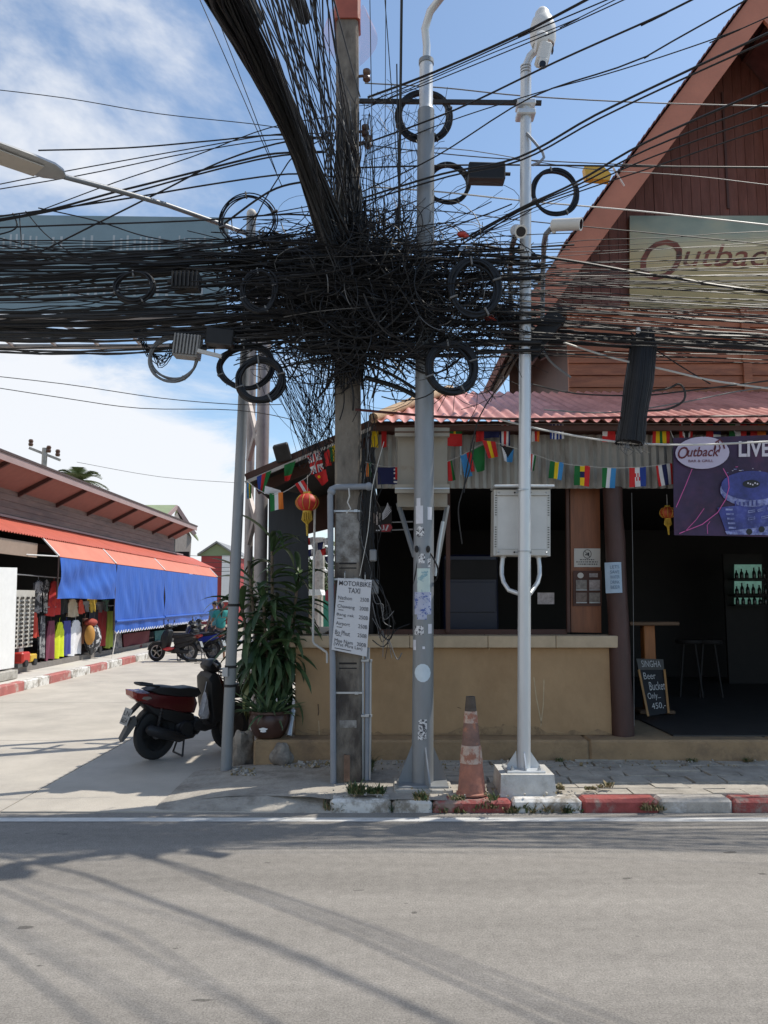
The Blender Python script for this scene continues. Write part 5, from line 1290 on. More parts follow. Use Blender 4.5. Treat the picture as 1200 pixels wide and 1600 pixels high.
# --- fan of wires rising overhead beside the pole
GF = 'wires fanning up from the concrete pole'; LF = 'thin wire fanning steeply up from the concrete pole overhead'
for i in range(52):
    x0 = wr.uniform(500, 565); y0 = wr.uniform(150, 420); x1 = lerp(380, 540, (i + wr.random()) / 52); 
    a = at(x0, y0, 6.55); c = at(x1 - 25, -60, wr.uniform(3.6, 4.6)); pxr = wr.choice((.003, .004, .004, .005, .006))
    one(run(a, c, wr.uniform(-.02, .10), pxr, 0, n=5), LF, GF, wr.choice((m_black, m_black, m_black2)))
for x0, y0, x1, y1, r in ((440, 290, 308, -10, .004), (432, 270, 322, -20, .004), (626, 500, 620, 100, .006), (622, 470, 628, -20, .012), (585, 430, 578, 0, .004), (600, 480, 603, -10, .003), (640, 520, 600, -20, .004)):
    one(run(at(x0, y0, 6.5), at(x1, y1, 6.0 if y1 > -5 else 5.6), 0, r, .004, n=8), LF, GF, m_black)
# --- the thick trunk bundle
path = [at(556, 520, 6.52), at(550, 450, 6.45), at(512, 345, 6.35), at(462, 215, 5.9), at(412, 110, 5.3), at(345, -10, 4.5), at(300, -90, 4.0)]
PS = spline(path, 5)
b = MB(); strands = []
for i in range(95):
    rr = math.sqrt(wr.random()) * .108; an0 = wr.uniform(0, 6.28); tw = wr.uniform(-.6, .6); sr = wr.choice((.007, .009, .012, .015)); pts = []
    for k, p in enumerate(PS):
        t = k / (len(PS) - 1); d = (PS[min(k + 1, len(PS) - 1)] - PS[max(k - 1, 0)]).normalized(); x = d.cross(Vector((0, 1, 0.2))).normalized(); y = d.cross(x); spread = (1.7 - 1.0 * min(1, t / .45)) if t < .45 else .7 + .25 * (t - .45)
        an = an0 + tw * t * 4 + wr.uniform(-.1, .1); pts.append(p + (x * math.cos(an) + y * math.sin(an)) * rr * spread * 1.25)
    b.tube(pts, sr, 5, m=wr.choice((0, 0, 0, 1)))
b.build('cable_bundle', [m_black, m_black2], label='thick trunk of bundled black cables arching up over the road', cat='cable bundle', smooth=60, fixn=False)
b = MB()
for px, py, Y, r in ((385, 8, 4.9, .07), (465, 2, 5.2, .055)):
    c = at(px, py, Y); rot = Vector((-.3, -.9, .35)).to_track_quat('Z', 'Y').to_matrix(); b2 = MB(); b2.lathe([(r * .5, -.16), (r, -.13), (r, .1), (r * .75, .14), (r * .3, .16)], c, 14, rot=rot); b2.build('splice_closure', m_black, label='black splice closure clipped to the trunk bundle' if px < 400 else 'round black splice closure hanging among the fanning wires', cat='splice closure', smooth=45)
# --- the tangle itself: nobody could count it
tg = MB()
def strand(px, py, L_, an, cur, Y, r, m=0, n=8, jit=.05, yj=.08, seg=3):
    P = []; a = an; x, y = px - math.cos(an) * L_ / 2, py - math.sin(an) * L_ / 2
    for k in range(n + 1):
        P.append(at(x, y, Y + yj * math.sin(k * .8 + px))); x += math.cos(a) * L_ / n; y += math.sin(a) * L_ / n; a += cur / n + wr.gauss(0, jit)
    tg.tube(spline(P, 2), r, seg, m=m)
def tm(): return wr.choice((0, 0, 0, 0, 0, 0, 0, 0, 1, 1, 2)) if wr.random() < .5 else 0
for i in range(560):                                                  # solid core around the concrete pole
    strand(wr.gauss(556, 34), max(370, min(560, wr.gauss(465, 50))), wr.uniform(60, 170), wr.choice((wr.gauss(0, .15), wr.gauss(0, .3), wr.gauss(1.5, .2))), wr.gauss(0, 1.6), wr.uniform(6.2, 6.9), wr.choice((.004, .005, .006, .009)), 0, seg=4, jit=.02)
for i in range(190):                                                  # long gently bowed wires through the knot
    strand(max(470, min(700, wr.gauss(580, 60))), max(370, min(540, wr.gauss(455, 50))), wr.uniform(180, 420), wr.gauss(0, .10), wr.gauss(0, .5), wr.uniform(6.12, 6.9), wr.choice((.0025, .003, .004, .005, .007)), tm(), n=10, jit=.02)
for i in range(210):                                                  # bowed uprights
    strand(wr.choice((wr.gauss(545, 25), wr.gauss(655, 14), wr.uniform(560, 790))), max(400, min(545, wr.gauss(470, 40))), wr.uniform(60, 150), wr.gauss(1.5, .25), wr.gauss(0, 2.2), wr.uniform(6.15, 6.8), wr.choice((.002, .0025, .003, .004)), tm(), jit=.03)
for i in range(420):                                                  # loose loops and bights
    x0, y0, r0_ = wr.choice((wr.gauss(580, 60), wr.uniform(470, 790))), wr.gauss(475, 58), wr.uniform(12, 48); a0, a1 = wr.uniform(0, 6.28), wr.uniform(3.2, 7.0); Y = wr.uniform(6.15, 6.75); ex = wr.uniform(.5, 1.3)
    tg.tube([at(x0 + r0_ * (1 + .02 * k) * math.cos(a0 + a1 * k / 16), y0 + r0_ * ex * math.sin(a0 + a1 * k / 16), Y + .05 * math.sin(k * .7)) for k in range(17)], wr.choice((.002, .003, .004, .005)), 4, m=tm())
for i in range(95):                                                  # level runs through the knot
    y0 = wr.choice((wr.gauss(395, 9), wr.gauss(430, 12), wr.gauss(490, 14), wr.gauss(535, 12), wr.gauss(462, 45))); x0, x1 = wr.uniform(360, 500), wr.uniform(660, 900); Y = wr.uniform(6.15, 6.9); dr = wr.gauss(0, 14)
    P = [at(lerp(x0, x1, t / 8), y0 + dr * t / 8 + 5 * math.sin(t * .6 + y0), Y) for t in range(9)]
    tg.tube(spline(P, 2), wr.choice((.003, .004, .005, .006, .009)), 4, m=0)
for i in range(110):
    x0 = wr.uniform(524, 572); y0 = wr.uniform(330, 420); y1 = wr.uniform(520, 610); bw_ = wr.gauss(0, 8); yy_ = wr.uniform(6.44, 6.54)
    tg.tube([at(x0 + bw_ * math.sin(math.pi * t / 8), lerp(y0, y1, t / 8), yy_) for t in range(9)], wr.choice((.003, .005, .007)), 4)
for i in range(60):                                                   # smooth drooping bights slung between the poles
    x0 = wr.uniform(430, 640); x1 = x0 + wr.uniform(60, 220); y0, y1 = wr.uniform(380, 540), wr.uniform(380, 540); dp = wr.uniform(20, 90); Y = wr.uniform(6.12, 6.5)
    tg.tube([at(lerp(x0, x1, t / 14), lerp(y0, y1, t / 14) + dp * 4 * (t / 14) * (1 - t / 14), Y) for t in range(15)], wr.choice((.003, .004, .006, .009)), 5, m=0)
for i in range(26):                                                   # thin snarl clumps with sky between, by the white pole
    x0, y0 = wr.uniform(680, 800), wr.uniform(400, 540)
    for k in range(5): strand(x0 + wr.gauss(0, 14), y0 + wr.gauss(0, 10), wr.uniform(30, 90), wr.uniform(-1.5, 1.5), wr.gauss(0, 3), 6.3, .0025, 0, jit=.05)
for y0, r0_ in ((540, .020), (552, .016), (398, .014), (410, .018), (500, .02), (486, .016), (430, .016)):
    P = [at(lerp(470, 845, t / 8), y0 + 5 * math.sin(t * .7 + y0), 6.3) for t in range(9)]; tg.tube(spline(P, 3), r0_, 7)
for i in range(150):                                                  # round the concrete pole, from the fan down to the knot
    x0 = wr.gauss(545, 20); y0 = wr.uniform(150, 380); y1 = y0 + wr.uniform(80, 260); dxx = wr.uniform(-25, 25); yc_ = wr.uniform(6.48, 6.56)
    P = [at(x0 + wr.gauss(0, 1) + dxx * t / 5, lerp(y0, y1, t / 5), yc_) for t in range(6)]
    tg.tube(spline(P, 2), wr.choice((.003, .004, .006)), 4, m=wr.choice((0, 0, 0, 1, 2)))
for i in range(34):                                                   # thin loops between pole and lamp post
    x0 = wr.uniform(565, 655); y0 = wr.uniform(120, 420); P = []
    for t in range(6): P.append(at(x0 + wr.gauss(0, 10), y0 + t * wr.uniform(20, 45), 6.5 + wr.uniform(-.05, .1)))
    tg.tube(spline(P, 2), .002, 3)
for i in range(26):
    x0 = wr.uniform(560, 600); y0 = wr.uniform(140, 360); P = [at(x0 + t * wr.uniform(12, 24), y0 + wr.gauss(0, 12) + t * wr.uniform(-8, 8), 6.5) for t in range(6)]
    tg.tube(spline(P, 2), wr.choice((.002, .003)), 3)
for i in range(95):                                                   # strands draining down to the pole below the knot
    x0 = wr.uniform(400, 560); x1 = wr.uniform(470, 530); y1 = wr.uniform(640, 735); yd_ = 6.6 + wr.uniform(0, .08); bw_ = wr.gauss(0, 12); P = [at(lerp(x0, x1, t / 6) + bw_ * math.sin(math.pi * t / 6) + wr.gauss(0, .8), lerp(545, y1, t / 6), yd_) for t in range(7)]
    tg.tube(spline(P, 2), wr.choice((.002, .0025, .004)), 3)
for i in range(16):
    P = [at(lerp(412, 478, t / 5) + i * 1.6 + wr.gauss(0, 1.5), lerp(570, 705, t / 5), 6.7) for t in range(6)]; tg.tube(P, .003, 3)
for i in range(26):                                                   # drooping under the knot on the other side
    x0 = wr.uniform(580, 800); P = [at(x0 + wr.gauss(0, 14) + t * wr.uniform(-8, 8), lerp(520, wr.uniform(590, 660), t / 5), 6.5) for t in range(6)]; tg.tube(spline(P, 2), .0035, 3)
for i in range(26):                                                   # down the concrete pole to the boxes
    x0 = wr.uniform(566, 590); y0 = wr.uniform(560, 780); y1 = y0 + wr.uniform(120, 300); P = [at(x0 + wr.gauss(0, 4), lerp(y0, min(y1, 960), t / 6), 6.55) for t in range(7)]; tg.tube(spline(P, 2), .0035, 3, m=wr.choice((0, 0, 0, 0, 1, 2)))
for i in range(12):                                                   # frayed ends beside the taxi sign
    P = [at(582 + t * wr.uniform(4, 9), 900 + i * 6 + t * wr.uniform(4, 22), 6.5 - .01 * t) for t in range(5)]; tg.tube(spline(P, 3), .003, 4, m=wr.choice((0, 0, 0, 2)))
for i in range(150):                                                  # strays over the road-sign side and under it
    x0 = wr.uniform(330, 480); y0 = wr.gauss(460, 50); P = [at(x0 + t * wr.uniform(-4, 28), y0 + wr.gauss(0, 12), 6.6) for t in range(7)]; tg.tube(spline(P, 2), wr.choice((.003, .005, .007)), 4, m=wr.choice((0, 0, 1, 2)) if wr.random() < .3 else 0)
for i in range(10):
    c = at(wr.uniform(215, 275), 540, 6.6); P = [at(lerp(215, 285, t / 8) + wr.gauss(0, 4), 515 + 60 * math.sin(math.pi * t / 8) * wr.uniform(.6, 1), 6.6) for t in range(9)]; tg.tube(spline(P, 2), .004, 4)
tg.build('wire_tangle', [m_black, m_black2, m_grayc, m_whitec], kind='stuff', label='dense knot of tangled black wires around the concrete pole and lamp post', smooth=60, fixn=False)
# --- coils
def coil(px, py, rp, Y, turns, w, label, m=m_black, tilt=.15, thick=.012, ry=None):
    c = at(px, py, Y); r = rp * mpp(Y, py); ryy = (ry or rp) * mpp(Y, py); o = thing('cable_coil', label, 'cable coil', (c.x, c.y, c.z - ryy), group='cable coils hung on the lines')
    b = MB()
    for k in range(turns):
        q, ph = math.sqrt(wr.random()) * w, wr.uniform(0, 6.28); dr, dyy = q * math.cos(ph), q * math.sin(ph); e1, e2 = wr.uniform(-.012, .012), wr.uniform(-.012, .012); p3 = wr.uniform(0, 6.28)
        b.tube([c + Vector(((r + dr + .006 * math.sin(3 * a + p3)) * math.cos(a) + e1, tilt * r * math.sin(a) + dyy, (ryy + dr + .006 * math.sin(3 * a + p3)) * math.sin(a) + e2)) for a in [2 * math.pi * i / 40 for i in range(40)]], thick, 6, closed=True)
    b.build('windings', m, o, smooth=60, fixn=False)
    for a in (.3, 1.7, 3.5, 5.2):
        p = c + Vector((r * math.cos(a), tilt * r * math.sin(a), ryy * math.sin(a))); b = MB(); rot = Matrix.Rotation(-a, 3, 'Y'); b.box(p, (w * 1.9 + thick * 2, w * 1.5 + thick * 2, .014), b=.004, rot=rot); b.build('tie', m_grayc, o)
coil(662, 182, 41, 6.62, 12, .022, 'thick black cable coil encircling the upper lamp post', thick=.013, tilt=.05)
coil(700, 287, 32, 6.6, 7, .012, 'black cable coil right of the lamp post beside the splice box', thick=.011, tilt=.05)
coil(867, 300, 35, 6.5, 8, .014, 'black cable coil right of the white pole', thick=.010, ry=40)
coil(210, 449, 29, 6.2, 8, .016, 'black cable coil hung on the lines in front of the road sign', thick=.010, ry=24)
coil(272, 560, 37, 6.5, 5, .010, 'pale grey cable coil hanging under the lines left', m=m_grayc, thick=.010)
coil(407, 594, 34, 6.3, 14, .024, 'thick black cable coil hanging below the tangle by the steel post', thick=.012)
coil(385, 574, 42, 6.55, 9, .020, 'black cable coil behind the thick hanging one', thick=.010, ry=36)
coil(388, 342, 43, 6.6, 5, .022, 'thin black cable loops around the top of the leaning post', thick=.006)
coil(742, 450, 36, 6.12, 13, .024, 'black cable coil in the tangle right of the lamp post', thick=.013, ry=46)
coil(705, 575, 36, 6.2, 13, .024, 'black cable coil drooping under the tangle by the lamp post', thick=.013, ry=40)
coil(405, 455, 26, 6.2, 9, .018, 'black cable coil in front of the steel post inside the tangle', thick=.010, ry=34)
# --- boxes on the lines
def lbox(px, py, w, h, Y, label, m=m_black, rz=0, fins=0):
    c = at(px, py, Y); s = mpp(Y, py); o = thing('splice_box', label, 'splice box', c - Vector((0, 0, h * s / 2)), group='boxes hung on the lines')
    rot = Matrix.Rotation(rz, 3, 'Y'); b = MB(); b.box(c, (w * s, .12, h * s), b=.01, rot=rot); b.build('box_body', m, o)
    for i in range(fins): b = MB(); p = c + rot @ Vector(((-.45 + .9 * i / (fins - 1)) * w * s, -.075, 0)); b.box(p, (.012, .03, h * s * .92), rot=rot); b.build('cooling_fin', m, o)
    b = MB(); b.box(c + rot @ Vector((0, -.004, -h * s * .5)), (w * s * .96, .128, .012), rot=rot); b.build('base_flange', m_black2 if m is m_black else m, o)
    for sx in (-1, 1): b = MB(); q = c + rot @ Vector((sx * w * s * .5, 0, 0)); b.tube([q, q + rot @ Vector((sx * .05, 0, 0))], .016, 8); b.build('gland', m_black2, o)
lbox(760, 271, 57, 27, 6.5, 'black rectangular splice box between lamp post and white pole', rz=.03)
lbox(292, 441, 42, 26, 6.5, 'dark finned box hung on the lines before the road sign', m=m_black2, fins=7)
m_fin = mat('cast_grey_box', (0.26, 0.25, 0.235), .6, .2, var=.15)
lbox(294, 542, 40, 34, 6.5, 'cast grey finned amplifier box under the lines by the pale coil', m=m_fin, fins=8, rz=.1)
lbox(345, 528, 44, 26, 6.5, 'black box beside the cast grey amplifier', rz=.12)
b = MB(); b.bar(at(309, 548, 6.4), at(346, 557, 6.4), .03, .03); b.build('pale_bracket', m_whitec, label='short pale bar under the black box on the lines', cat='bracket')
# --- wrapped bundle hanging in front of the awning
hb2 = thing('hanging_cable_bundle', 'fat black wrapped cable bundle hanging in front of the awning', 'cable bundle', at(984, 700, 6.45))
b = MB(); P = [at(1008, 520, 6.5), at(1005, 545, 6.48), at(998, 600, 6.46), at(990, 650, 6.45), at(984, 692, 6.45)]
b.tube(P, [.07, .11, .118, .105, .12], 16); b.build('wrapped_core', m_black, hb2, smooth=50)
for i in range(30):
    an = i / 30 * 6.28 + wr.uniform(-.06, .06); b = MB(); b.tube([p + Vector((math.cos(an + tw_) * rr, math.sin(an + tw_) * rr, 0)) for p, rr, tw_ in zip(P, (.068, .108, .116, .103, .118), (0, .1, .2, .25, .3))], wr.uniform(.005, .009), 5); b.build('strand', m_black, hb2, smooth=60)
b = MB()
for i in range(22): q = P[-1] + Vector((wr.uniform(-.1, .1), wr.uniform(-.08, .08), 0)); b.tube(spline([q, q + Vector((wr.uniform(-.05, .05), -.02, -.05)), q + Vector((wr.uniform(-.08, .08), -.03, wr.uniform(-.12, -.02)))], 3), .003, 3)
b.build('frayed_ends', m_grayc, hb2)
b = MB(); b.ell(at(997, 516, 6.4), (.022, .02, .03), 10, 8); b.build('white_clip', m_white, hb2)
# black bracket mass by the white pole
b = MB(); b.bar(at(820, 560, 6.5), at(872, 492, 6.45), .10, .16); b.tube([at(770, 480, 6.5), at(830, 520, 6.5), at(850, 560, 6.5)], [.05, .07, .04], 8); b.build('cable_clamp', m_black, label='black clamp block gripping cables at the white pole', cat='clamp')
# --- low cables by the eave
for pts, r, m, lb in (
    ([(555, 640), (620, 646), (700, 652), (830, 655), (1000, 652), (1240, 650)], .012, mat('dark_red_cable', (0.07, 0.015, 0.015), .5), 'dark red brown cable running level along the awning edge'),
    ([(780, 655), (850, 672), (960, 690), (1080, 695), (1240, 688)], .009, m_whitec, 'white cable sagging across the flags and banner top'),
    ([(880, 535), (960, 560), (1040, 578), (1120, 596), (1240, 612)], .009, m_whitec, 'pale cable sloping across the brown weatherboards'),
    ([(830, 600), (900, 615), (1000, 618), (1080, 610), (1240, 590)], .007, m_black2, 'dark cable sagging above the salmon awning'),
    ([(850, 640), (950, 645), (1060, 630), (1150, 612), (1240, 600)], .006, m_grayc, 'grey cable crossing low over the salmon awning'),
    ([(980, 615), (1040, 608), (1060, 600), (1070, 612), (1066, 628), (1040, 640), (1000, 642)], .010, m_black2, 'loop of cable hanging over the awning next to the wrapped bundle'),
    ([(838, 530), (860, 565), (892, 590)], .010, m_grayc, 'short pale stay wire at the foot of the gable'),
    ([(985, 520), (1060, 570), (1110, 600)], .006, m_black, 'thin black wire slanting over the weatherboards'),
    ([(570, 590), (620, 605), (655, 622)], .022, m_black, 'thick black cable joining the poles under the tangle'),
    ([(570, 565), (620, 590), (655, 612)], .014, m_black, 'second black cable joining the poles under the tangle'),
    ([(740, 345), (700, 720), (690, 780)] if 0 else [(741, 690), (735, 730), (722, 770), (716, 800), (722, 850)], .006, m_black, 'thin black wire dangling in front of the grey corrugated sheets'),
    ([(725, 770), (730, 730), (750, 650), (790, 590)], .006, m_black, 'thin black wire rising past the awning to the tangle'),
    ([(562, 900), (575, 830), (582, 760), (600, 690)], .003, m_whitec, 'thin pale wire running up the concrete pole'),
    ([(582, 1000), (600, 1010), (618, 985), (640, 975)], .005, m_black, 'loose wire looping between taxi sign and lamp post'),
    ([(585, 905), (605, 940), (615, 975), (608, 1000), (590, 985)], .006, m_black, 'black wire loop hanging right of the taxi sign'),
    ([(608, 1000), (620, 1030), (628, 1020)], .005, m_grayc, 'short frayed wire end below the black loop')):
    pxcable([(p[0], p[1], 6.45 if p[1] < 880 else 6.5) for p in pts], r, m, 'loose_cable', lb, None, sub_=4)
for px, py, lb in ((722, 366, 'small red plastic tag on top of the tangle'), (765, 497, 'small red plastic tag inside the tangle')):
    b = MB(); b.ell(at(px, py, 6.35), (.045, .03, .028), 10, 6); b.ell(at(px + 6, py + 3, 6.35), (.03, .02, .02), 8, 6); b.build('plastic_tag', mat('red_plastic', (.5, .05, .03), .4), label=lb, cat='tag', smooth=60)
# yellow street plate behind the gable edge
m_yel = mat('yellow_lamp_hood', (0.62, 0.36, 0.04), .5, var=.15)
yp = thing('yellow_hood', 'yellow hooded fitting beside the gable edge', 'lamp hood', at(935, 285, 8.3)); q = quadpx([(913, 260), (942, 259), (956, 272), (953, 281), (916, 278)], 8.3)
b = MB(); b.add(q + [p + Vector((0, .1, 0)) for p in q], [(0, 1, 2, 3, 4), (9, 8, 7, 6, 5)] + [(i, (i + 1) % 5, 5 + (i + 1) % 5, 5 + i) for i in range(5)]); b.build('hood', m_yel, yp)
b = MB(); b.tube([at(958, 262, 8.34), at(964, 272, 8.5), at(975, 290, 8.7)], .012, 6); b.build('bracket', m_white, yp)
# floodlight on the lean-to
fl = thing('floodlight', 'dark square floodlight perched on the lean-to roof edge', 'floodlight', at(448, 716, 7.4))
b = MB(); rot = Matrix.Rotation(-.25, 3, 'Y') @ Matrix.Rotation(.4, 3, 'X'); b.box(at(441, 707, 7.38), (.15, .09, .17), b=.012, rot=rot); b.build('lamp_housing', m_black2, fl); b = MB(); b.bar(at(452, 712, 7.45), at(470, 706, 7.5), .02, .02); b.bar(at(450, 716, 7.45), at(446, 728, 7.45), .03, .03); b.build('bracket', m_galv2, fl)
# ================================================================ motorbikes
m_tyre = mat('black_tyre', (0.018, 0.018, 0.019), .75, var=.2, bump=.2); m_rim = mat('dark_alloy_rim', (0.18, 0.18, 0.19), .4, .6, var=.15)
m_rimp = mat('pale_alloy_rim', (0.45, 0.45, 0.46), .35, .7, var=.15)
m_bkpl = mat('black_bike_plastic', (0.012, 0.012, 0.013), .5, var=.2); m_seatm = mat('seat_vinyl', (0.016, 0.015, 0.016), .55, var=.2, bump=.1)
m_eng = mat('engine_casting', (0.035, 0.035, 0.038), .5, .6, var=.25, bump=.2); m_redp = mat('dark_red_bike_paint', (0.075, 0.007, 0.009), .25, var=.1, coat=.6)
m_tail = mat('tail_lens', (0.20, 0.02, 0.015), .12, var=.1); m_clear = mat('smoked_lens', (0.22, 0.18, 0.15), .12, var=.1)
m_plate = mat('licence_plate', (0.30, 0.31, 0.31), .5, .2, var=.15, scale=20); m_flap = mat('grey_mudflap', (0.10, 0.095, 0.09), .6, var=.2)
def scooter(label, loc, rz, paint, accent, rim, basket=False, bag=False, plate_txt=None, roll=0.0, group=None, sc=(.78, .8, .88)):
    o = thing('motorbike', label, 'motorbike', loc, rz, group); o.rotation_euler = (roll, 0, rz); o.scale = sc
    B = lambda b, n, m, p=o, s=40: b.build(n, m, p, smooth=s, local=True)
    fxz = lambda a, c, t: (a, t, c)
    for wx in (0.0, 1.09):
        w = bpy.data.objects.new('wheel', None); COL.objects.link(w); w.parent = o
        b = MB(); ww = .052 if wx == 0 else .042
        b.lathe([(.185, -ww * .7), (.225, -ww), (.265, -ww * .85), (.283, -ww * .35), (.286, 0), (.283, ww * .35), (.265, ww * .85), (.225, ww), (.185, ww * .7), (.185, -ww * .7)], (wx, 0, .286), 32, axis='Y'); B(b, 'tyre', m_tyre, w)
        b = MB(); b.lathe([(.187, -.034), (.172, -.03), (.172, .03), (.187, .034), (.187, -.034)], (wx, 0, .286), 32, axis='Y'); b.lathe([(.05, -.06), (.055, -.03), (.055, .03), (.05, .06)], (wx, 0, .286), 14, axis='Y')
        for k in range(5):
            a = k * 2 * math.pi / 5 + .3; b.bar((wx + .045 * math.cos(a), 0, .286 + .045 * math.sin(a)), (wx + .178 * math.cos(a), 0, .286 + .178 * math.sin(a)), .03, .022, up=(0, 1, 0))
        B(b, 'rim', rim, w)
    sl_ = lambda w_: [(-w_, .80), (-w_ * .8, .95), (0, 1.0), (w_ * .8, .95), (w_, .80)]
    # tail and side fairing
    b = MB(); b.prism([(-.36, .79), (-.34, .735), (-.25, .66), (-.10, .60), (.12, .555), (.34, .50), (.50, .49), (.54, .60), (.50, .69), (.20, .72), (-.05, .76), (-.22, .80)], fxz, sl_(.135)); B(b, 'side_fairing', paint)
    b = MB(); b.prism([(-.30, .70), (-.12, .615), (.15, .565), (.50, .48), (.52, .40), (.30, .37), (.05, .45), (-.12, .54)], fxz, sl_(.115)); B(b, 'under_cover', m_bkpl)
    b = MB(); b.prism([(-.20, .80), (-.05, .835), (.10, .825), (.25, .80), (.42, .80), (.54, .775), (.585, .71), (.52, .67), (.2, .70), (-.1, .755)], fxz, [(-.125, .82), (-.10, .96), (0, 1), (.10, .96), (.125, .82)]); B(b, 'seat', m_seatm)
    b = MB(); b.tube([(-.02, -.10, .83), (-.16, -.11, .855), (-.27, -.09, .865), (-.29, 0, .868), (-.27, .09, .865), (-.16, .11, .855), (-.02, .10, .83)], .013, 8); B(b, 'grab_rail', m_bkpl)
    b = MB(); b.prism([(-.375, .80), (-.365, .74), (-.30, .69), (-.17, .675), (-.13, .735), (-.2, .78)], fxz, [(-.142, .7), (-.11, 1.02), (.11, 1.02), (.142, .7)]); B(b, 'tail_light', m_tail)
    for sy in (-1, 1): b = MB(); b.prism([(-.28, .715), (-.20, .69), (-.12, .71), (-.16, .74), (-.25, .745)], fxz, [(sy * .128, 1), (sy * .148, .75)]); B(b, 'indicator', m_clear)
    # plate holder, plate, mudflap
    b = MB(); b.bar((-.24, 0, .64), (-.37, 0, .53), .08, .03); B(b, 'plate_bracket', m_bkpl)
    pl_ = MB(); PQ = [Vector((-.365, .105, .60)), Vector((-.365, -.105, .60)), Vector((-.435, -.105, .43)), Vector((-.435, .105, .43))]; n = Vector((.93, 0, -.38)) * .006
    pl_.hexa(PQ, [p + n for p in PQ]); pq = B(pl_, 'licence_plate', m_plate)
    if plate_txt:
        for k, s_ in enumerate(plate_txt): text_quad(s_, PQ, (.12, .16 + .4 * k, .88, .44 + .46 * k), m_ink, pq, off=-.003, local=True)
    b = MB(); b.prism([(-.28, .52), (-.34, .50), (-.47, .27), (-.45, .24), (-.40, .28), (-.26, .44)], fxz, [(-.05, .9), (0, 1), (.05, .9)]); B(b, 'mudflap', m_flap)
    b = MB(); N = 10; P = [(-.30 * math.cos(math.pi * (.1 + .55 * i / N)), .30 * math.sin(math.pi * (.1 + .55 * i / N)) + .31) for i in range(N + 1)]
    b.prism(P + [(x * .94, (z - .31) * .94 + .31) for x, z in P[::-1]], fxz, [(-.055, 1), (.055, 1)]); B(b, 'rear_mudguard', m_bkpl)
    # engine, swing arm, exhaust
    b = MB(); b.box((.42, -.01, .34), (.36, .22, .20), b=.04); b.lathe([(.085, -.16), (.10, -.13), (.10, .10), (.08, .13)], (.36, 0, .33), 18, axis='Y'); b.lathe([(.06, -.17), (.07, -.15), (.07, 0)], (.52, 0, .36), 14, axis='Y'); B(b, 'engine', m_eng)
    b = MB(); b.bar((.42, .11, .31), (0, .10, .286), .05, .10, b=.015); b.bar((.10, -.10, .30), (0, -.09, .286), .03, .05); B(b, 'swing_arm', m_eng)
    b = MB(); b.tube([(.55, -.10, .30), (.45, -.15, .24), (.30, -.165, .235)], .02, 10); b.tube([(.32, -.165, .235), (.26, -.17, .25), (-.02, -.18, .33), (-.16, -.18, .375), (-.20, -.18, .39)], [.03, .055, .062, .058, .03], 14); B(b, 'exhaust', m_eng)
    b = MB(); b.bar((.24, -.205, .27), (-.05, -.225, .35), .01, .075, b=.004); B(b, 'heat_shield', m_bkpl)
    b = MB(); b.tube([(-.02, .10, .30), (.02, .11, .62)], .018, 8); b.tube([(-.02, -.10, .32), (.02, -.11, .62)], .018, 8)
    for k in range(7):
        for sy in (-1, 1): b.lathe([(.03, -.008), (.03, .008)], (-.015 + .006 * k, sy * .105, .36 + .035 * k), 10)
    B(b, 'shock_absorber', m_eng)
    DX = -.16; fxs = lambda a, c, t: (a + DX * min(1, max(0, (a - .5) / .3)), t, c)
    # step-through floor, leg shield, headset
    b = MB(); b.prism([(.44, .42), (.50, .30), (.80, .27), (.98, .30), (1.0, .40), (.80, .36), (.60, .38)], fxs, sl_(.16)); B(b, 'floorboard', m_bkpl)
    b = MB(); b.prism([(.88, .33), (.82, .60), (.78, .90), (.84, .955), (.93, .95), (1.02, .78), (1.06, .55), (1.03, .36)], fxs, [(-.20, .72), (-.16, .93), (-.06, 1), (.06, 1), (.16, .93), (.20, .72)]); B(b, 'leg_shield', m_bkpl)
    b = MB(); b.prism([(1.0, .52), (.97, .74), (.93, .93), (1.0, .92), (1.10, .76), (1.12, .60)], fxs, sl_(.12)); B(b, 'front_fairing', paint)
    if accent is not None: b = MB(); b.prism([(.44, .40), (.52, .34), (.86, .30), (1.0, .36), (.9, .42), (.6, .43)], fxs, [(-.185, .8), (-.165, 1), (.165, 1), (.185, .8)]); B(b, 'trim_panel', accent)
    b = MB(); b.prism([(.80, .99), (.78, 1.03), (.84, 1.09), (.95, 1.10), (1.02, 1.03), (.99, .95), (.88, .93)], fxs, [(-.13, .6), (-.09, .95), (0, 1), (.09, .95), (.13, .6)]); B(b, 'headset_cowl', m_bkpl)
    b = MB(); b.ell((1.01 + DX, 0, 1.01), (.04, .08, .05), 14, 8); B(b, 'headlight', m_clear)
    hb = bpy.data.objects.new('handlebar', None); COL.objects.link(hb); hb.parent = o
    for sy in (-1, 1):
        b = MB(); b.tube([(.88 + DX, 0, 1.04), (.87 + DX, sy * .15, 1.06), (.80 + DX, sy * .38, 1.05)], .014, 8); B(b, 'bar_tube', m_bkpl, hb)
        b = MB(); b.tube([(.835 + DX, sy * .27, 1.056), (.795 + DX, sy * .40, 1.05)], .020, 10); B(b, 'grip', m_bkpl, hb)
        b = MB(); b.bar((.90 + DX, sy * .20, 1.03), (.86 + DX, sy * .36, 1.01), .02, .008); B(b, 'brake_lever', m_eng, hb)
        if basket is not True: b = MB(); b.tube([(.86 + DX, sy * .18, 1.05), (.83 + DX, sy * .22, 1.17)], .007, 6); b.ell((.825 + DX, sy * .25, 1.20), (.012, .055, .04), 12, 8); B(b, 'mirror', m_bkpl, hb)
    b = MB()
    for sy in (-1, 1): b.tube([(1.03 + DX, sy * .07, .72), (1.25 + DX, sy * .075, .286)], [.024, .02], 10)
    B(b, 'front_fork', m_eng)
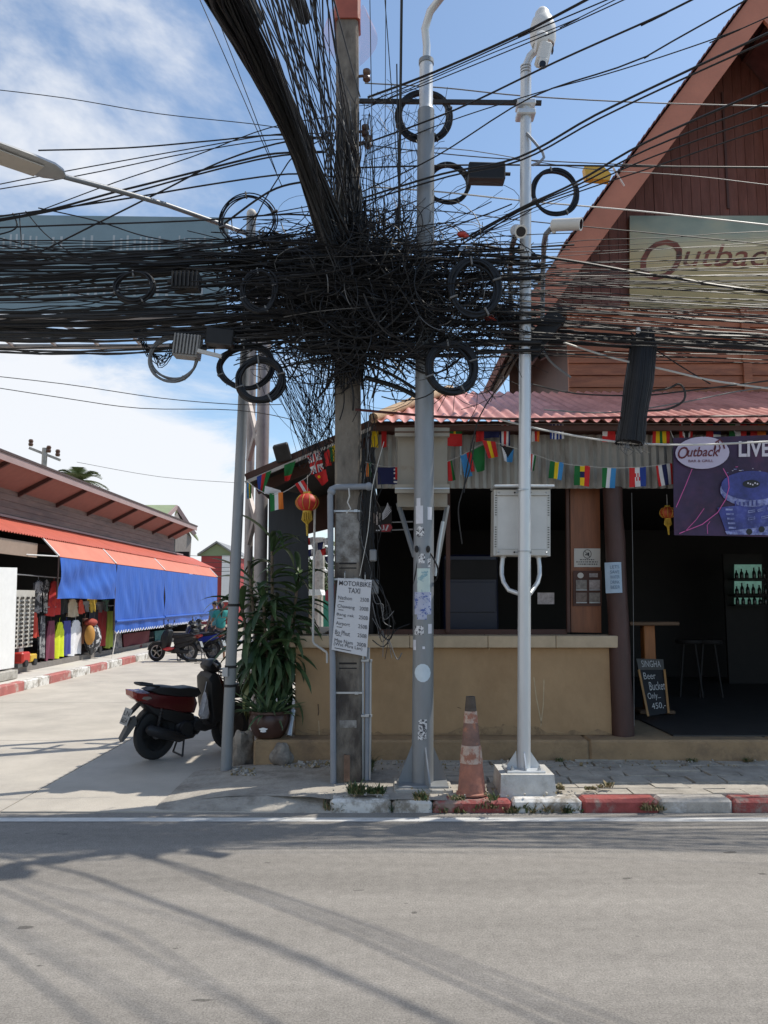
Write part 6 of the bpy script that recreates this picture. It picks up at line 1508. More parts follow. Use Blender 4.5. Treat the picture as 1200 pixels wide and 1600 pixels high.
    b = MB(); P = [(1.25 + .31 * math.cos(math.pi * (.05 + .75 * i / N)), .286 + .31 * math.sin(math.pi * (.05 + .75 * i / N))) for i in range(N + 1)]
    b.prism(P + [(1.25 + (x - 1.25) * .95, .286 + (z - .286) * .95) for x, z in P[::-1]], fxs, [(-.05, 1), (.05, 1)]); B(b, 'front_mudguard', paint if not basket else m_bkpl)
    b = MB()
    for sy in (-1, 1): b.tube([(.38, sy * .06, .28), (.33, sy * .13, .03)], .013, 8)
    b.tube([(.33, -.13, .03), (.33, .13, .03)], .012, 8); B(b, 'centre_stand', m_eng)
    if basket:
        bk = bpy.data.objects.new('basket', None); COL.objects.link(bk); bk.parent = o
        lo_ = [(1.08 + DX, -.15), (1.36 + DX, -.15), (1.36 + DX, .15), (1.08 + DX, .15)]; hi_ = [(1.03 + DX, -.20), (1.44 + DX, -.20), (1.44 + DX, .20), (1.03 + DX, .20)]
        for k in range(5):
            t = k / 4; b = MB(); b.tube([(lerp(a[0], c[0], t), lerp(a[1], c[1], t), lerp(.64, .94, t)) for a, c in zip(lo_, hi_)], .008 if k < 4 else .013, 6, closed=True); B(b, 'wire_hoop', m_bkpl if k < 4 else m_galv, bk)
        for s_ in range(4):
            for k in range(6):
                t = k / 6; a0, a1 = Vector(lo_[s_]), Vector(lo_[(s_ + 1) % 4]); c0, c1 = Vector(hi_[s_]), Vector(hi_[(s_ + 1) % 4]); p, q = a0.lerp(a1, t), c0.lerp(c1, t); b = MB(); b.tube([(p.x, p.y, .64), (q.x, q.y, .94)], .005, 4); B(b, 'wire_upright', m_bkpl, bk)
        b = MB(); b.box((1.22 + DX, 0, .635), (.28, .30, .01)); b.box((1.22 + DX, 0, .72), (.27, .28, .14), b=.02); B(b, 'basket_load', m_bkpl, bk)
    if bag:
        b = MB(); P = [(.60, .74), (.63, .70), (.64, .60), (.675, .47), (.66, .42), (.57, .42), (.53, .47), (.56, .60), (.585, .70)]
        b.prism(P, fxz, [(-.195, .6), (-.165, .95), (-.12, 1), (-.08, .7)]); b.tube([(.60, -.13, .73), (.64, -.1, .84), (.66, -.05, .92)], .006, 5); B(b, 'plastic_bag', mat('thin_plastic_bag', (0.42, 0.42, 0.44), .4, var=.25, scale=25, bump=.5, bscale=25))
    return o
pb_ = gnd(240, 1187, .008)
scooter('dark red and black motorbike with front basket parked by the leaning post', (pb_.x, pb_.y, .008), R(41), m_redp, None, m_rim, basket=True, bag=True, plate_txt=('2357', '6654') if 0 else ('1กข', '6654') if 0 else ('LN', '6654'), roll=R(3))
m_bluep2 = mat('blue_bike_paint', (0.03, 0.05, 0.30), .25, var=.1, coat=.5); m_redb = mat('bright_red_trim', (0.5, 0.02, 0.03), .25, coat=.5); m_greyb = mat('grey_bike_paint', (0.12, 0.12, 0.13), .3, var=.1, coat=.4)
G2 = 'motorbikes parked by the clothes shop'
m_whtb = mat('white_bike_paint', (0.55, 0.55, 0.56), .3, var=.1, coat=.4)
for px, py, rz, pt, ac, lb in ((252, 1034, 172, m_bkpl, m_redb, 'black motorbike with red trim at the kerb end by the blue tarp'), (290, 1031, 163, m_bluep2, m_whtb, 'blue and white motorbike parked next in the far row'), (292, 1019, 178, m_greyb, m_redb, 'grey motorbike behind the blue one by the tarp hem'), (318, 1017, 165, m_redb, None, 'red motorbike farthest back beside the leaning post'), (305, 1012, 186, m_whtb, None, 'white motorbike half hidden behind the grey one')):
    p = gnd(px, py, .008); scooter(lb, (p.x + (.7 if rz > 90 else 0), p.y, .008), R(rz), pt, ac, m_rimp, group=G2, roll=R(4), sc=(.8, .8, .86))

# ================================================================ plants, pot, rocks
m_leaf = [mat('dark_strap_leaf', (0.042, 0.082, 0.032), .42, var=.35, scale=5), mat('mid_strap_leaf', (0.070, 0.120, 0.045), .45, var=.35, scale=5), mat('olive_strap_leaf', (0.125, 0.150, 0.050), .48, var=.3, scale=5)]
def leafmesh(L_, w, droop, m, curl=.25, n=7):
    b = MB()
    def P(u, v):
        s = v; ang = droop * s; r = L_
        x = r * (math.sin(ang) / droop if droop > .01 else s); z = -r * ((1 - math.cos(ang)) / droop if droop > .01 else 0)
        ww = w * math.sin(math.pi * min(1, .12 + s * .88)) ** .7 * (1.0 if s < .97 else .4); e = (u - .5) * 2
        return Vector((x, e * ww / 2, z + abs(e) * ww * curl))
    b.grid(P, 2, n); return b.mesh('leaf', m, smooth=60, fixn=False)
lr = random.Random(5)
LM = [leafmesh(.46, .062, d, m_leaf[k], .3) for d in (.7, 1.3, 1.9) for k in (0, 1)] + [leafmesh(.40, .06, 1.6, m_leaf[2], .3)]
m_stem = mat('ringed_stem', (0.16, 0.12, 0.08), .8, var=.3, bump=.3)
def strap_plant(label, base, stems, nleaf, sc=1.0):
    o = thing('dracaena_plant', label, 'plant', base)
    for (dx, dy, h) in stems:
        b = MB(); top = Vector((base[0] + dx, base[1] + dy, base[2] + h)); b.tube([Vector(base) + Vector((dx * .25, dy * .25, 0)), Vector(base).lerp(top, .5) + Vector((dx * .15, 0, 0)), top], [.022, .018, .014], 8); b.build('stem', m_stem, o, smooth=60)
        for i in range(nleaf):
            t = lr.random() ** .8; z = h * lerp(1.02, .35, t); az = lr.uniform(0, 2 * math.pi); pit = lerp(-1.1, .45, t ** .7) + lr.uniform(-.25, .25)
            me = lr.choice(LM[:6]) if t < .7 else lr.choice(LM); s_ = lr.uniform(.75, 1.1) * sc
            share('leaf', me, o, (dx * (z / h), dy * (z / h), z), (lr.uniform(-.3, .3), pit, az), (s_, s_, s_))
    return o
pp = Vector((at(432, 1000, 7.72).x, 7.72, FZ))
strap_plant('bushy dark green strap leaved plant at the bar corner', pp, [(-.30, .05, 1.68), (-.06, .0, 1.85), (.20, .08, 1.55), (-.12, -.08, 1.25), (-.34, -.02, 1.2), (.16, -.06, 1.15)], 49, 1.02)
m_aloe = mat('aloe_leaf', (0.085, 0.135, 0.060), .5, var=.3, scale=8)
AM = [leafmesh(.30, .026, d, m_aloe, .5) for d in (.3, .7, 1.2)]
pot_c = Vector((at(421, 1130, 7.50).x, 7.50, FZ)); 
m_pot = mat('glazed_brown_pot', (0.065, 0.030, 0.022), .35, var=.3, scale=6, col2=(0.05, 0.022, 0.018), mixs=4); m_soil = mat('potting_soil', (0.05, 0.035, 0.025), .95, var=.3, bump=.4)
pt = thing('plant_pot', 'round glazed brown pot standing on the bar step corner', 'plant pot', pot_c)
b = MB(); b.lathe([(.11, 0), (.15, .03), (.185, .12), (.19, .19), (.175, .225), (.195, .235), (.195, .255), (.17, .255), (.165, .22)], pot_c, 28); b.build('pot_wall', m_pot, pt, smooth=40)
b = MB(); b.lathe([(.001, .215), (.17, .215)], pot_c, 24); b.build('soil', m_soil, pt)
b = MB(); c = pot_c + Vector((-.03, -.188, .10)); b.add([c + Vector((.035 * math.cos(a) * (1 + .4 * math.sin(5 * a)), -.004 + .012 * abs(math.cos(a)), .022 * math.sin(a))) for a in [i * .45 for i in range(14)]], [list(range(14))]); b.build('paint_chip', m_white, pt)
al = thing('aloe_plant', 'spiky grey green aloe growing in the brown pot', 'plant', pot_c + Vector((0, 0, .21)))
for i in range(58):
    az = lr.uniform(0, 6.28); q = lr.uniform(0, .12); s_ = lr.uniform(.7, 1.25); share('leaf', lr.choice(AM), al, (q * math.cos(az), q * math.sin(az), 0), (0, lr.uniform(-1.25, -.15), az + lr.uniform(-.4, .4)), (s_, s_, s_))
b = MB(); p = at(452, 1140, 7.42); p.z = FZ + .03; b.tube([p, p + Vector((.015, .05, .12)), p + Vector((.02, .1, .22))], [.03, .022, .03], 10); b.build('pipe_stub', m_galv, label='cut grey pipe stub leaning behind the brown pot', cat='pipe', smooth=50)
m_rock = mat('grey_limestone', (0.30, 0.27, 0.23), .9, var=.35, scale=9, bump=.7, bscale=18, col2=(0.16, 0.14, 0.12), mixs=5)
def rock(c, r, seed, label):
    rr = random.Random(seed); b = MB(); nu, nv = 20, 14
    ph = [rr.uniform(0, 6) for _ in range(9)]
    b.grid(lambda u, v: (lambda th, phi: Vector((c[0], c[1], c[2])) + Vector((r[0] * math.sin(phi) * math.cos(th), r[1] * math.sin(phi) * math.sin(th), r[2] * math.cos(phi))) * (1 + .14 * math.sin(3 * th + ph[0]) * math.sin(phi) + .1 * math.sin(5 * th + 4 * phi + ph[1]) * math.sin(phi) + .12 * math.sin(4 * phi + ph[2])))(u * 2 * math.pi, v * math.pi), nu, nv)
    b.build('rock', m_rock, label=label, cat='rock', group='rocks at the bar corner', smooth=35)
p = gnd(377, 1196, .02); rock((p.x, p.y + .06, .15), (.11, .10, .19), 1, 'tall rough grey rock between the leaning post and the step')
p = gnd(440, 1192, .10); rock((p.x, p.y + .0, .16), (.10, .07, .11), 2, 'small grey rock against the base of the step')
# weeds, debris
m_weed = [mat('weed_green', (0.055, 0.090, 0.028), .6, var=.4, scale=9), mat('weed_olive', (0.11, 0.115, 0.04), .65, var=.4, scale=9), mat('weed_dry', (0.24, 0.19, 0.10), .8, var=.3, scale=9)]
wd = MB()
def weed(px0, px1, py, z, n, h, dry=.3, yj=.03):
    for i in range(n):
        p = gnd(lr.uniform(px0, px1), py, z) + Vector((0, lr.uniform(-yj, yj), 0)); az = lr.uniform(0, 6.28); L_ = lr.uniform(.4, 1) * h; w = lr.uniform(.004, .010); d = Vector((math.cos(az), math.sin(az), 0)); s = Vector((-d.y, d.x, 0)) * w
        t = p + d * L_ * lr.uniform(.2, .8) + Vector((0, 0, L_ * lr.uniform(.3, 1))); mid = p.lerp(t, .5) + Vector((0, 0, L_ * .15)); k = 2 if lr.random() < dry else lr.choice((0, 0, 1))
        wd.add([p - s * .4, p + s * .4, mid + s, mid - s], [(0, 1, 2, 3)], k); wd.add([mid - s, mid + s, t], [(0, 1, 2)], k)
for (x0_, x1_, py_, z_, n_, h_, dry_, yj_) in ((512, 590, 1266, .0, 900, .10, .6, .07), (552, 592, 1240, .12, 520, .12, .15, .06), (600, 700, 1266, .0, 1300, .10, .35, .07), (690, 900, 1268, .0, 1500, .085, .45, .06), (745, 830, 1262, .03, 500, .08, .35, .05), (1005, 1034, 1265, .02, 320, .09, .75, .05), (675, 697, 1168, .12, 520, .26, .1, .05), (640, 665, 1178, .12, 200, .16, .1, .05), (558, 580, 1205, .12, 560, .26, .2, .06), (868, 922, 1233, .12, 320, .06, .65, .06), (930, 962, 1230, .12, 110, .06, .65, .05), (700, 780, 1182, .12, 260, .06, .5, .04), (962, 1002, 1186, .12, 220, .10, .35, .04), (1050, 1200, 1190, .12, 220, .05, .65, .03), (330, 385, 1257, .01, 220, .06, .5, .04), (640, 770, 1250, .12, 320, .07, .4, .04), (760, 880, 1190, .12, 140, .05, .5, .03)):
    for q_ in range(max(2, n_ // 90)):                                  # uneven tufts rather than one even row
        cx_ = lr.uniform(x0_, x1_); sp_ = lr.uniform(4, 13); weed(cx_ - sp_, cx_ + sp_, py_, z_, int(90 * lr.uniform(.4, 1.5)), h_ * lr.uniform(.5, 1.25), dry_, yj_ * lr.uniform(.4, 1))
wd.build('weeds', m_weed, kind='stuff', label='low weeds and dry grass along the kerb and pole feet', fixn=False)
db = MB()
for i in range(520):
    px, py = lr.choice(((lr.uniform(560, 720), lr.uniform(1185, 1205)), (lr.uniform(440, 520), lr.uniform(1188, 1200)), (lr.uniform(760, 1200), lr.uniform(1188, 1200)), (lr.uniform(500, 900), lr.uniform(1225, 1246)), (lr.uniform(360, 400), lr.uniform(1200, 1212))))
    p = gnd(px, py, .12 if px > 480 else pz(gnd(px, py, .08).x) + .002); s = lr.uniform(.004, .017) * (1 if lr.random() < .93 else 2); rot = Euler((lr.uniform(0, 3), lr.uniform(0, 3), lr.uniform(0, 3))).to_matrix(); db.box(p + Vector((0, 0, s * .3)), (s, s * lr.uniform(.5, 1.4), s * .7), rot=rot, m=lr.choice((0, 0, 1)))
db.build('debris', [m_conc, m_weed[2]], kind='stuff', label='scattered stone chips and dry litter at the foot of the step')
# ================================================================ clothes shop across the side street
def wallpt(px, py, xp):
    u, v = (px - 600.0) / FPX, (800.0 - py) / FPX; t = xp / u
    return Vector((xp, t * (CT - v * ST), CAM_H + t * (ST + v * CT)))
m_swall = mat('weathered_shop_boards', (0.17, 0.125, 0.11), .75, var=.25, scale=4, bump=.2, stretch=(3, .4, 3), col2=(0.11, 0.085, 0.08), mixs=2)
m_soff = mat('mauve_soffit', (0.22, 0.12, 0.105), .7, var=.12); m_raf = mat('dark_rafter', (0.06, 0.035, 0.032), .7, var=.2); m_fas = mat('mauve_fascia', (0.33, 0.23, 0.22), .65, var=.12, scale=2)
m_ocor = mat('orange_red_corrugated', (0.50, 0.105, 0.065), .55, var=.15, scale=3); m_ocan = mat('orange_awning_cloth', (0.60, 0.195, 0.13), .8, var=.14, scale=1.5, col2=(0.46, 0.16, 0.11), mixs=1.0, thr=(.5, .8), bump=.3, bscale=6)
def tarpmat():
    m = mat('blue_tarpaulin', (0.020, 0.095, 0.43), .5, var=.2, scale=2.4, bump=.9, bscale=5, stretch=(1, 1.6, .45), spec=.5, col2=(0.035, 0.12, 0.46), mixs=1.2, thr=(.5, .8)); return m
m_tarp = tarpmat(); m_hem = mat('white_hem', (0.7, 0.7, 0.72), .6, var=.05); m_sfloor = mat('shop_floor_concrete', (0.20, 0.18, 0.165), .8, var=.2)
YS0, YS1 = 10.5, 31.0
sh = thing('clothes_shop', 'long clothes shop with orange awning and blue tarpaulins along the side street', 'building', (-8.5, 20, 0))
b = MB(); b.box((-9.35, (YS0 + 33) / 2, .12), (4.0, 33 - YS0, .24)); b.build('floor', m_sfloor, sh)
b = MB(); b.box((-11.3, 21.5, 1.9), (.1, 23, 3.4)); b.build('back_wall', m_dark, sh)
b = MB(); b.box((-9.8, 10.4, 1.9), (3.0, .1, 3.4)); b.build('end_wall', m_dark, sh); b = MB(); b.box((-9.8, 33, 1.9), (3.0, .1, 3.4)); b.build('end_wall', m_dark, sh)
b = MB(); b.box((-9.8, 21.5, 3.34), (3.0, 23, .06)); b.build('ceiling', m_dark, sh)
z = 3.30; k = 0
while z < 4.1: b = MB(); b.box((-8.32 + .004 * (k % 2), (YS0 + 30.6) / 2, z + .075), (.03, 30.6 - YS0, .146), b=.004); b.build('wall_board', m_swall, sh); z += .15; k += 1
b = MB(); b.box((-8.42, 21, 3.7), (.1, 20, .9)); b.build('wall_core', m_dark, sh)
e0, e1 = Vector((-8.35, 0, 3.98)), Vector((-7.55, 0, 4.40))
def yv(p, y): return Vector((p.x, y, p.z))
b = MB(); t = Vector((0, 0, .05)); q = [yv(e0, YS0), yv(e1, YS0), yv(e1, YS1), yv(e0, YS1)]; b.hexa(q, [p + t for p in q]); b.build('soffit', m_soff, sh)
b = MB(); q = [yv(e1, YS0), yv(Vector((-11.4, 0, 3.0)), YS0), yv(Vector((-11.4, 0, 3.0)), YS1 + .02), yv(e1, YS1 + .02)]
b.hexa([p + Vector((0, 0, .075)) for p in q], [p + Vector((0, 0, .12)) for p in q]); b.build('roof_sheet', m_soff, sh)
b = MB(); b.box((-7.53, (YS0 + YS1) / 2, 4.40), (.03, YS1 - YS0, .15)); b.build('fascia', m_fas, sh)
b = MB(); b.box((-7.53, (YS0 + YS1) / 2, 4.50), (.07, YS1 - YS0 + .1, .05)); b.build('verge_strip', m_raf, sh)
y = 11.3
while y < YS1 - .3: b = MB(); b.bar(yv(e0, y) + Vector((0, 0, -.05)), yv(e1, y) + Vector((-.02, 0, -.05)), .07, .10); b.build('rafter', m_raf, sh); y += 2.05
# corrugated orange roof over the shopfront
xa, za, xb_, zb2 = -8.30, 3.36, -7.28, 2.90; y = YS0; k = 0
while y < 32.6:
    b = MB(); b.grid(lambda u, v: Vector((lerp(xa, xb_, v), y + u * 1.02, lerp(za, zb2, v) + .014 * math.sin(2 * math.pi * (y + u * 1.02) / .12) + .003 * (k % 2))), 50, 2)
    b.grid(lambda u, v: Vector((lerp(xa, xb_, v), y + u * 1.02, lerp(za, zb2, v) - .006 + .014 * math.sin(2 * math.pi * (y + u * 1.02) / .12) + .003 * (k % 2))), 50, 2); b.build('corrugated_sheet', m_ocor, sh, smooth=60); y += 1.0; k += 1
b = MB(); b.box((-8.27, 21.3, 3.40), (.05, 21, .05)); b.build('flashing', m_fas, sh)
b = MB(); b.box((-7.40, 13.4, 2.62), (.06, 6.1, .30)); b.build('lintel_board', mat('beige_lintel', (0.30, 0.22, 0.17), .7, var=.1), sh)
# cloth awnings and tarpaulins
XT = -6.95; ybay = [16.55, 20.1, 24.6, 32.4]; zt = 2.50
for i in range(3):
    y0, y1 = ybay[i] + .03, ybay[i + 1] - .03
    aw = MB(); 
    for dz in (0, -.006): aw.grid(lambda u, v: Vector((lerp(-7.30, XT, v), lerp(y0, y1, u), lerp(2.885, zt, v) + dz - .025 * math.sin(math.pi * u) * math.sin(math.pi * v))), 10, 5)
    aw.build('cloth_awning', m_ocan, sh, smooth=60)
    zb3 = (1.60, .78, .80)[i]; ph = i * 2.1
    tr = MB()
    def TP(u, v, dx=0.0):
        s = .012 * math.sin(23 * u + ph + 3 * math.sin(4 * v)) * (.3 + v) + .012 * math.sin(7 * u + 5 * v + ph) + .012 * math.sin(41 * u - 9 * v) * (1 - abs(2 * v - 1))
        if i == 0: s += .03 * math.sin(math.pi * v) * math.sin(5 * u + 5 * v)
        return Vector((XT + .02 + s + dx, lerp(y0, y1, u), lerp(zt - .02, zb3, v) + (.012 * math.sin(7 * u + ph) * v if i == 0 else 0)))
    for dx in (0, -.004): tr.grid(lambda u, v: TP(u, v, dx), 60, 14)
    o = tr.build('tarpaulin', m_tarp, sh, smooth=70)
    if i:
        n = int((y1 - y0) / .22); hm = MB()
        for k in range(n):
            c0 = TP((k + .0) / n, 1); c1 = TP((k + 1) / n, 1)
            pts = [c0.lerp(c1, j / 6) + Vector((0, 0, -.07 * math.sin(math.pi * j / 6))) for j in range(7)]
            hm.add(pts, [list(range(7))], 0); hm.tube([p + Vector((.006, 0, 0)) for p in pts], .011, 4, m=1)
        hm.build('scalloped_hem', [m_tarp, m_hem], o, fixn=False)
        b = MB(); b.tube([TP(j / 20, .86) + Vector((.02, 0, 0)) for j in range(21)], .035, 8); b.build('roll_bar', m_tarp, o, smooth=60)
for yb_ in ybay:
    b = MB(); b.tube([(-7.32, yb_, 2.90), (XT + .01, yb_, zt + .01)], .02, 8); b.build('awning_arm', m_white, sh, smooth=60)
    b = MB(); b.tube([(XT + .0, yb_, zt + .02), (XT + .0, yb_, 1.62 if yb_ < 17 else .8)], .018, 8); b.build('tarpaulin_edge_pole', m_raf, sh, smooth=60)
b = MB(); b.tube([(XT, 16.5, zt), (-8.0, 15.2, zt + .02)], .014, 8); b.build('awning_arm', m_white, sh, smooth=60)
pxr = [wallpt(183, 975, XT), wallpt(180, 1000, XT + .05), wallpt(174, 1034, -6.8)]; b = MB(); b.tube(pxr, .012, 6); b.build('tie_rope', m_cream, label='pale rope tying the middle blue tarpaulin corner down to the kerb', cat='rope')
# white panel at the photo edge
Qp = [wallpt(-60, 885, -6.9), wallpt(27, 887, -6.95), wallpt(22, 1043, -6.95), wallpt(-60, 1056, -6.9)]
wp = thing('white_panel', 'tall plain white board closing the near end of the shop', 'panel', (Qp[2] + Qp[3]) / 2); b = MB(); b.hexa(Qp, [p + Vector((-.06, 0, 0)) for p in Qp]); b.build('board', m_white, wp)
b = MB(); b.box((-6.98, 13.4, .21), (.3, 2.6, .16), b=.01); b.build('footing', m_conc, wp)
b = MB(); b.box((-7.6, 14.2, 2.25), (.04, .9, .5)); b.build('grey_shutter_box', m_mbox, label='grey shutter panel above the white board', cat='shutter')
# ---------------------------------------------------------------- stock on display
gm = {}
def gmat(n, c, c2=None): 
    if n not in gm: gm[n] = mat('cloth_' + n, c, .85, var=.15, scale=8, col2=c2, mixs=9, thr=(.5, .54), stretch=(1, 1, 1))
    return gm[n]
def garment(x0, x1, y0, y1, m, label, kind, xp=-7.40):
    a, c = wallpt(x0, (y0 + y1) / 2, xp), wallpt(x1, (y0 + y1) / 2, xp); Ym = (a.y + c.y) / 2; pm0, pm1 = wallpt((x0 + x1) / 2, y0, xp), wallpt((x0 + x1) / 2, y1, xp); zt_, zb_ = pm0.z, pm1.z; hw = abs(c.y - a.y) / 2
    def wid(v):
        if kind == 'shirt': return .42 if v < .05 else (1.08 if v < .34 else .64)
        if kind == 'dress': return .55 if v < .12 else .6 + .4 * v
        if kind == 'vest': return .30 if v < .06 else (.62 if v < .2 else .86 + .08 * v)
        return .9
    ph = lr.uniform(0, 6); b = MB()
    for dx in (.0, -.035):
        b.grid(lambda u, v: Vector((xp + dx + .045 * math.sin(11 * u + ph + 2 * v) * v + (.018 if dx == 0 else -.0) * math.sin(math.pi * u), Ym + (u - .5) * 2 * hw * wid(v), lerp(zt_, zb_, v) - (.05 * abs(2 * u - 1) if kind == 'shirt' and v < .05 else 0) + .015 * math.sin(7 * u + ph) * v)), 12, 12)
    b.tube([Vector((xp - .02, Ym, zt_)), Vector((xp - .02, Ym, zt_ + .07)), Vector((xp - .02, Ym + .03, zt_ + .10))], .005, 4)
    b.build('garment', m, label=label, cat='garment', group='clothes hung outside the shop', smooth=60, fixn=False)
grey = gmat('grey', (.22, .22, .23)); 
for g in ((54, 66, 906, 957, gmat('grey_stripe', (.35, .35, .36), (.05, .05, .055)), 'grey and black striped shirt hung highest by the sunglasses rack', 'shirt'), (64, 77, 905, 958, gmat('black_stripe', (.03, .03, .035), (.4, .4, .4)), 'black shirt with pale stripes beside the red shirt', 'shirt'),
    (75, 94, 908, 962, gmat('red', (.50, .035, .03), (.35, .02, .03)), 'bright red shirt hung high under the tarp edge', 'vest'), (93, 105, 932, 959, gmat('black', (.02, .02, .022)), 'black top right of the red shirt', 'vest'), (104, 122, 936, 964, gmat('beige', (.46, .38, .28)), 'beige top hung in the upper row', 'vest'), (121, 131, 937, 959, gmat('coral', (.58, .08, .05)), 'small coral red top in the upper row', 'vest'), (130, 140, 938, 956, grey, 'pale grey top in the upper row', 'shirt'), (150, 169, 939, 956, grey, 'grey patterned top near the middle tarpaulin', 'shirt'),
    (47, 60, 957, 996, gmat('scarlet', (.48, .05, .03)), 'scarlet folded shirt below the striped shirts', 'vest'), (60, 72, 962, 1028, gmat('charcoal', (.06, .06, .07), (.3, .3, .3)), 'long charcoal and grey dress in the lower row', 'dress'), (71, 88, 970, 1030, gmat('maroon', (.16, .03, .06)), 'long maroon dress in the lower row', 'dress'), (86, 100, 972, 1027, gmat('lime', (.60, .68, .02)), 'bright lime yellow dress in the lower row', 'vest'), (98, 110, 970, 1023, gmat('blue', (.05, .06, .26)), 'navy blue dress between the lime and white ones', 'plain'), (108, 128, 969, 1023, gmat('white', (.72, .72, .74)), 'long white dress in the lower row', 'vest'),
    (138, 153, 953, 1002, gmat('ink', (.025, .025, .035)), 'black dress left of the red towel', 'plain'), (152, 167, 953, 1010, gmat('crimson', (.34, .03, .035)), 'crimson towel hung beside the lime one', 'plain'), (166, 176, 955, 1012, gmat('moss', (.34, .42, .07)), 'moss green towel beside the crimson one', 'plain'), (175, 190, 953, 1016, gmat('print', (.30, .28, .28), (.12, .12, .14)), 'grey patterned sarong at the middle tarpaulin edge', 'dress'), (128, 139, 966, 1005, gmat('peach', (.55, .26, .16)), 'peach dress between the white dress and the bags', 'dress'), (160, 170, 936, 955, gmat('mint', (.25, .48, .36)), 'mint green top near the middle tarpaulin', 'shirt'), (139, 151, 934, 956, gmat('sun', (.62, .42, .06)), 'golden yellow top in the upper row', 'shirt'), (190, 236, 988, 1012, gmat('wine', (.14, .025, .035)), 'dark wine red cloth low under the middle tarpaulin', 'plain'), (240, 262, 985, 1008, gmat('teal', (.03, .12, .13)), 'dark teal cloth low behind the parked motorbikes', 'plain')): garment(*g)
b = MB(); b.tube([(-7.42, 14.6, 2.10), (-7.42, 22.2, 2.05)], .014, 6); b.build('clothes_rail', m_galv, label='upper steel clothes rail in the shop front', cat='rail'); b = MB(); b.tube([(-7.42, 14.6, 1.42), (-7.42, 22.2, 1.42)], .014, 6); b.build('clothes_rail', m_galv, label='lower steel clothes rail in the shop front', cat='rail')
# sunglasses rack
XS = -7.30; sA, sB = wallpt(22, 922, XS), wallpt(51, 1018, XS); m_card = mat('rack_card', (0.46, 0.44, 0.40), .7, var=.1)
sr = thing('sunglasses_rack', 'tall pale display rack full of dark sunglasses', 'display rack', (XS, (sA.y + sB.y) / 2, .24)); Y0_, Y1_ = sA.y, sB.y; zt_, zb_ = wallpt(36, 922, XS).z, wallpt(36, 1012, XS).z
b = MB(); b.box((XS - .03, (Y0_ + Y1_) / 2, (zt_ + zb_) / 2), (.04, Y1_ - Y0_, zt_ - zb_)); b.build('back_card', m_card, sr)
b = MB(); b.box((XS - .06, (Y0_ + Y1_) / 2, (zb_ + .24) / 2), (.08, .2, zb_ - .24 + .02)); b.build('foot', m_galv2, sr)
m_sung = mat('sunglass_lens', (0.015, 0.012, 0.012), .15, var=.2); b = MB()
for s_ in (-1, 1): b.lathe([(.030, -.006), (.032, 0), (.026, .006)], (0, s_ * .038, 0), 10, axis='X')
b.bar((0, -.01, .012), (0, .01, .012), .006, .006); gme = b.mesh('sunglasses', m_sung, smooth=40)
for i in range(12):
    for j in range(4):
        o = bpy.data.objects.new('sunglasses', gme); COL.objects.link(o); o.location = (XS + .015, lerp(Y0_, Y1_, (j + .5) / 4) , lerp(zt_ - .16, zb_ + .06, i / 11)); tag(o, 'dark sunglasses clipped on the pale display rack', 'sunglasses', 'sunglasses on the rack')
# toy truck, trolley bag
p = wallpt(35, 1036, -7.30); m_toyr = mat('toy_red', (.5, .04, .03), .35); m_toyy = mat('toy_yellow', (.6, .38, .04), .35)
ty = thing('toy_truck', 'red toy truck on the shop floor by the white board', 'toy', (p.x, p.y, .24))
b = MB(); b.box((p.x, p.y - .1, .43), (.26, .34, .22), b=.03); b.build('cab', m_toyr, ty); b = MB(); b.box((p.x, p.y + .22, .40), (.26, .30, .16), b=.02); b.build('tipper', m_toyy, ty)
for dy in (-.15, .25):
    for dx in (-.13, .13): b = MB(); b.lathe([(.07, -.03), (.07, .03)], (p.x + dx, p.y + dy, .315), 14, axis='X'); b.build('wheel', m_tyre, ty)
p = wallpt(140, 1032, -7.25); tb2 = thing('bag_trolley', 'small trolley piled with black and white patterned bags', 'trolley', (p.x, p.y, .24)); m_bagp = mat('patterned_bag', (.03, .03, .035), .7, var=.2, col2=(.55, .55, .55), mixs=7, thr=(.53, .56)); m_bago = mat('orange_bag', (.45, .22, .04), .7)
b = MB(); b.ell((p.x, p.y + .15, .62), (.18, .34, .36), 16, 12); b.build('patterned_bag', m_bagp, tb2, smooth=60); b = MB(); b.ell((p.x + .06, p.y - .22, .72), (.12, .14, .24), 14, 10); b.build('orange_bag', m_bago, tb2, smooth=60); b = MB(); b.ell((p.x, p.y - .02, 1.02), (.15, .22, .10), 14, 10); b.build('red_hat', mat('red_hat', (.35, .06, .04), .8), tb2, smooth=60)
for dy in (-.25, .35): b = MB(); b.lathe([(.09, -.02), (.09, .02)], (p.x + .12, p.y + dy, .33), 16, axis='X'); b.build('wheel', m_tyre, tb2)
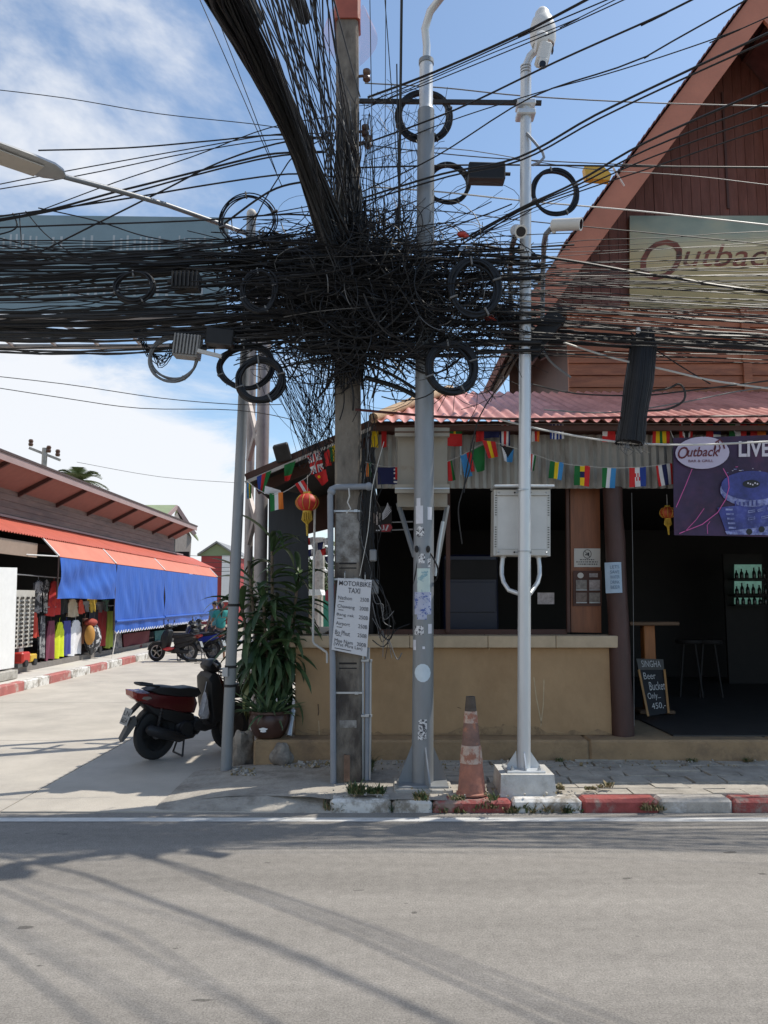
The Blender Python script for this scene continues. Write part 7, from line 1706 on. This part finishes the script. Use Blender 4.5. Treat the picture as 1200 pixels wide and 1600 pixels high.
# ================================================================ people by the parked motorbikes
def person(label, loc, rz, H_, shirt, shorts, ponytail, reach):
    o = thing('person', label, 'person', loc, rz); s = H_ / 1.7
    m_skin = mat('skin', (0.36, 0.20, 0.13), .55, var=.08); m_hair = mat('dark_hair', (0.012, 0.010, 0.009), .5, var=.2)
    def skin(name, V_, E_, Rr, m, sub_=2):
        me = bpy.data.meshes.new(name); me.from_pydata([(x * s, y * s, z * s) for x, y, z in V_], E_, []); me.update(); me.materials.append(m)
        ob = bpy.data.objects.new(name, me); COL.objects.link(ob); ob.parent = o
        md = ob.modifiers.new('skin', 'SKIN'); sv = me.skin_vertices[0].data
        for i, r in enumerate(Rr): sv[i].radius = ((r if not isinstance(r, tuple) else r[0]) * s, (r if not isinstance(r, tuple) else r[1]) * s)
        sv[0].use_root = True; md.use_smooth_shade = True; sd = ob.modifiers.new('sub', 'SUBSURF'); sd.levels = sd.render_levels = sub_; return ob
    # body: pelvis root, legs, torso, arms, neck, head (facing +y local)
    V_ = [(0, 0, .92), (0, 0, 1.1), (0, .0, 1.32), (0, 0, 1.45), (0, .01, 1.53), (0, .02, 1.60), (0, .02, 1.67), (-.10, 0, .86), (-.11, .01, .48), (-.12, -.02, .07), (-.12, .12, .03), (.10, 0, .86), (.11, .02, .48), (.12, -.02, .07), (.12, .12, .03), (-.17, 0, 1.40), (-.24, .02 + .06 * reach, 1.14), (-.26, .12 + .2 * reach, .92 + .2 * reach), (-.26, .17 + .22 * reach, .85 + .2 * reach), (.17, 0, 1.40), (.24, .02, 1.13), (.25, .10, .90), (.25, .13, .82)]
    E_ = [(0, 1), (1, 2), (2, 3), (3, 4), (4, 5), (5, 6), (0, 7), (7, 8), (8, 9), (9, 10), (0, 11), (11, 12), (12, 13), (13, 14), (2, 15), (15, 16), (16, 17), (17, 18), (2, 19), (19, 20), (20, 21), (21, 22)]
    Rr = [(.105, .075), (.10, .075), (.115, .08), .055, .05, .085, .075, .08, .055, .036, .03, .08, .055, .036, .03, .055, .042, .03, .026, .055, .042, .03, .026]
    skin('body', V_, E_, Rr, m_skin)
    skin('shirt', [(0, 0, .86), (0, 0, 1.10), (0, 0, 1.33), (0, 0, 1.43), (-.18, 0, 1.40), (-.225, .015 + .03 * reach, 1.22), (.18, 0, 1.40), (.225, .01, 1.22)], [(0, 1), (1, 2), (2, 3), (2, 4), (4, 5), (2, 6), (6, 7)], [(.18, .14), (.15, .115), (.16, .115), .075, .072, .065, .072, .065], shirt)
    skin('shorts', [(0, 0, .97), (-.10, 0, .80), (-.11, .01, .48), (.10, 0, .80), (.11, .01, .48)], [(0, 1), (1, 2), (0, 3), (3, 4)], [(.165, .125), .12, .10, .12, .10], shorts)
    b = MB(); b.ell(Vector((0, -.005, 1.625)) * s, (.088 * s, .10 * s, .095 * s), 16, 10)
    if ponytail: b.tube([Vector(p) * s for p in ((0, -.09, 1.66), (0, -.14, 1.62), (.01, -.15, 1.5), (.01, -.13, 1.36), (.01, -.12, 1.26))], [.03 * s, .04 * s, .04 * s, .032 * s, .01], 10)
    b.build('hair', m_hair, o, smooth=60, local=True)
    b = MB()
    for sx in (-1, 1): b.ell(Vector((sx * .034, .098, 1.615)) * s, (.014 * s, .008 * s, .009 * s), 8, 6)
    b.build('eyes', m_hair, o, local=True); b = MB(); b.ell(Vector((0, .118, 1.585)) * s, (.013 * s, .02 * s, .022 * s), 8, 6)
    for sx in (-1, 1): b.ell(Vector((sx * .086, .01, 1.60)) * s, (.012 * s, .02 * s, .03 * s), 8, 6)
    b.build('nose_and_ears', m_skin, o, smooth=60, local=True); b = MB(); b.ell(Vector((0, .105, 1.545)) * s, (.024 * s, .008 * s, .006 * s), 8, 6); b.build('mouth', mat('lips', (.25, .09, .08), .5), o, local=True)
    b = MB()
    for (hx, hy, hz) in (((-.26, .17 + .22 * reach, .85 + .2 * reach)), ((.25, .13, .82))):
        b.ell(Vector((hx, hy, hz - .03)) * s, (.02 * s, .035 * s, .045 * s), 8, 6)
        for f in range(4): b.tube([Vector((hx, hy - .024 + .016 * f, hz - .06)) * s, Vector((hx + .008, hy - .02 + .016 * f, hz - .10 + .006 * abs(f - 1.5))) * s, Vector((hx + .018, hy - .018 + .016 * f, hz - .125 + .01 * abs(f - 1.5))) * s], .0075 * s, 6)
        b.tube([Vector((hx, hy + .03, hz - .02)) * s, Vector((hx, hy + .055, hz - .055)) * s, Vector((hx + .005, hy + .052, hz - .085)) * s], .008 * s, 6)
    b.build('hands', m_skin, o, smooth=60, local=True)
    return o
p = gnd(341, 1030, .008)
person('person in a teal shirt with long black ponytail seen from behind', (p.x, p.y + .2, .008), R(15), 1.50, mat('teal_shirt', (0.04, 0.30, 0.28), .8, var=.1), mat('navy_shorts', (0.015, 0.02, 0.05), .8), True, 1.0)
p = gnd(327, 1024, .008)
person('short haired person partly hidden beyond the one in teal', (p.x, p.y + .6, .008), R(140), 1.52, mat('pale_teal_shirt', (0.12, 0.32, 0.32), .8, var=.1), mat('dark_shorts', (0.03, 0.03, 0.035), .8), False, 0.0)

# ================================================================ farther down the street
m_groof = mat('pale_green_roof', (0.22, 0.27, 0.15), .7, var=.15, scale=1); m_ggab = mat('grey_gable', (0.17, 0.15, 0.14), .8, var=.2)
gh = thing('green_roofed_house', 'house with pale green gabled roof behind the clothes shop', 'house', (at(270, 900, 42).x, 44, 0))
a0, a1 = at(196, 789, 42), at(277, 789, 44); l0, l1 = at(180, 826, 39), at(252, 814, 41); r1 = at(305, 832, 44.5)
b = MB(); b.hexa([a0, a1, l1, l0], [p + Vector((0, .1, -.12)) for p in (a0, a1, l1, l0)]); b.build('roof', m_groof, gh)
bk = a1 + Vector((-1.5, 5, 0)); b = MB(); b.hexa([a1, r1, r1 + Vector((-1, 5, 0)), bk], [p + Vector((0, 0, -.15)) for p in (a1, r1, r1 + Vector((-1, 5, 0)), bk)]); b.build('roof', m_groof, gh)
b = MB(); e = Vector((0, .4, -.25)); b.add([a1 + e, l1 + e + Vector((.2, 0, 0)), r1 + e + Vector((-.3, 0, 0)), Vector((l1.x + .4, 42, 0)), Vector((r1.x - .5, 45, 0))], [(0, 1, 2), (1, 3, 4, 2)]); b.build('gable_wall', m_ggab, gh)
for p, q in ((a1, l1), (a1, r1)): b = MB(); b.bar(p + Vector((0, -.05, -.12)), q + Vector((0, -.05, -.12)), .08, .22); b.build('bargeboard', m_fas, gh)
b = MB(); c = at(277, 880, 44); b.box((c.x, 44.4, 2.6), (.9, .1, 1.2)); b.build('window', m_dark, gh)
m_rwall = mat('red_house_wall', (0.34, 0.05, 0.05), .8, var=.1); m_gro = mat('grey_tile_roof', (0.25, 0.25, 0.25), .7, var=.15)
rh = thing('red_house', 'small red house with grey gabled roof at the street end', 'house', (at(338, 930, 50).x, 51, 0))
ap = at(338, 848, 50); el, er = at(308, 868, 50), at(368, 868, 50)
b = MB(); b.hexa([(el.x + .2, 50.3, 0), (er.x - .2, 50.3, 0), (er.x - .2, 56, 0), (el.x + .2, 56, 0)], [(el.x + .2, 50.3, el.z), (er.x - .2, 50.3, er.z), (er.x - .2, 56, er.z), (el.x + .2, 56, el.z)]); b.build('wall', m_rwall, rh)
b = MB(); b.add([(el.x, 50.25, el.z), (er.x, 50.25, er.z), (ap.x, 50.25, ap.z - .05)], [(0, 1, 2)]); b.build('gable_wall', m_groof, rh)
for s_ in (el, er): b = MB(); q = [ap, s_, s_ + Vector((0, 6, 0)), ap + Vector((0, 6, 0))]; b.hexa(q, [p + Vector((0, 0, .12)) for p in q]); b.build('roof', m_gro, rh)
b = MB(); b.box((at(352, 880, 50).x, 50.2, 2.9), (.5, .1, 3.0)); b.build('pale_board', m_white, rh)
# far power pole and palm
fp = at(70, 705, 36); pw = thing('far_power_pole', 'far concrete power pole with cross arm above the shop roof', 'power pole', (fp.x, 36, 0))
b = MB(); b.tube([(fp.x, 36, 0), (fp.x, 36, fp.z + .15)], .13, 8); b.build('shaft', m_conc, pw); b = MB(); b.bar(at(46, 700, 36), at(94, 719, 36), .12, .12); b.build('cross_arm', m_conc, pw)
for px, py in ((48, 697), (76, 707), (90, 713)): p = at(px, py, 36); b = MB(); b.lathe([(.09, 0), (.12, .08), (.09, .16), (.12, .24), (.08, .32)], p, 8); b.build('insulator', m_ins, pw)
def palm(label, px, py, Y, n, L_):
    c = at(px, py, Y); o = thing('palm_tree', label, 'palm tree', (c.x, Y, 0), group='palms behind the roofs')
    b = MB(); b.tube([(c.x, Y, 0), (c.x + .2, Y, c.z * .5), (c.x, Y, c.z)], [.22, .16, .13], 8); b.build('trunk', m_stem, o, smooth=60)
    m_fr = mat('palm_frond_green', (0.10, 0.13, 0.05), .6, var=.3)
    for i in range(n):
        az = i * 2.4 + lr.uniform(-.3, .3); el_ = lr.uniform(.0, 1.25); b = MB(); d = Vector((math.cos(az) * math.cos(el_), math.sin(az) * math.cos(el_), math.sin(el_))); sd = Vector((-math.sin(az), math.cos(az), 0)); P = [c + d * (L_ * t) + Vector((0, 0, -L_ * .55 * t * t)) for t in [k / 8 for k in range(9)]]
        b.tube(P, .02, 4)
        for k in range(1, 9):
            for s_ in (-1, 1):
                for hh in (0, .5):
                    p = P[k - 1].lerp(P[k], hh); w = L_ * .28 * math.sin(math.pi * (.15 + .8 * k / 9)); q = p + sd * s_ * w + d * w * .6 + Vector((0, 0, -.35 * w)); b.add([p, p + d * .09, q], [(0, 1, 2)])
        b.build('frond', m_fr, o, fixn=False)
palm('palm tree showing its crown above the shop roof', 122, 752, 48, 22, 2.0)
# scene beyond the porch: pale shelter, green screen, tree
m_green = mat('sea_green_screen', (0.05, 0.30, 0.20), .6, var=.1); q = quadpx([(505, 930), (530, 930), (530, 990), (505, 990)], 15); slab(q, .05).build('green_screen', m_green, label='sea green screen panel seen through the porch beside the pole', cat='screen')
q = quadpx([(452, 921), (500, 921), (503, 930), (452, 930)], 16); slab(q, 1.2).build('pale_canopy', m_white, label='pale flat canopy edge seen through the porch', cat='canopy')
for px, lb in ((470, 'thin pale post under the canopy beyond the porch'), (500, 'second pale post beside the green screen')): p0, p1 = at(px, 1000, 16.2), at(px, 925, 16.2); p0.z = 0; b = MB(); b.tube([p0, p1], .05, 8); b.build('canopy_post', m_cream, label=lb, cat='post')
pe = at(500, 840, 22); b = MB(); b.tube([(pe.x, 22, 0), (pe.x, 22, pe.z)], .14, 8); b.build('far_pole', m_conc, label='far concrete pole glimpsed through the porch opening', cat='pole')
for i, (px, py, w, c1, c2) in enumerate(((484, 842, 9, 'red', 'white'), (496, 850, 10, 'white', 'navy'), (509, 858, 9, 'red', 'white'), (486, 860, 9, 'navy', 'white'), (512, 842, 8, 'white', 'red'), (515, 870, 8, 'navy', 'white'))):
    bunting([(px - w, py), (px + w, py - 4), (px + w * .7, py + 9), (px - w * .6, py + 10)], 10.9, V(c1, c2), ('red and white', 'white and navy', 'second red and white', 'navy and white', 'white and red', 'second navy and white')[i] + ' far flag seen under the porch roof')
tm = [mat('tree_leaf_dark', (0.040, 0.070, 0.022), .6, var=.35, scale=2), mat('tree_leaf_mid', (0.07, 0.10, 0.03), .6, var=.35, scale=2)]
def tree(label, px, py, Y, r, h0=1.0):
    c = at(px, py, Y); o = thing('broadleaf_tree', label, 'tree', (c.x, Y, 0), group='trees at the end of the street'); b = MB(); b.tube([(c.x, Y, 0), (c.x + .1, Y, c.z * .6), (c.x, Y, c.z)], [.2, .14, .05], 8)
    for k in range(6): an = k * 1.05; b.tube([(c.x, Y, c.z * .6), (c.x + r * .6 * math.cos(an), Y + r * .6 * math.sin(an), c.z + r * .2)], [.07, .02], 5)
    b.build('trunk', m_stem, o, smooth=60); b = MB()
    cl = [(c + Vector((lr.gauss(0, r * .45), lr.gauss(0, r * .45), lr.gauss(0, r * .35))), r * lr.uniform(.2, .4)) for _ in range(26)]
    for q, rr in cl:
        for i in range(110):
            d = Vector((lr.gauss(0, 1), lr.gauss(0, 1), lr.gauss(0, 1))).normalized() * rr * lr.uniform(.6, 1.05); p = q + d; s = lr.uniform(.07, .15); rot = Euler((lr.uniform(0, 6), lr.uniform(0, 6), lr.uniform(0, 6))).to_matrix(); b.add([p + rot @ Vector(v) * s for v in ((-1, -.5, 0), (.2, -.6, .1), (1, 0, 0), (.2, .6, .1))], [(0, 1, 2, 3)], lr.choice((0, 1)))
    b.build('crown', tm, o, fixn=False)
tree('leafy tree beyond the porch opening', 478, 915, 30, 1.6); tree('leafy tree at the end of the side street behind the posts', 395, 912, 58, 2.6); tree('leafy tree right of the red house', 372, 905, 62, 2.4)
b = MB(); b.box((at(430, 920, 66).x, 66, 2.0), (14, .3, 4.0)); b.build('boundary_wall', m_cream, label='pale boundary wall closing the far end of the side street', cat='wall')
fw = 'thin far cable above the red house'
for y0 in (868, 878, 886, 892): pxcable([(290, y0, 40), (330, y0 + 1, 40), (380, y0, 40)], .012, m_black2, 'far_cable', fw, 'far cables above the red house', n=4)
pxcable([(120, 722, 40), (250, 745, 40), (380, 755, 40)], .012, m_grayc, 'far_cable', 'faint far cable sagging across the cloud over the shop roof', None, n=4)
